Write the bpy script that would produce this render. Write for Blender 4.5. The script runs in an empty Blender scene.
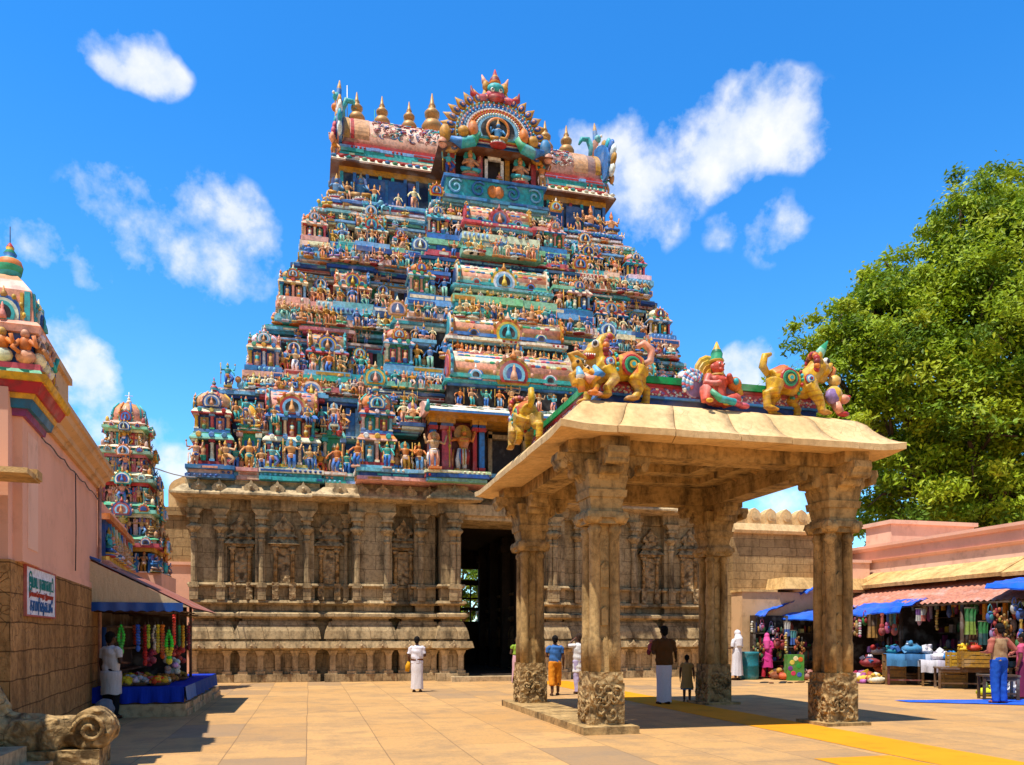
import bpy, math, random, bmesh
from mathutils import Vector, Matrix, noise as mnoise
PI = math.pi
RN = random.Random(11)
SC = bpy.context.scene
COL = SC.collection

def hexc(h):
    h = h.lstrip('#')
    o = []
    for i in (0, 2, 4):
        v = int(h[i:i+2], 16)/255
        o.append(v/12.92 if v <= .04045 else ((v+.055)/1.055)**2.4)
    return tuple(o)

# ---------------------------------------------------------------- mesh builder
class MB:
    def __init__(s):
        s.v = []; s.f = []; s.m = []; s.c = []; s.s = []
    def face(s, idx, c=(.5, .5, .5), m=0, sm=False):
        s.f.append(tuple(idx)); s.c.append(c); s.m.append(m); s.s.append(sm)
    def frus(s, a, b, z0, z1, c=(.5, .5, .5), m=0):
        # a, b = (x0,x1,y0,y1) rectangle at z0 and z1
        n = len(s.v)
        for r, z in ((a, z0), (b, z1)):
            s.v += [(r[0], r[2], z), (r[1], r[2], z), (r[1], r[3], z), (r[0], r[3], z)]
        for q in ((3, 2, 1, 0), (4, 5, 6, 7), (0, 1, 5, 4), (1, 2, 6, 5), (2, 3, 7, 6), (3, 0, 4, 7)):
            s.face([n+i for i in q], c, m)
    def box(s, x0, x1, y0, y1, z0, z1, c=(.5, .5, .5), m=0):
        s.frus((x0, x1, y0, y1), (x0, x1, y0, y1), z0, z1, c, m)
    def lathe(s, prof, o=(0, 0, 0), n=8, c=(.5, .5, .5), m=0, sx=1, sy=1, rot=0, sm=True, axis='z'):
        base = len(s.v)
        for r, z in prof:
            for i in range(n):
                a = rot+2*PI*i/n
                p = (r*sx*math.cos(a), r*sy*math.sin(a), z)
                if axis == 'y': p = (p[0], z, p[1])
                elif axis == 'x': p = (z, p[0], p[1])
                s.v.append((o[0]+p[0], o[1]+p[1], o[2]+p[2]))
        k = len(prof)
        for j in range(k-1):
            cc = c[j % len(c)] if isinstance(c, list) else c
            for i in range(n):
                i2 = (i+1) % n
                s.face((base+j*n+i, base+j*n+i2, base+(j+1)*n+i2, base+(j+1)*n+i), cc, m, sm)
        c0 = c[0] if isinstance(c, list) else c
        c1 = c[(k-2) % len(c)] if isinstance(c, list) else c
        s.face([base+i for i in range(n)][::-1], c0, m, False)
        s.face([base+(k-1)*n+i for i in range(n)], c1, m, False)
    def tube(s, pts, rad, n=6, c=(.5, .5, .5), m=0, sm=True, sq=1.0):
        pts = [Vector(p) for p in pts]
        if not isinstance(rad, (list, tuple)): rad = [rad]*len(pts)
        base = len(s.v); K = len(pts)
        u = None
        for k, p in enumerate(pts):
            t = (pts[min(k+1, K-1)]-pts[max(k-1, 0)])
            if t.length < 1e-9: t = Vector((0, 0, 1))
            t.normalize()
            if u is None:
                ref = Vector((0, 0, 1)) if abs(t.z) < .9 else Vector((1, 0, 0))
                u = t.cross(ref).normalized()
            else:
                u = (u-t*u.dot(t))
                if u.length < 1e-6: u = t.orthogonal()
                u.normalize()
            w = t.cross(u)
            for i in range(n):
                a = 2*PI*i/n
                q = p+u*(rad[k]*math.cos(a))+w*(rad[k]*sq*math.sin(a))
                s.v.append(tuple(q))
        for k in range(K-1):
            cc = c[k % len(c)] if isinstance(c, list) else c
            for i in range(n):
                i2 = (i+1) % n
                s.face((base+k*n+i, base+k*n+i2, base+(k+1)*n+i2, base+(k+1)*n+i), cc, m, sm)
        c0 = c[0] if isinstance(c, list) else c
        s.face([base+i for i in range(n)][::-1], c0, m)
        s.face([base+(K-1)*n+i for i in range(n)], c0, m)
    def ell(s, o, r, c=(.5, .5, .5), m=0, nu=10, nv=6, rot=None, sm=True):
        base = len(s.v); o = Vector(o)
        for j in range(nv+1):
            th = PI*j/nv
            for i in range(nu):
                a = 2*PI*i/nu
                st = max(math.sin(th), .02)
                p = Vector((r[0]*st*math.cos(a), r[1]*st*math.sin(a), -r[2]*math.cos(th)))
                if rot is not None: p = rot @ p
                s.v.append(tuple(o+p))
        for j in range(nv):
            for i in range(nu):
                i2 = (i+1) % nu
                s.face((base+j*nu+i, base+j*nu+i2, base+(j+1)*nu+i2, base+(j+1)*nu+i), c, m, sm)
        s.face([base+i for i in range(nu)][::-1], c, m, sm)
        s.face([base+nv*nu+i for i in range(nu)], c, m, sm)
    def extr(s, poly, axis, a0, a1, c=(.5, .5, .5), m=0, cap=None, sm=False):
        # polygon (u,v) extruded along axis: 'x' -> (y,z), 'y' -> (x,z), 'z' -> (x,y)
        base = len(s.v); n = len(poly)
        for a in (a0, a1):
            for u, w in poly:
                s.v.append((a, u, w) if axis == 'x' else ((u, a, w) if axis == 'y' else (u, w, a)))
        for i in range(n):
            i2 = (i+1) % n
            cc = c[i % len(c)] if isinstance(c, list) else c
            s.face((base+i, base+i2, base+n+i2, base+n+i), cc, m, sm)
        c0 = cap or (c[0] if isinstance(c, list) else c)
        s.face([base+i for i in range(n)][::-1], c0, m)
        s.face([base+n+i for i in range(n)], c0, m)
    def strip(s, poly, axis, a0, a1, c=(.5, .5, .5), m=0):
        base = len(s.v); n = len(poly)
        for a in (a0, a1):
            for u, w in poly:
                s.v.append((a, u, w) if axis == 'x' else (u, a, w))
        for i in range(n-1):
            s.face((base+i, base+i+1, base+n+i+1, base+n+i), c, m, True)
    def add(s, o, M):
        b = len(s.v)
        s.v += [tuple(M @ Vector(p)) for p in o.v]
        s.f += [tuple(b+i for i in f) for f in o.f]
        s.c += o.c; s.m += o.m; s.s += o.s
    def mesh(s, name, mats, recalc=True):
        me = bpy.data.meshes.new(name)
        me.from_pydata(s.v, [], s.f)
        for mt in mats: me.materials.append(mt)
        me.polygons.foreach_set('material_index', s.m)
        me.polygons.foreach_set('use_smooth', s.s)
        if recalc:
            bm = bmesh.new(); bm.from_mesh(me)
            bmesh.ops.recalc_face_normals(bm, faces=bm.faces)
            bm.to_mesh(me); bm.free()
        at = me.color_attributes.new('Col', 'FLOAT_COLOR', 'CORNER')
        buf = []
        for p, c in zip(me.polygons, s.c):
            buf += [c[0], c[1], c[2], 1.0]*p.loop_total
        at.data.foreach_set('color', buf)
        me.update()
        return me
    def build(s, name, mats, parent=None, loc=None, recalc=True):
        if not isinstance(mats, (list, tuple)): mats = [mats]
        return link(name, s.mesh(name, mats, recalc), parent, loc)

def link(name, me, parent=None, loc=None, rz=0, sc=None):
    o = bpy.data.objects.new(name, me); COL.objects.link(o)
    if parent is not None: o.parent = parent
    if loc is not None: o.location = loc
    if rz: o.rotation_euler = (0, 0, rz)
    if sc is not None: o.scale = (sc, sc, sc) if not isinstance(sc, (tuple, list)) else sc
    return o
def tag(o, label, cat, group=None):
    o['label'] = label; o['category'] = cat
    if group: o['group'] = group
    return o
def thing(name, label, cat, loc=(0, 0, 0), rz=0, group=None):
    o = bpy.data.objects.new(name, None); COL.objects.link(o)
    o.location = loc; o.rotation_euler = (0, 0, rz)
    o.empty_display_size = .2
    return tag(o, label, cat, group)
def struct(o, kind='structure'):
    o['kind'] = kind; return o

def remesh(mb, name, mat, vox=.015, smooth=4, colfn=None, parent=None, loc=None, col=(.5, .5, .5), disp=None):
    me = mb.mesh(name, [], True)
    o = bpy.data.objects.new('tmp', me); COL.objects.link(o)
    md = o.modifiers.new('r', 'REMESH'); md.mode = 'VOXEL'; md.voxel_size = vox; md.use_smooth_shade = True
    if smooth:
        sm = o.modifiers.new('s', 'SMOOTH'); sm.factor = .5; sm.iterations = smooth
    dg = bpy.context.evaluated_depsgraph_get()
    n = bpy.data.meshes.new_from_object(o.evaluated_get(dg), depsgraph=dg)
    bpy.data.objects.remove(o); bpy.data.meshes.remove(me)
    n.name = name
    n.materials.clear(); n.materials.append(mat)
    while len(n.color_attributes): n.color_attributes.remove(n.color_attributes[0])
    if disp:
        for v in n.vertices:
            v.co = disp(v.co)
    at = n.color_attributes.new('Col', 'FLOAT_COLOR', 'POINT')
    buf = []
    for v in n.vertices:
        c = colfn(v.co) if colfn else col
        buf += [c[0], c[1], c[2], 1]
    at.data.foreach_set('color', buf)
    n.polygons.foreach_set('use_smooth', [True]*len(n.polygons))
    n.update()
    return link(name, n, parent, loc)

# ---------------------------------------------------------------- camera frame
FPX, HY, CH = 796.0, 635.0, 1.55
YAW = math.radians(14.3)
FW = Vector((math.sin(YAW), math.cos(YAW), 0)); RT = Vector((math.cos(YAW), -math.sin(YAW), 0))
cam = bpy.data.cameras.new('camera'); co = bpy.data.objects.new('camera', cam); COL.objects.link(co)
cam.sensor_width = 36; cam.lens = 36*FPX/1024
cam.shift_y = (HY-382.5)/1024; cam.clip_end = 3000; cam.clip_start = .05
co.location = (0, 0, CH); co.rotation_euler = (PI/2, 0, -YAW)
SC.camera = co
def xat(px, Y):                    # X on a plane of constant Y seen under pixel column px
    r = (px-512)/FPX
    return Y*(FW.x+RT.x*r)/(FW.y+RT.y*r)
def zat(py, X, Y):
    return CH+(HY-py)*(X*FW.x+Y*FW.y)/FPX
def gnd(px, py):
    Z = FPX*CH/(py-HY); r = (px-512)/FPX
    p = FW*Z+RT*(Z*r)
    return p.x, p.y

# ---------------------------------------------------------------- materials
def mat(name):
    m = bpy.data.materials.new(name); m.use_nodes = True
    nt = m.node_tree; nt.nodes.clear()
    return m, nt
class NT:
    def __init__(s, nt): s.nt = nt
    def n(s, t, **k):
        x = s.nt.nodes.new(t)
        for a, v in k.items(): setattr(x, a, v)
        return x
    def l(s, a, b): s.nt.links.new(a, b)
    def math(s, op, a, b=None, c=None, clamp=False):
        x = s.n('ShaderNodeMath', operation=op); x.use_clamp = clamp
        for i, v in enumerate((a, b, c)):
            if v is None: continue
            if isinstance(v, (int, float)): x.inputs[i].default_value = v
            else: s.l(v, x.inputs[i])
        return x.outputs[0]
    def vm(s, op, a, b=None):
        x = s.n('ShaderNodeVectorMath', operation=op)
        for i, v in enumerate((a, b)):
            if v is None: continue
            if isinstance(v, (tuple, Vector)): x.inputs[i].default_value = tuple(v)
            else: s.l(v, x.inputs[i])
        return x.outputs['Value' if op == 'DOT_PRODUCT' else 'Vector']
    def noise(s, vec, scale, detail=4, rough=.55):
        x = s.n('ShaderNodeTexNoise'); x.inputs['Scale'].default_value = scale
        x.inputs['Detail'].default_value = detail; x.inputs['Roughness'].default_value = rough
        if vec is not None: s.l(vec, x.inputs['Vector'])
        return x.outputs['Fac']
    def ramp(s, fac, stops):
        x = s.n('ShaderNodeValToRGB'); e = x.color_ramp.elements
        while len(e) < len(stops): e.new(.5)
        for i, (p, c) in enumerate(stops):
            e[i].position = p; e[i].color = (c, c, c, 1) if isinstance(c, (int, float)) else (*c, 1)
        s.l(fac, x.inputs[0]); return x.outputs[0]
    def mix(s, fac, a, b, mode='MIX'):
        x = s.n('ShaderNodeMix', data_type='RGBA', blend_type=mode)
        for sock, v in ((x.inputs[0], fac), (x.inputs[6], a), (x.inputs[7], b)):
            if isinstance(v, (int, float)): sock.default_value = v
            elif isinstance(v, tuple): sock.default_value = (*v, 1)
            else: s.l(v, sock)
        return x.outputs[2]
    def out(s, col, rough=.8, bump=None, bstr=.3, bdist=.02, spec=.3, metal=0, extra=None):
        p = s.n('ShaderNodeBsdfPrincipled'); o = s.n('ShaderNodeOutputMaterial')
        if isinstance(col, tuple): p.inputs['Base Color'].default_value = (*col, 1)
        else: s.l(col, p.inputs['Base Color'])
        if isinstance(rough, (int, float)): p.inputs['Roughness'].default_value = rough
        else: s.l(rough, p.inputs['Roughness'])
        p.inputs['Specular IOR Level'].default_value = spec; p.inputs['Metallic'].default_value = metal
        if bump is not None:
            b = s.n('ShaderNodeBump'); b.inputs['Strength'].default_value = bstr; b.inputs['Distance'].default_value = bdist
            s.l(bump, b.inputs['Height']); s.l(b.outputs[0], p.inputs['Normal'])
        s.l(p.outputs[0], o.inputs['Surface']); return p
    def pos(s): return s.n('ShaderNodeNewGeometry').outputs['Position']
    def scale(s, v, k):
        x = s.n('ShaderNodeVectorMath', operation='MULTIPLY'); s.l(v, x.inputs[0]); x.inputs[1].default_value = k
        return x.outputs[0]
    def facade(s, v):               # (x+y, z) so that bricks run on both wall directions
        sp = s.n('ShaderNodeSeparateXYZ'); s.l(v, sp.inputs[0])
        cb = s.n('ShaderNodeCombineXYZ'); s.l(s.math('ADD', sp.outputs[0], sp.outputs[1]), cb.inputs[0]); s.l(sp.outputs[2], cb.inputs[1])
        return cb.outputs[0]
    def brick(s, v, w, h, c1, c2, mc, mort=.01, off=.5):
        x = s.n('ShaderNodeTexBrick'); x.inputs['Scale'].default_value = 1
        x.inputs['Brick Width'].default_value = w; x.inputs['Row Height'].default_value = h
        x.inputs['Mortar Size'].default_value = mort; x.offset = off
        for nme, c in (('Color1', c1), ('Color2', c2), ('Mortar', mc)): x.inputs[nme].default_value = (*c, 1)
        x.inputs['Bias'].default_value = 0
        s.l(v, x.inputs['Vector']); return x

def m_stone(name, c, dark, light, blocks=None, stain=.5, carve=0, bstr=.35, speck=.28, warp=.05):
    m, nt = mat(name); g = NT(nt); p = g.pos()
    wn = g.n('ShaderNodeTexNoise'); wn.inputs['Scale'].default_value = 1.7; wn.inputs['Detail'].default_value = 3; g.l(p, wn.inputs['Vector'])
    pw = g.vm('ADD', p, g.scale(g.vm('SUBTRACT', wn.outputs['Color'], (.5, .5, .5)), (warp*2, warp*2, warp*2)))
    big = g.noise(p, .55, 5, .6); fine = g.noise(p, 9, 6, .65)
    streak = g.noise(g.scale(p, (2.6, 2.6, .7)), 1.1, 8, .68)
    col = g.mix(g.ramp(big, [(.35, 0), (.68, 1)]), c, light)
    col = g.mix(g.math('MULTIPLY', g.ramp(streak, [(.46, 0), (.66, 1)]), stain), col, dark)
    h = fine
    if blocks:
        b = g.brick(g.facade(pw), blocks[0], blocks[1], (1.0, 1.0, 1.0), (.74, .72, .70), (.32, .29, .26), .008)
        col = g.mix(1.0, col, b.outputs[0], 'MULTIPLY')
        h = g.math('SUBTRACT', g.math('MULTIPLY', fine, .6), g.math('MULTIPLY', b.outputs['Fac'], .9))
    col = g.mix(g.math('MULTIPLY', g.ramp(fine, [(.36, 1), (.55, 0)]), speck), col, dark)
    if carve:
        v = g.n('ShaderNodeTexVoronoi'); v.inputs['Scale'].default_value = carve; v.distance = 'EUCLIDEAN'; v.feature = 'SMOOTH_F1'
        nz = g.n('ShaderNodeTexNoise'); nz.inputs['Scale'].default_value = carve*.6; g.l(p, nz.inputs['Vector'])
        g.l(g.vm('ADD', p, g.scale(nz.outputs['Color'], (.25, .25, .25))), v.inputs['Vector'])
        h = g.math('ADD', g.math('MULTIPLY', fine, .35), g.ramp(v.outputs['Distance'], [(.1, 1), (.55, 0)]))
        col = g.mix(g.math('MULTIPLY', g.ramp(v.outputs['Distance'], [(.40, 0), (.7, 1)]), .85), col, dark)
    h = g.math('ADD', h, g.math('MULTIPLY', g.noise(p, 38, 4, .7), .35))
    pit = g.n('ShaderNodeTexVoronoi'); pit.inputs['Scale'].default_value = 6; pit.feature = 'DISTANCE_TO_EDGE'; g.l(pw, pit.inputs['Vector'])
    crk = g.math('MULTIPLY', g.ramp(pit.outputs['Distance'], [(.0, 1), (.025, 0)]), g.ramp(g.noise(p, 1.1, 3), [(.5, 0), (.62, 1)]))
    col = g.mix(g.math('MULTIPLY', crk, .5), col, dark); h = g.math('SUBTRACT', h, g.math('MULTIPLY', crk, .5))
    g.out(col, .88, h, bstr, .03 if not carve else .06, .2)
    return m

def m_paint(name, rough=.5, wear=.35, sc=7.0, spec=.35, bump=.25):
    m, nt = mat(name); g = NT(nt); p = g.pos()
    a = g.n('ShaderNodeAttribute', attribute_name='Col').outputs['Color']
    n1 = g.noise(p, sc, 5, .65); n2 = g.noise(p, sc*.22, 3)
    col = g.mix(g.math('MULTIPLY', g.ramp(n1, [(.40, 1), (.58, 0)]), wear), a, (.05, .04, .035))
    col = g.mix(g.math('MULTIPLY', g.ramp(n2, [(.5, 0), (.7, 1)]), wear*.5), col, (.70, .70, .66))
    g.out(col, rough, n1, bump, .02, spec)
    return m
def m_cloth(name, rough=.85):
    m, nt = mat(name); g = NT(nt)
    tc = g.n('ShaderNodeTexCoord').outputs['Object']
    a = g.n('ShaderNodeAttribute', attribute_name='Col').outputs['Color']
    n = g.noise(g.scale(tc, (9, 9, 2.2)), 1.6, 4); f = g.noise(tc, 90, 2)
    col = g.mix(g.math('MULTIPLY', g.ramp(f, [(.3, 1), (.7, 0)]), .25), a, (.02, .02, .02))
    g.out(col, rough, n, .6, .03, .15)
    return m
def m_leaf(name):
    m, nt = mat(name); g = NT(nt)
    a = g.n('ShaderNodeAttribute', attribute_name='Col').outputs['Color']
    p = g.n('ShaderNodeBsdfPrincipled'); g.l(a, p.inputs['Base Color']); p.inputs['Roughness'].default_value = .5
    p.inputs['Specular IOR Level'].default_value = .25
    t = g.n('ShaderNodeBsdfTranslucent'); g.l(g.mix(.5, a, (.22, .30, .02)), t.inputs[0])
    mx = g.n('ShaderNodeMixShader'); mx.inputs[0].default_value = .35
    g.l(p.outputs[0], mx.inputs[1]); g.l(t.outputs[0], mx.inputs[2])
    o = g.n('ShaderNodeOutputMaterial'); g.l(mx.outputs[0], o.inputs[0])
    return m
def m_plaster(name, c, dark, stain=.35, bricks=None):
    m, nt = mat(name); g = NT(nt); p = g.pos()
    streak = g.noise(g.scale(p, (1.3, 1.3, .7)), 1.0, 8, .7); big = g.noise(p, .9, 4); f = g.noise(p, 30, 3)
    col = g.mix(g.math('MULTIPLY', g.ramp(streak, [(.5, 0), (.72, 1)]), stain), c, dark)
    mot = g.noise(p, 2.6, 8, .7)
    col = g.mix(g.math('MULTIPLY', g.ramp(big, [(.42, 0), (.66, 1)]), .4), col, tuple(min(1, x*1.22) for x in c))
    col = g.mix(g.math('MULTIPLY', g.ramp(mot, [(.54, 0), (.64, 1)]), stain*1.4), col, tuple(x*.55+y*.35 for x, y in zip(c, dark)))
    g.out(col, .85, f, .12, .01, .2); return m
def m_ground():
    m, nt = mat('paving'); g = NT(nt); p = g.pos()
    wob = g.n('ShaderNodeTexNoise'); wob.inputs['Scale'].default_value = .25; g.l(p, wob.inputs['Vector'])
    pv = g.vm('ADD', p, g.scale(wob.outputs['Color'], (.07, .07, 0)))
    rot = g.n('ShaderNodeMapping'); rot.inputs['Rotation'].default_value = (0, 0, PI/2); g.l(pv, rot.inputs['Vector'])
    b = g.brick(rot.outputs[0], 1.75, 1.02, (1.0, 1.0, 1.0), (0.0, 0, 0), (.5, .5, .5), .007, .37)
    tone = b.outputs[0]; big = g.noise(p, .22, 5, .6); mid = g.noise(p, 1.3, 6, .65); fine = g.noise(p, 22, 5, .7)
    col = g.mix(tone, (.48, .26, .088), (.61, .35, .13))
    col = g.mix(g.ramp(big, [(.38, 0), (.66, .75)]), col, (.57, .32, .115))
    blot = g.noise(p, .55, 7, .72)
    col = g.mix(g.math('MULTIPLY', g.ramp(blot, [(.50, 0), (.60, 1)]), .55), col, (.36, .22, .10))
    col = g.mix(g.math('MULTIPLY', g.ramp(mid, [(.48, 0), (.66, 1)]), .65), col, (.30, .19, .095))
    col = g.mix(g.math('MULTIPLY', g.ramp(fine, [(.35, 1), (.55, 0)]), .35), col, (.22, .15, .09))
    # an occasional grey replacement slab
    wn = g.n('ShaderNodeTexBrick'); wn.inputs['Scale'].default_value = 1; wn.inputs['Brick Width'].default_value = 1.75
    wn.inputs['Row Height'].default_value = 1.02; wn.inputs['Mortar Size'].default_value = .007; wn.offset = .37
    wn.inputs['Color1'].default_value = (0, 0, 0, 1); wn.inputs['Color2'].default_value = (1, 1, 1, 1); wn.inputs['Mortar'].default_value = (0, 0, 0, 1)
    g.l(g.vm('ADD', rot.outputs[0], (0, 0, 0)), wn.inputs['Vector'])
    col = g.mix(g.math('MULTIPLY', g.ramp(wn.outputs[0], [(.86, 0), (.96, 1)]), .6), col, (.27, .19, .12))
    col = g.mix(g.math('MULTIPLY', b.outputs['Fac'], .65), col, (.13, .08, .045))
    h = g.math('SUBTRACT', g.math('MULTIPLY', fine, .35), g.math('MULTIPLY', b.outputs['Fac'], .8))
    g.out(col, g.ramp(mid, [(.3, .55), (.7, .85)]), h, .35, .02, .3)
    return m
def m_flat(name, c, rough=.6, spec=.3, metal=0, var=.2):
    m, nt = mat(name); g = NT(nt)
    tc = g.n('ShaderNodeTexCoord').outputs['Object']; f = g.noise(tc, 14, 5, .6)
    col = g.mix(g.math('MULTIPLY', g.ramp(f, [(.35, 1), (.65, 0)]), var), c, tuple(x*.35 for x in c))
    g.out(col, rough, f, .15, .01, spec, metal); return m

M_STONE = m_stone('sandstone', hexc('#bda27a'), hexc('#3a2e20'), hexc('#d6bd94'), None, .65, 0, .35, .4)
M_BLOCK = m_stone('sandstone_blocks', hexc('#b59a70'), hexc('#352a1d'), hexc('#cfb68c'), (.78, .47), .75, 0, .4, .42)
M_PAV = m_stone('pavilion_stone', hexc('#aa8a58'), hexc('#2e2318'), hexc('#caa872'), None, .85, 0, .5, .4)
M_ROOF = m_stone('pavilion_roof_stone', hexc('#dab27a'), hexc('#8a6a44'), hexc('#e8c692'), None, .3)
M_SHADE_STONE = m_stone('shade_dark_stone', hexc('#3a3028'), hexc('#15110d'), hexc('#4e4236'), None, .5)  # passage stone coloured near-black to stand for the unlit interior
M_NICHE = m_stone('niche_stone', hexc('#b3946a'), hexc('#3c2e1e'), hexc('#ceae80'), None, .5, 7, .8)
M_CARVE = m_stone('carved_stone', hexc('#ab8a5a'), hexc('#3f2f1c'), hexc('#d6b47e'), None, .35, 9, .9)
M_RUST = m_stone('rough_stone_blocks', hexc('#ac7e48'), hexc('#4a3018'), hexc('#cc9c62'), (.66, .34), .5, 0, .9, .5, .03)
M_BRICKW = m_stone('old_brick_stone', hexc('#a8875a'), hexc('#4c3821'), hexc('#c4a273'), (.62, .3), .45)
M_PAINT = m_paint('painted_stucco', .55, .42, 8)
M_GLOSS = m_paint('painted_statue', .46, .36, 11, .35, .3)
M_WOOD = m_paint('painted_wood', .6, .4, 12)
M_CLOTH = m_cloth('cloth')
M_SKIN = m_paint('skin', .5, .06, 20, .3, .05)
M_GOODS = m_paint('goods', .6, .28, 14, .2)
M_LEAF = m_leaf('leaves')
M_BARK = m_stone('bark', hexc('#5d4a38'), hexc('#2b2019'), hexc('#7a6450'), None, .6)
M_PINK = m_plaster('pink_plaster', hexc('#e6ae92'), hexc('#a06c58'), .22)
M_PINK2 = m_plaster('pale_pink_plaster', hexc('#eabca2'), hexc('#a87a66'), .45)
M_BEIGE = m_plaster('beige_plaster', hexc('#d0a87c'), hexc('#7d6040'), .5)
M_EAVE = m_stone('yellow_stone_eave', hexc('#d3a868'), hexc('#6d5030'), hexc('#e6c286'), None, .55)
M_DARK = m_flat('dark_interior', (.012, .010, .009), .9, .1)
M_METAL = m_flat('grey_metal', (.35, .35, .36), .4, .5, .8)
M_GOLD = m_flat('aged_copper_gilt', (.50, .27, .09), .5, .4, .25, .45)
M_YEL = m_plaster('yellow_paint', hexc('#d88e14'), hexc('#8c6420'), .25)
M_TARP = m_paint('blue_tarpaulin', .45, .12, 5, .4, .3)
# ---------------------------------------------------------------- light and sky
TS = Vector((-1.5, -1.0, 4.4)).normalized()          # towards the sun
sl = bpy.data.lights.new('sun', 'SUN'); sl.energy = 5.0; sl.angle = math.radians(.53); sl.color = (1, .93, .82)
so = bpy.data.objects.new('sun', sl); COL.objects.link(so); so.location = (-20, -10, 45)
so.rotation_euler = (-TS).to_track_quat('-Z', 'Y').to_euler()
W = bpy.data.worlds.new('World'); SC.world = W; W.use_nodes = True
wt = W.node_tree; wt.nodes.clear(); g = NT(wt)
sky = g.n('ShaderNodeTexSky', sky_type='NISHITA'); sky.sun_disc = False
sky.sun_elevation = math.asin(TS.z); sky.sun_rotation = math.atan2(TS.x, TS.y)
sky.air_density = 1.0; sky.dust_density = .15; sky.ozone_density = 3.0; sky.altitude = 100
hs = g.n('ShaderNodeHueSaturation'); hs.inputs['Saturation'].default_value = 1.2; hs.inputs['Value'].default_value = 1.6
hs.inputs['Hue'].default_value = .492
g.l(sky.outputs[0], hs.inputs['Color'])
d = g.vm('NORMALIZE', g.n('ShaderNodeTexCoord').outputs['Generated'])
wv = g.n('ShaderNodeTexNoise'); wv.inputs['Scale'].default_value = 5; wv.inputs['Detail'].default_value = 5; g.l(d, wv.inputs['Vector'])
dd = g.vm('ADD', d, g.scale(g.vm('SUBTRACT', wv.outputs['Color'], (.5, .5, .5)), (.13, .13, .13)))
def skydir(px, py):
    v = FW+RT*((px-512)/FPX)+Vector((0, 0, 1))*((HY-py)/FPX)
    return v.normalized()
CL = [(146, 66, 64, 30, .9), (122, 205, 70, 44, .95), (190, 240, 110, 62, 1.15), (42, 252, 66, 34, .75), (88, 378, 52, 48, .95), (120, 432, 60, 40, .8),
      (165, 470, 44, 34, .8), (738, 138, 92, 58, 1.2), (660, 180, 80, 70, 1.0), (618, 140, 46, 40, .8), (764, 236, 48, 34, .62), (744, 372, 48, 40, 1.05),
      (785, 500, 70, 40, .7), (20, 330, 60, 50, .5), (600, 130, 40, 26, .7),
      (-420, 300, 160, 60, 1.0), (1500, 260, 200, 70, 1.0), (-900, 420, 200, 70, 1.0), (1900, 420, 180, 70, 1.0)]
nz = g.n('ShaderNodeTexNoise'); nz.inputs['Scale'].default_value = 7.5; nz.inputs['Detail'].default_value = 11; nz.inputs['Roughness'].default_value = .62
g.l(d, nz.inputs['Vector'])
nz2 = g.n('ShaderNodeTexNoise'); nz2.inputs['Scale'].default_value = 22; nz2.inputs['Detail'].default_value = 6
g.l(g.vm('ADD', d, (3.1, .7, .2)), nz2.inputs['Vector'])
acc = None
for px, py, rx, ry, amp in CL:
    c = skydir(px, py)
    t1 = c.cross(Vector((0, 0, 1))).normalized(); t2 = t1.cross(c)
    k = (FW.dot(c)) if FW.dot(c) > .2 else .5
    a = g.math('MULTIPLY', g.vm('DOT_PRODUCT', dd, t1), FPX/(rx*k)); b = g.math('MULTIPLY', g.vm('DOT_PRODUCT', dd, t2), FPX/(ry*k))
    q = g.math('ADD', g.math('MULTIPLY', a, a), g.math('MULTIPLY', b, b))
    s = g.math('MULTIPLY', g.math('SUBTRACT', 1.0, q, clamp=True), amp)
    s = g.math('MULTIPLY', s, g.math('GREATER_THAN', g.vm('DOT_PRODUCT', d, c), 0))
    acc = s if acc is None else g.math('MAXIMUM', acc, s)
dens = g.math('ADD', g.math('MULTIPLY', acc, .56), g.math('MULTIPLY', g.math('SUBTRACT', g.math('ADD', g.math('MULTIPLY', nz.outputs['Fac'], .72), g.math('MULTIPLY', nz2.outputs['Fac'], .28)), .51), 3.0))
mask = g.ramp(dens, [(.10, 0), (.28, .28), (.50, .74), (.85, 1)])
mask = g.math('MULTIPLY', mask, g.ramp(acc, [(.02, 0), (.25, 1)]))
ccol = g.ramp(nz2.outputs['Fac'], [(.3, (8.2, 8.9, 9.8)), (.62, (10.4, 10.4, 10.4))])
sep = g.n('ShaderNodeSeparateXYZ'); g.l(d, sep.inputs[0])
tint = g.mix(g.ramp(sep.outputs[2], [(.05, 0), (.55, 1)]), (1.02, 1.42, 1.62), (.46, 1.20, 1.72))
back = g.vm('DOT_PRODUCT', d, tuple(-FW))
tint = g.mix(g.ramp(g.math('ADD', g.math('MULTIPLY', back, .5), .5), [(.45, 0), (.75, 1)]), tint, (.62, .72, .74))  # unseen sky behind the camera darkened and neutralised to cut ambient fill
skc = g.mix(1.0, hs.outputs[0], tint, 'MULTIPLY')
fin = g.mix(mask, skc, ccol)
bg = g.n('ShaderNodeBackground'); bg.inputs['Strength'].default_value = .08
g.l(fin, bg.inputs[0]); wo = g.n('ShaderNodeOutputWorld'); g.l(bg.outputs[0], wo.inputs[0])
W.cycles.sampling_method = 'MANUAL'; W.cycles.sample_map_resolution = 512
SC.view_settings.view_transform = 'Standard'; SC.view_settings.look = 'None'; SC.view_settings.exposure = .4; SC.view_settings.gamma = 1
SC.cycles.max_bounces = 6; SC.cycles.diffuse_bounces = 3; SC.cycles.transmission_bounces = 4
SC.cycles.use_denoising = True

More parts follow.
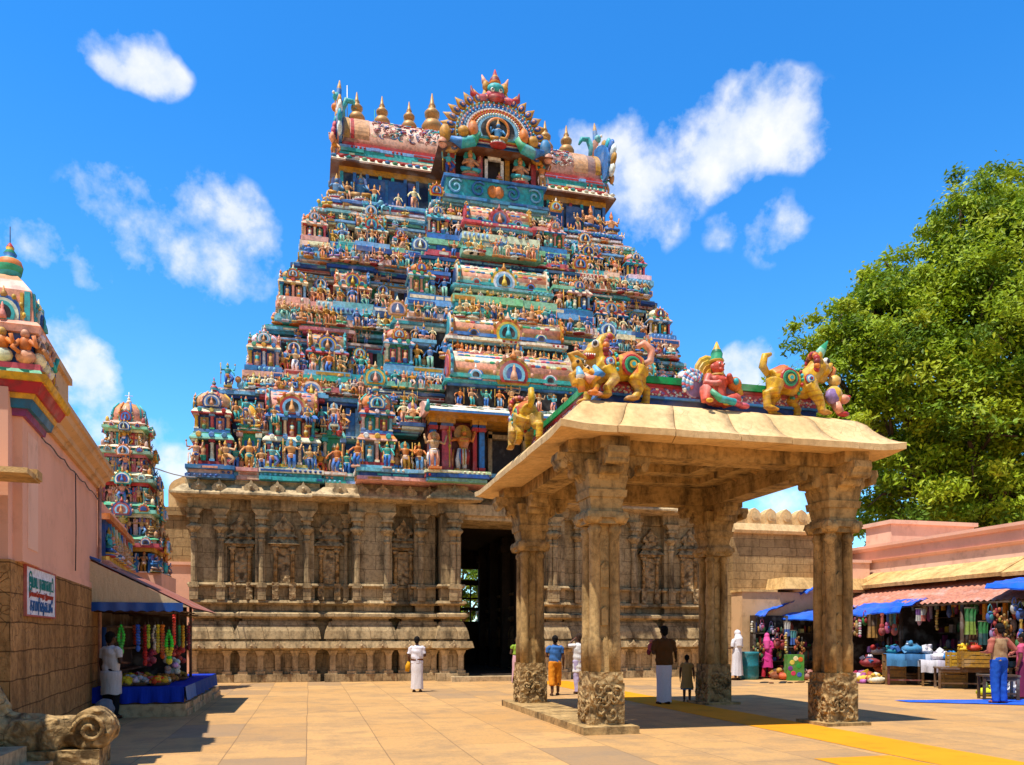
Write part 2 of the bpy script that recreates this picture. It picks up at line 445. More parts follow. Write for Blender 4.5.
# ---------------------------------------------------------------- ground
mb = MB(); n = 24
for i in range(n+1):
    for j in range(n+1):
        f = lambda t: (abs(t)**3)*(1 if t > 0 else -1)
        mb.v.append((600*f(i/n*2-1), 10+600*f(j/n*2-1), 0))
for i in range(n):
    for j in range(n):
        a = i*(n+1)+j; mb.face((a, a+n+1, a+n+2, a+1))
struct(mb.build('ground', m_ground()))
mb = MB()
def strip_sheet(x0, x1, y0, y1, z, seed):
    r = random.Random(seed); k = int((y1-y0)/.25); prev = None
    for i in range(k+1):
        y = y0+(y1-y0)*i/k
        b = len(mb.v); mb.v += [(x0+r.uniform(-.012, .012), y, z), (x1+r.uniform(-.012, .012), y, z)]
        if prev is not None: mb.face((prev, prev+1, b+1, b))
        prev = b
strip_sheet(7.28, 8.42, 2, 25.6, .005, 1)
struct(mb.build('painted_walkway', M_YEL))
mb = MB(); strip_sheet(6.12, 7.22, 2, 8.72, .005, 2)
struct(mb.build('painted_walkway', M_YEL))
# ---------------------------------------------------------------- painted palette
P = {k: hexc(v) for k, v in dict(black='#0a0808', blue='#3a80c6', deep='#24549f', sky='#7abde2', teal='#38b2b8', green='#3aa878', salmon='#eca080',
     pink='#f0b6a4', orange='#e0802e', cream='#f6e8c8', white='#f6f2ea', yellow='#e6b53c', red='#bb3430', maroon='#86302c',
     lilac='#9a7cb4', tan='#d6a070', flesh='#dd9c62', gold='#c9912c', dark='#2a1e1c', rose='#d4586a', mint='#8fd0b4').items()}  # 'dark' also stands in for shade on recessed core walls
WARM = ['salmon', 'pink', 'orange', 'cream', 'yellow', 'flesh', 'tan', 'red', 'cream', 'salmon', 'gold', 'flesh', 'white', 'gold', 'orange']
COOL = ['blue', 'deep', 'sky', 'teal', 'green', 'blue', 'mint', 'lilac', 'deep', 'teal']
ALLP = WARM+COOL
BAND = ['blue', 'teal', 'pink', 'cream', 'red', 'yellow', 'green', 'sky', 'orange', 'sky', 'rose', 'cream', 'blue', 'mint']
LEDGE = ['blue', 'deep', 'blue', 'sky', 'teal', 'pink', 'cream', 'sky', 'cream', 'white', 'pink', 'sky', 'mint', 'rose', 'teal']
SKINS = ['flesh', 'salmon', 'tan', 'orange', 'flesh', 'cream', 'blue', 'gold', 'flesh', 'tan', 'yellow', 'teal', 'cream']
def pick(r, L): return tuple(min(1, max(0, x*r.uniform(.85, 1.12))) for x in P[r.choice(L)])

# ---------------------------------------------------------------- stucco statues
def m_standing(seed, skin=None, cloth=None, deco=False):
    r = random.Random(seed); mb = MB()
    sk = skin or pick(r, SKINS); dh = cloth or pick(r, ALLP); gd = pick(r, ['gold', 'yellow', 'gold', 'orange']); sash = pick(r, ALLP)
    lean = r.uniform(-.09, .09); kn = r.choice((0, 0, 1)); ks = r.choice((-1, 1))
    mb.box(-.17, .17, -.12, .12, 0, .05, pick(r, WARM))
    for s in (-1, 1):
        if kn and s == ks:
            mb.tube([(s*.05, -.1, .16), (s*.22, -.1, .34), (s*.07+lean, 0, .5)], [.045, .06, .085], 6, dh); continue
        mb.tube([(s*.07+lean*.2, 0, .05), (s*.075, -.015*s*r.choice((-1, 1)), .27), (s*.06+lean, 0, .5)], [.045, .06, .085], 6, dh)
        mb.ell((s*.08, -.05, .065), (.04, .07, .025), sk, nu=6, nv=4)
    mb.lathe([(.11, .40), (.135, .47), (.10, .54)], (lean, 0, 0), 8, sash, sy=.75)
    mb.lathe([(.095, .5), (.10, .58), (.145, .70), (.15, .75), (.06, .79), (.045, .82)], (lean, 0, 0), 8, sk, sy=.68)
    mb.ell((lean*1.2, -.015, .865), (.058, .062, .072), sk, nu=8, nv=6)
    mb.ell((lean*1.2, -.075, .86), (.014, .02, .02), sk, nu=5, nv=4)
    mb.lathe([(.065, .885), (.07, .91), (.045, .93), (.05, .95), (.028, .98), (.012, 1.03)], (lean*1.2, 0, 0), 7, gd)
    mb.lathe([(.10, .745), (.085, .775)], (lean, -.02, 0), 8, gd, sy=.8)
    four = r.random() < .45 or deco
    for q in range(9 if deco else 5):
        a = PI+PI*(q+.5)/(9 if deco else 5); mb.ell((lean+.11*math.cos(a), .075*math.sin(a)-.01, .70-.02*math.sin(a)*math.sin(a)), (.018, .018, .018), gd, nu=5, nv=4)
    mb.lathe([(.118, .485), (.125, .505), (.11, .52)], (lean, 0, 0), 8, gd, sy=.8)
    if deco:
        for q in range(7): mb.tube([(lean-.09+.03*q, -.10, .5), (lean-.10+.033*q, -.12, .34), (lean-.08+.027*q, -.10, .16)], [.012, .022, .012], 4, pick(r, ['red', 'gold', 'white', 'blue']))
        mb.lathe([(.2, .07), (.19, .10), (.15, .10)], (lean, 0, .87), 16, [P['gold'], P['blue'], P['orange']], axis='y', sm=False)
    for s in (-1, 1):
        a = r.choice([((.22, -.05, .62), (.20, -.16, .70)), ((.24, -.02, .6), (.27, -.1, .48)), ((.25, -.04, .68), (.3, -.08, .86)), ((.2, -.08, .6), (.08, -.17, .66))])
        mb.tube([(s*.14+lean, 0, .735), (s*a[0][0], a[0][1], a[0][2]), (s*a[1][0], a[1][1], a[1][2])], [.042, .034, .025], 5, sk)
        mb.ell((s*a[1][0], a[1][1], a[1][2]+.02), (.03, .03, .035), sk, nu=5, nv=4)
        if four:
            mb.tube([(s*.13+lean, .02, .74), (s*.27, .03, .74), (s*.29, -.02, .9)], [.04, .032, .024], 5, sk)
            mb.ell((s*.29, -.02, .95), (.035, .02, .05), gd, nu=6, nv=4)
        if r.random() < .5:
            mb.tube([(s*.16, .03, .5), (s*.2, -.02, .3), (s*.19, -.03, .12)], [.03, .035, .015], 4, sash)
    if r.random() < .4:
        k = r.choice((-1, 1)); mb.tube([(k*.27, -.1, .08), (k*.27, -.1, .98)], .016, 4, gd); mb.ell((k*.27, -.1, .55), (.04, .04, .06), gd, nu=5, nv=4)
    if r.random() < .4:
        mb.lathe([(.17, .06), (.17, .09)], (lean, 0, .86), 10, pick(r, COOL+['gold', 'orange']), axis='y', sm=False)
    return mb
def m_seated(seed):
    r = random.Random(seed); mb = MB()
    sk = pick(r, SKINS); dh = pick(r, ALLP); gd = pick(r, ['gold', 'yellow', 'orange'])
    mb.lathe([(.3, 0), (.32, .05), (.25, .09), (.28, .14)], (0, 0, 0), 10, [pick(r, WARM), pick(r, COOL), pick(r, WARM)], sy=.7)
    for s in (-1, 1):
        mb.tube([(s*.08, .02, .22), (s*.27, -.1, .22), (s*.03, -.19, .19)], [.09, .08, .05], 6, dh)
        a = r.choice([((.27, -.02, .42), (.24, -.15, .32)), ((.28, -.02, .44), (.30, -.12, .60)), ((.25, -.06, .40), (.06, -.18, .44))])
        mb.tube([(s*.16, 0, .57), (s*a[0][0], a[0][1], a[0][2]), (s*a[1][0], a[1][1], a[1][2])], [.05, .042, .03], 5, sk)
        if r.random() < .5:
            mb.tube([(s*.15, .02, .57), (s*.31, .03, .56), (s*.33, -.02, .74)], [.045, .038, .03], 5, sk)
    mb.lathe([(.14, .18), (.125, .3), (.165, .5), (.17, .57), (.07, .62), (.05, .66)], (0, 0, 0), 8, sk, sy=.7)
    mb.ell((0, -.02, .72), (.075, .08, .09), sk, nu=8, nv=6)
    mb.lathe([(.08, .75), (.085, .79), (.055, .82), (.06, .86), (.03, .92), (.01, 1.0)], (0, 0, 0), 7, gd)
    mb.lathe([(.12, .55), (.10, .6)], (0, -.02, 0), 8, gd, sy=.85)
    if r.random() < .5: mb.lathe([(.2, .07), (.2, .10)], (0, 0, .72), 10, pick(r, COOL+['orange']), axis='y', sm=False)
    return mb
def m_beast(seed):
    r = random.Random(seed); mb = MB(); c = pick(r, ['yellow', 'orange', 'white', 'tan', 'sky', 'gold']); c2 = pick(r, ALLP)
    mb.ell((0, 0, .42), (.36, .17, .18), c, nu=8, nv=6); mb.ell((-.3, 0, .66), (.17, .14, .19), c, nu=8, nv=6)
    mb.ell((-.45, -.02, .60), (.09, .09, .08), c, nu=6, nv=4); mb.ell((.02, -.02, .5), (.17, .18, .14), c2, nu=8, nv=5)
    for x in (-.25, .25):
        for y in (-.1, .1): mb.tube([(x, y, .4), (x-.03, y, .2), (x, y, .02)], [.08, .06, .055], 5, c)
    mb.tube([(.34, 0, .45), (.47, 0, .6), (.42, 0, .8)], [.05, .035, .045], 5, c2)
    mb.lathe([(.14, .82), (.03, .98)], (-.3, 0, 0), 6, c2)
    return mb
ST = [m_standing(100+i).mesh('standing_statue', [M_PAINT]) for i in range(22)]
SE = [m_seated(200+i).mesh('seated_statue', [M_PAINT]) for i in range(13)]
SM = [m_standing(140+i) for i in range(22)]; EM = [m_seated(240+i) for i in range(14)]; BM = [m_beast(330+i) for i in range(3)]; FIG = MB(); CNT = {}
BE = [m_beast(300+i).mesh('animal_statue', [M_PAINT]) for i in range(4)]

# ---------------------------------------------------------------- shrine pieces
def nasi(mb, x, y, z, R, r, d=.08, flame=True, fig=True, n=14):
    """horseshoe arch facing -y, springing at z, radius R, out from y"""
    cols = [pick(r, ['blue', 'deep', 'gold', 'yellow', 'teal', 'orange', 'rose']), pick(r, ['cream', 'yellow', 'pink', 'red', 'white']), pick(r, ['blue', 'teal', 'deep', 'sky']), pick(r, ['dark', 'maroon', 'deep', 'dark'])]
    for k, (rr, off) in enumerate(((1, 0), (.8, .35), (.62, .6), (.44, .62))):
        a0 = -.55
        poly = [(x+R*rr*math.cos(a0+(PI-2*a0)*i/n), z+R*.3+R*rr*math.sin(a0+(PI-2*a0)*i/n)) for i in range(n+1)]
        mb.extr(poly, 'y', y-d*(.3+off), y+.02-.004*k, cols[k])
    if flame:
        fc = pick(r, ['gold', 'yellow', 'orange', 'teal', 'salmon'])
        for i in range(7):
            a = .05+(PI-.1)*i/6
            mb.ell((x+R*1.06*math.cos(a), y-d*.2, z+R*.3+R*1.06*math.sin(a)), (R*.13, d*.4, R*.17), fc, nu=5, nv=4)
    mb.lathe([(R*.16, R*1.2), (R*.2, R*1.35), (R*.08, R*1.5), (R*.03, R*1.75)], (x, y-d*.2, z), 6, pick(r, WARM))
    if fig:
        sk = pick(r, SKINS)
        mb.lathe([(R*.22, 0), (R*.2, R*.2), (R*.14, R*.4), (R*.09, R*.5), (R*.1, R*.62), (R*.02, R*.85)], (x, y-d*.95, z), 6, sk)
def pot(mb, x, y, z, h, c, n=8):
    mb.lathe([(.10*h, 0), (.12*h, .06*h), (.07*h, .1*h), (.2*h, .2*h), (.24*h, .32*h), (.17*h, .46*h), (.07*h, .5*h), (.13*h, .58*h), (.14*h, .66*h), (.06*h, .74*h), (.05*h, .84*h), (.012*h, h)], (x, y, z), n, c)
def colm(mb, x, y, z0, z1, w, r, pal=None):
    c = pick(r, pal or ['cream', 'pink', 'salmon', 'white', 'sky', 'teal', 'yellow', 'rose']); h = z1-z0
    mb.box(x-w*.62, x+w*.62, y-w*.62, y+w*.62, z0, z0+h*.1, pick(r, BAND))
    mb.lathe([(w*.5, z0+h*.1), (w*.42, z0+h*.78), (w*.6, z0+h*.84), (w*.4, z0+h*.88)], (x, y, 0), 6, c)
    mb.box(x-w*.75, x+w*.75, y-w*.75, y+w*.75, z0+h*.88, z1, pick(r, BAND))
def storey(mb, w, d, z0, z1, r, ncol=2, fig=True, pal=None):
    """open storey: dark core, columns, panels"""
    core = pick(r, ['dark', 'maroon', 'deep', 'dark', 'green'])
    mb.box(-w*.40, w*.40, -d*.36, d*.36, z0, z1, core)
    cw = min(.16*w/max(1, ncol-1)+.03, .14)
    for i in range(ncol):
        x = -w*.42+w*.84*i/(ncol-1)
        for y in (-d*.42, d*.42): colm(mb, x, y, z0, z1, cw, r, pal)
    for s in (-1, 1): colm(mb, s*w*.42, 0, z0, z1, cw, r, pal)
    for i in range(ncol-1):
        x = -w*.42+w*.84*(i+.5)/(ncol-1); pw = w*.84/(ncol-1)*.26
        mb.box(x-pw, x+pw, -d*.39, -d*.3, z0, z0+(z1-z0)*.8, pick(r, ['teal', 'red', 'green', 'salmon', 'blue', 'yellow', 'rose', 'sky']))
        if fig:
            H = (z1-z0)*.85; mb.lathe([(.13*H, 0), (.16*H, .3*H), (.11*H, .45*H), (.17*H, .65*H), (.07*H, .74*H), (.09*H, .85*H), (.02*H, H)], (x, -d*.45, z0), 6, [pick(r, ALLP), pick(r, SKINS), pick(r, SKINS), pick(r, SKINS), pick(r, ['gold', 'yellow'])])
def cornice(mb, w, d, z0, z1, r, over=.12, nn=3):
    h = z1-z0; c = pick(r, ['salmon', 'pink', 'cream', 'blue', 'teal', 'rose', 'orange'])
    mb.frus((-w/2-over, w/2+over, -d/2-over, d/2+over), (-w/2-over*.9, w/2+over*.9, -d/2-over*.9, d/2+over*.9), z0, z0+h*.25, pick(r, BAND))
    mb.frus((-w/2-over*.9, w/2+over*.9, -d/2-over*.9, d/2+over*.9), (-w/2, w/2, -d/2, d/2), z0+h*.25, z0+h*.8, c)
    mb.box(-w/2+.01, w/2-.01, -d/2+.01, d/2-.01, z0+h*.8, z1, pick(r, BAND))
    for i in range(nn):
        x = -w/2+w*(i+.5)/nn
        mb.lathe([(h*.42, -.03), (h*.3, -.07)], (x, -d/2-over*.6, z0+h*.6), 8, [pick(r, ['blue', 'yellow', 'green', 'red', 'white', 'teal'])], axis='y', sm=False)
def m_kuta(w, h, seed, two=False, dome_col=None):
    r = random.Random(seed); mb = MB(); d = w
    z = 0
    mb.box(-w*.5, w*.5, -d*.5, d*.5, 0, h*.04, pick(r, ['blue', 'deep', 'sky']))
    mb.box(-w*.46, w*.46, -d*.46, d*.46, h*.04, h*.075, pick(r, ['red', 'teal', 'salmon']))
    if two:
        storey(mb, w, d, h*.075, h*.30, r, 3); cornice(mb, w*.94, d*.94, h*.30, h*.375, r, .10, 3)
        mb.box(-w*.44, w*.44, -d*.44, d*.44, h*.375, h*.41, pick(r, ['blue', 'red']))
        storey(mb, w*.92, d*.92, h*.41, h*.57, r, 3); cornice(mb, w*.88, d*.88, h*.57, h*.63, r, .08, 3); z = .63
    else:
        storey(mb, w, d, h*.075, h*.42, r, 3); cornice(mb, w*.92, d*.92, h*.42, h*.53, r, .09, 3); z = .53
    k = 1-z
    mb.box(-w*.36, w*.36, -d*.36, d*.36, h*z, h*(z+.06*k), pick(r, BAND))
    dc = dome_col or pick(r, ['salmon', 'cream', 'orange', 'pink', 'white', 'flesh']); dc2 = pick(r, ['blue', 'cream', 'orange', 'salmon'])
    mb.lathe([(w*.34, h*(z+.06*k)), (w*.46, h*(z+.12*k)), (w*.47, h*(z+.24*k)), (w*.43, h*(z+.38*k)), (w*.30, h*(z+.50*k)), (w*.12, h*(z+.56*k))], (0, 0, 0), 12, [dc2, dc, dc, dc, pick(r, BAND)], rot=PI/12)
    for i in range(8):
        a = 2*PI*(i+.5)/8
        mb.tube([(w*.47*math.cos(a), w*.47*math.sin(a), h*(z+.14*k)), (w*.46*math.cos(a), w*.46*math.sin(a), h*(z+.34*k)), (w*.30*math.cos(a), w*.30*math.sin(a), h*(z+.51*k))], w*.03, 4, pick(r, ['teal', 'blue', 'yellow', 'red']))
    nasi(mb, 0, -w*.44, h*(z+.08*k), w*.24, r, .1, True, True)
    for s in (-1, 1):
        t = MB(); nasi(t, 0, -w*.44, h*(z+.08*k), w*.24, r, .1, True, False); mb.add(t, Matrix.Rotation(s*PI/2, 4, 'Z'))
    fm = MB(); pot(fm, 0, 0, h*(z+.55*k), h*.47*k, [pick(r, ['gold', 'teal', 'salmon', 'red']), pick(r, ['orange', 'teal', 'gold', 'cream'])])
    return mb, fm
def barrel_profile(d, z0, h, n=12):
    """horseshoe barrel section in (y,z)"""
    pts = []
    for i in range(n+1):
        a = -.42+(PI+.84)*i/n
        pts.append((d*.5*math.cos(a)*1.0, z0+h*.36+h*.64*math.sin(a)))
    return pts
def barrel(mb, w, d, z0, h, r, cols, motif=True, nasis=2, big=True, fin=3):
    prof = barrel_profile(d, z0, h)
    mb.extr(prof, 'x', -w/2, w/2, cols, 0, pick(r, ['blue', 'teal', 'red']), True)
    for s in (-1, 1):                                          # end fans
        for k, (f, c) in enumerate(((1.22, pick(r, ['blue', 'cream', 'teal', 'gold'])), (1.06, pick(r, ['cream', 'red', 'orange', 'white'])), (.8, pick(r, ['deep', 'teal', 'rose'])))):
            pr = [(u*f, z0+h*.36+(v-z0-h*.36)*f) for u, v in prof]
            mb.extr(pr, 'x', s*(w/2-.03+.006*k), s*(w/2+.05+.03*k), c)
        tc = pick(r, ['gold', 'teal', 'orange', 'blue', 'salmon'])
        for i in range(9):
            a = -.3+(PI+.6)*i/8
            mb.ell((s*(w/2+.03), d*.5*1.24*math.cos(a), z0+h*.36+h*.64*1.24*math.sin(a)), (.05, d*.07, h*.09), tc, nu=5, nv=4)
    if motif:
        for i in range(max(2, int(w/.2))):
            x = -w*.44+w*.88*(i+.5)/max(2, int(w/.2)); a = PI+.1
            for aa, rr in ((2.85, .075), (2.5, .07), (2.2, .06)):
                y = -d*.5*abs(math.cos(aa))*1.0; zz = z0+h*.36+h*.64*math.sin(aa)
                mb.ell((x+r.uniform(-.05, .05), y, zz), (w*.02+.05, .014, h*rr*.8), pick(r, ['sky', 'red', 'blue', 'green', 'yellow', 'rose', 'cream']), nu=8, nv=4)
        mb.box(-w/2+.02, w/2-.02, -d*.5-.03, d*.5+.03, z0, z0+h*.12, pick(r, ['blue', 'sky', 'teal']))
    if big: nasi(mb, 0, -d*.46, z0, h*.62, r, .14, True, True, 16)
    for i in range(nasis):
        x = (-1)**i*w*.31
        nasi(mb, x, -d*.47, z0, h*.27, r, .08, False, False)
    for i in range(fin):
        pot(mb, -w*.36+w*.72*i/max(1, fin-1), 0, z0+h*.97, h*.5, [pick(r, ['gold', 'orange', 'salmon', 'teal'])], 6)
def m_shala(w, d, h, seed, ncol=4, two=False):
    r = random.Random(seed); mb = MB()
    mb.box(-w*.5, w*.5, -d*.5, d*.5, 0, h*.05, pick(r, ['blue', 'deep', 'sky'])); mb.box(-w*.47, w*.47, -d*.47, d*.47, h*.05, h*.085, pick(r, ['red', 'salmon', 'yellow']))
    if two:
        storey(mb, w, d, h*.085, h*.33, r, ncol); cornice(mb, w*.96, d*.94, h*.33, h*.40, r, .1, ncol)
        storey(mb, w*.92, d*.92, h*.40, h*.60, r, ncol); cornice(mb, w*.88, d*.88, h*.60, h*.66, r, .08, ncol); z = .66
    else:
        storey(mb, w, d, h*.085, h*.44, r, ncol); cornice(mb, w*.96, d*.94, h*.44, h*.55, r, .09, ncol); z = .55
    cc = pick(r, ['orange', 'salmon', 'cream', 'pink', 'flesh', 'white'])
    barrel(mb, w*.86, d*.86, h*z, h*(1-z)*.78, r, cc, True, 2, True, 3)
    return mb
def m_panjara(w, h, seed):
    """narrow niche shrine with a horseshoe front"""
    r = random.Random(seed); mb = MB(); d = w*.7
    mb.box(-w*.5, w*.5, -d*.5, d*.5, 0, h*.06, pick(r, COOL))
    storey(mb, w, d, h*.06, h*.48, r, 2); cornice(mb, w*.92, d*.9, h*.48, h*.58, r, .07, 2)
    nasi(mb, 0, -d*.3, h*.58, w*.42, r, .16, True, True); mb.lathe([(w*.36, h*.58), (w*.40, h*.70), (w*.2, h*.86)], (0, .05, 0), 8, pick(r, WARM), sy=.6)
    return mb
def bands(mb, x0, x1, yf, yb, z, r, hs, seg=True, orn=0):
    """stack of painted ledges; fronts broken by raised panels, beads and small crests"""
    for h, off in hs:
        nm = r.choice(LEDGE); c = tuple(v*r.uniform(.85, 1.1) for v in P[nm]); c2 = pick(r, ['cream', 'sky', 'salmon', 'gold', 'deep', 'red', 'white', 'teal'])
        mb.box(x0-off, x1+off, yf-off, yb+off, z, z+h, c)
        if seg:
            x = x0-off+.02
            while x < x1+off-.1:
                w = r.uniform(.25, 1.1); q = r.random()
                if x+w > x1+off-.02: w = x1+off-.02-x
                if q < .40:
                    p = r.uniform(.02, .09); mb.box(x, x+w, yf-off-p, yf-off+.01, z+h*.06, z+h*.94, tuple(v*r.uniform(.8, 1.15) for v in c))
                elif q < .68:
                    mb.box(x+.03, x+w-.03, yf-off-.025, yf-off+.01, z+h*.25, z+h*.75, c2)
                elif q < .85:
                    for i in range(int(w/.16)): mb.ell((x+.08+.16*i, yf-off-.02, z+h*.5), (.05, .04, h*.36), c2, nu=6, nv=4)
                x += w
            for sx, xs in ((-1, x0-off), (1, x1+off)):
                y = yf
                while y < yb-.4:
                    w = r.uniform(.3, .8)
                    if r.random() < .5:
                        p = r.uniform(.015, .05); a, b = sorted((xs+sx*p, xs-sx*.01)); mb.box(a, b, y, y+w, z+h*.1, z+h*.9, c2)
                    y += w
        z += h
    if orn:
        x = x0+r.uniform(.1, .3)
        while x < x1-.2:
            q = r.random(); rr_ = orn*r.uniform(.8, 1.2)
            if q < .32: nasi(mb, x, yf-hs[-1][1]+.05, z-.03, rr_*.42, r, .09, False, True, 10)
            elif q < .62: pot(mb, x, yf+.06, z-.02, rr_*1.25, [pick(r, ['gold', 'orange', 'cream', 'tan', 'salmon'])], 6)
            elif q < .9:
                mb.ell((x, yf+.02, z+rr_*.22), (rr_*.32, rr_*.24, rr_*.26), pick(r, WARM+COOL), nu=7, nv=5); mb.ell((x-rr_*.2, yf-.04, z+rr_*.5), (rr_*.18, rr_*.17, rr_*.2), pick(r, SKINS), nu=6, nv=5)
                mb.tube([(x+rr_*.2, yf, z+rr_*.25), (x+rr_*.5, yf-.05, z+rr_*.35), (x+rr_*.4, yf-.05, z+rr_*.75)], [rr_*.12, rr_*.1, rr_*.03], 5, pick(r, WARM+COOL))
            x += rr_*r.uniform(.9, 1.3)
    return z

# ================================================================ the great gateway tower
CX = 6.5; XC = 6.7; DC = XC-CX
TW = thing('temple_tower', 'towering gateway pyramid crowded with painted statues above a carved stone base', 'temple tower', (CX, 27.5, 0))
OFF = Vector((CX, 27.5, 0))
def tb(mb, name, mats):                                         # world-built mesh as a part of the tower
    mb.v = [(x-OFF.x, y-OFF.y, z) for x, y, z in mb.v]
    return mb.build(name, mats, TW)
def put(me, name, x, y, z, rz=0, sc=1, parent=None):            # x measured from the tower axis, y world
    return link(name, me, parent or TW, (x, y-OFF.y, z), rz, sc)

# ---- stone base
PROF = [(0, .26, .14, .14), (.26, 1.05, 0, 0), (1.05, 1.12, .10, .26), (1.12, 1.34, .30, .24), (1.34, 1.42, .10, .10), (1.42, 1.68, .16, .12), (1.68, 2.0, .12, -.02),
        (2.0, 2.10, -.10, -.10), (2.10, 2.16, .02, .12), (2.16, 2.25, .14, .14), (2.25, 2.31, .12, .02), (2.31, 2.55, -.09, -.09), (2.55, 2.61, .04, .10), (2.61, 2.70, .12, .08),
        (2.70, 3.14, -.04, -.04), (3.14, 3.19, .05, .08), (3.19, 3.26, .09, .05), (3.26, 5.62, -.06, -.06), (5.62, 5.72, .02, .05), (5.72, 5.98, .06, .06)]
CORN = [(5.98, 6.04, .12, .52), (6.04, 6.10, .56, .56), (6.10, 6.40, .54, .20), (6.40, 6.56, .14, .14)]
YW = 27.47
PRJ = [0, .16, .46, .42, .95]
def bays(pxs): return [(xat(a, YW-p)-CX if a else -10.23, xat(b, YW-p)-CX, p) for (a, b), p in zip(pxs, PRJ)]
LOW = bays([(None, 231), (239, 316), (329, 392), (399, 437), (441, 464)]); UPP = bays([(None, 229), (253, 316), (351, 394), (413, 437), (440, 463)])
BAYS = LOW; LOWA = LOW+[(-b, -a, p) for a, b, p in LOW[1:]]; UPA = UPP+[(-b, -a, p) for a, b, p in UPP[1:]]
base = MB(); corn = MB()
def bay(mb, x0, x1, yf, prof, yb):
    for z0, z1, o0, o1 in prof:
        mb.frus((CX+x0-o0, CX+x1+o0, yf-o0, yb), (CX+x0-o1, CX+x1+o1, yf-o1, yb), z0, z1)
for a, b, p in LOWA: bay(base, a, b, YW-p, [q for q in PROF if q[0] < 2.3], 30.0)
for a, b, p in UPA: bay(base, a, b, YW-p, [q for q in PROF if q[0] > 2.3], 30.0)
for s in (-1, 1):                                               # recessed wall between the bays, then the flank
    a, b = sorted((-10.2 if s < 0 else 8.95, s*1.46))
    bay(base, a, b, YW+.14, [(z0, z1, min(o0, .12), min(o1, .12)) for z0, z1, o0, o1 in PROF], 37.97)
o = tb(base, 'stone_base', M_BLOCK)
for i, (a, b, p) in enumerate(LOWA): bay(corn, a+.02, b-.02, YW-p-.003*i, CORN, 30.2)
bay(corn, -10.15, 8.9, YW+.30, [(5.62, 5.98, .05, .05)]+CORN, 38.3)
tb(corn, 'cornice', M_STONE)
lint = MB()
lint.box(CX-1.47, CX+1.47, YW-.9, YW+1.2, 5.46, 5.63); lint.box(CX-1.62, CX+1.62, YW-1.05, YW-.5, 5.60, 5.97)
tb(lint, 'door_lintel', M_STONE)
# passage: inner pillars and a ceiling so that the doorway reads deep
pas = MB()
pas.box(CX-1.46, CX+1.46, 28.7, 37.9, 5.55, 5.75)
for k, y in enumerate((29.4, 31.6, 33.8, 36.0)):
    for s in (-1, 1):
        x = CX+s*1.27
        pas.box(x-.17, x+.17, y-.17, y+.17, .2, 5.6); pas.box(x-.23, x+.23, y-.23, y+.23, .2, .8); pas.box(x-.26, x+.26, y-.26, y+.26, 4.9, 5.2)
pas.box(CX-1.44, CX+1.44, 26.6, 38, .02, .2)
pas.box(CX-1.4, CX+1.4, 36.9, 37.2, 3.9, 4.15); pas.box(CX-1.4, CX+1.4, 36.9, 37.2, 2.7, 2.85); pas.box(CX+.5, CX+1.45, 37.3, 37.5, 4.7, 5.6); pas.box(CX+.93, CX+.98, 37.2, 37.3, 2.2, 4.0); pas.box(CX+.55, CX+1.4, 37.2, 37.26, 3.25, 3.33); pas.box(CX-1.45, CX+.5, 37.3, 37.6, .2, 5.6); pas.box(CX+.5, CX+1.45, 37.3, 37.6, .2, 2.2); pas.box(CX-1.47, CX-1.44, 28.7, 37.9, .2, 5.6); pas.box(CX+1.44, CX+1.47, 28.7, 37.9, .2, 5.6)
tb(pas, 'passage', M_SHADE_STONE)
step = MB(); step.box(CX-1.9, CX+1.75, 25.95, 26.75, 0, .16); tb(step, 'threshold', M_STONE)

def m_pilaster(w, z0=2.70, z1=5.64, round_=False):
    mb = MB(); h = z1-z0; d = w
    def bx(k, a, b, k2=None): mb.frus((-w*k, w*k, -d*k, d*.6), (-w*(k2 or k), w*(k2 or k), -d*(k2 or k), d*.6), z0+a, z0+b)
    bx(.62, 0, .40); bx(.78, .40, .47); bx(.6, .47, .56)
    mb.lathe([(w*.50, z0+.56), (w*.46, z0+1.9), (w*.60, z0+1.95), (w*.60, z0+1.99), (w*.44, z0+2.03), (w*.50, z0+2.12), (w*.36, z0+2.18)], (0, 0, 0), 8, rot=PI/8, sm=False)
    mb.lathe([(w*.4, z0+2.16), (w*.62, z0+2.24), (w*1.12, z0+2.33), (w*1.12, z0+2.38), (w*.6, z0+2.44), (w*.52, z0+2.5)], (0, 0, 0), 10)
    bx(.52, 2.48, 2.62, .62); bx(.95, 2.62, 2.70); mb.frus((-w*.62, w*.62, -w*.7, .2), (-w*1.45, w*1.45, -w*1.05, .2), z0+2.70, z0+h); return mb
def m_niche():
    mb = MB()
    for s in (-1, 1):
        x = s*.27
        mb.box(x-.1, x+.1, -.14, .1, 2.72, 3.15); mb.lathe([(.07, 3.26), (.06, 4.2), (.1, 4.24), (.05, 4.3), (.13, 4.38), (.13, 4.42), (.07, 4.46)], (x, -.06, 0), 8)
        mb.box(x-.11, x+.11, -.15, .1, 3.15, 3.28)
    mb.box(-.42, .42, -.12, .1, 4.45, 4.53)
    mb.frus((-.50, .50, -.26, .1), (-.38, .38, -.14, .1), 4.53, 4.68); mb.box(-.34, .34, -.12, .1, 4.68, 4.76)
    mb.frus((-.44, .44, -.20, .1), (-.30, .30, -.10, .1), 4.76, 4.88); mb.box(-.22, .22, -.1, .1, 4.88, 5.0)
    poly = [(-.30, 5.0), (-.33, 5.08), (-.24, 5.22), (-.12, 5.3), (0, 5.52), (.12, 5.3), (.24, 5.22), (.33, 5.08), (.30, 5.0)]
    mb.extr(poly, 'y', -.12, .1); mb.lathe([(.13, -.17), (.09, -.12)], (0, 0, 5.12), 8, axis='y')
    mb.box(-.19, .19, -.03, .12, 3.28, 4.4)
    return mb
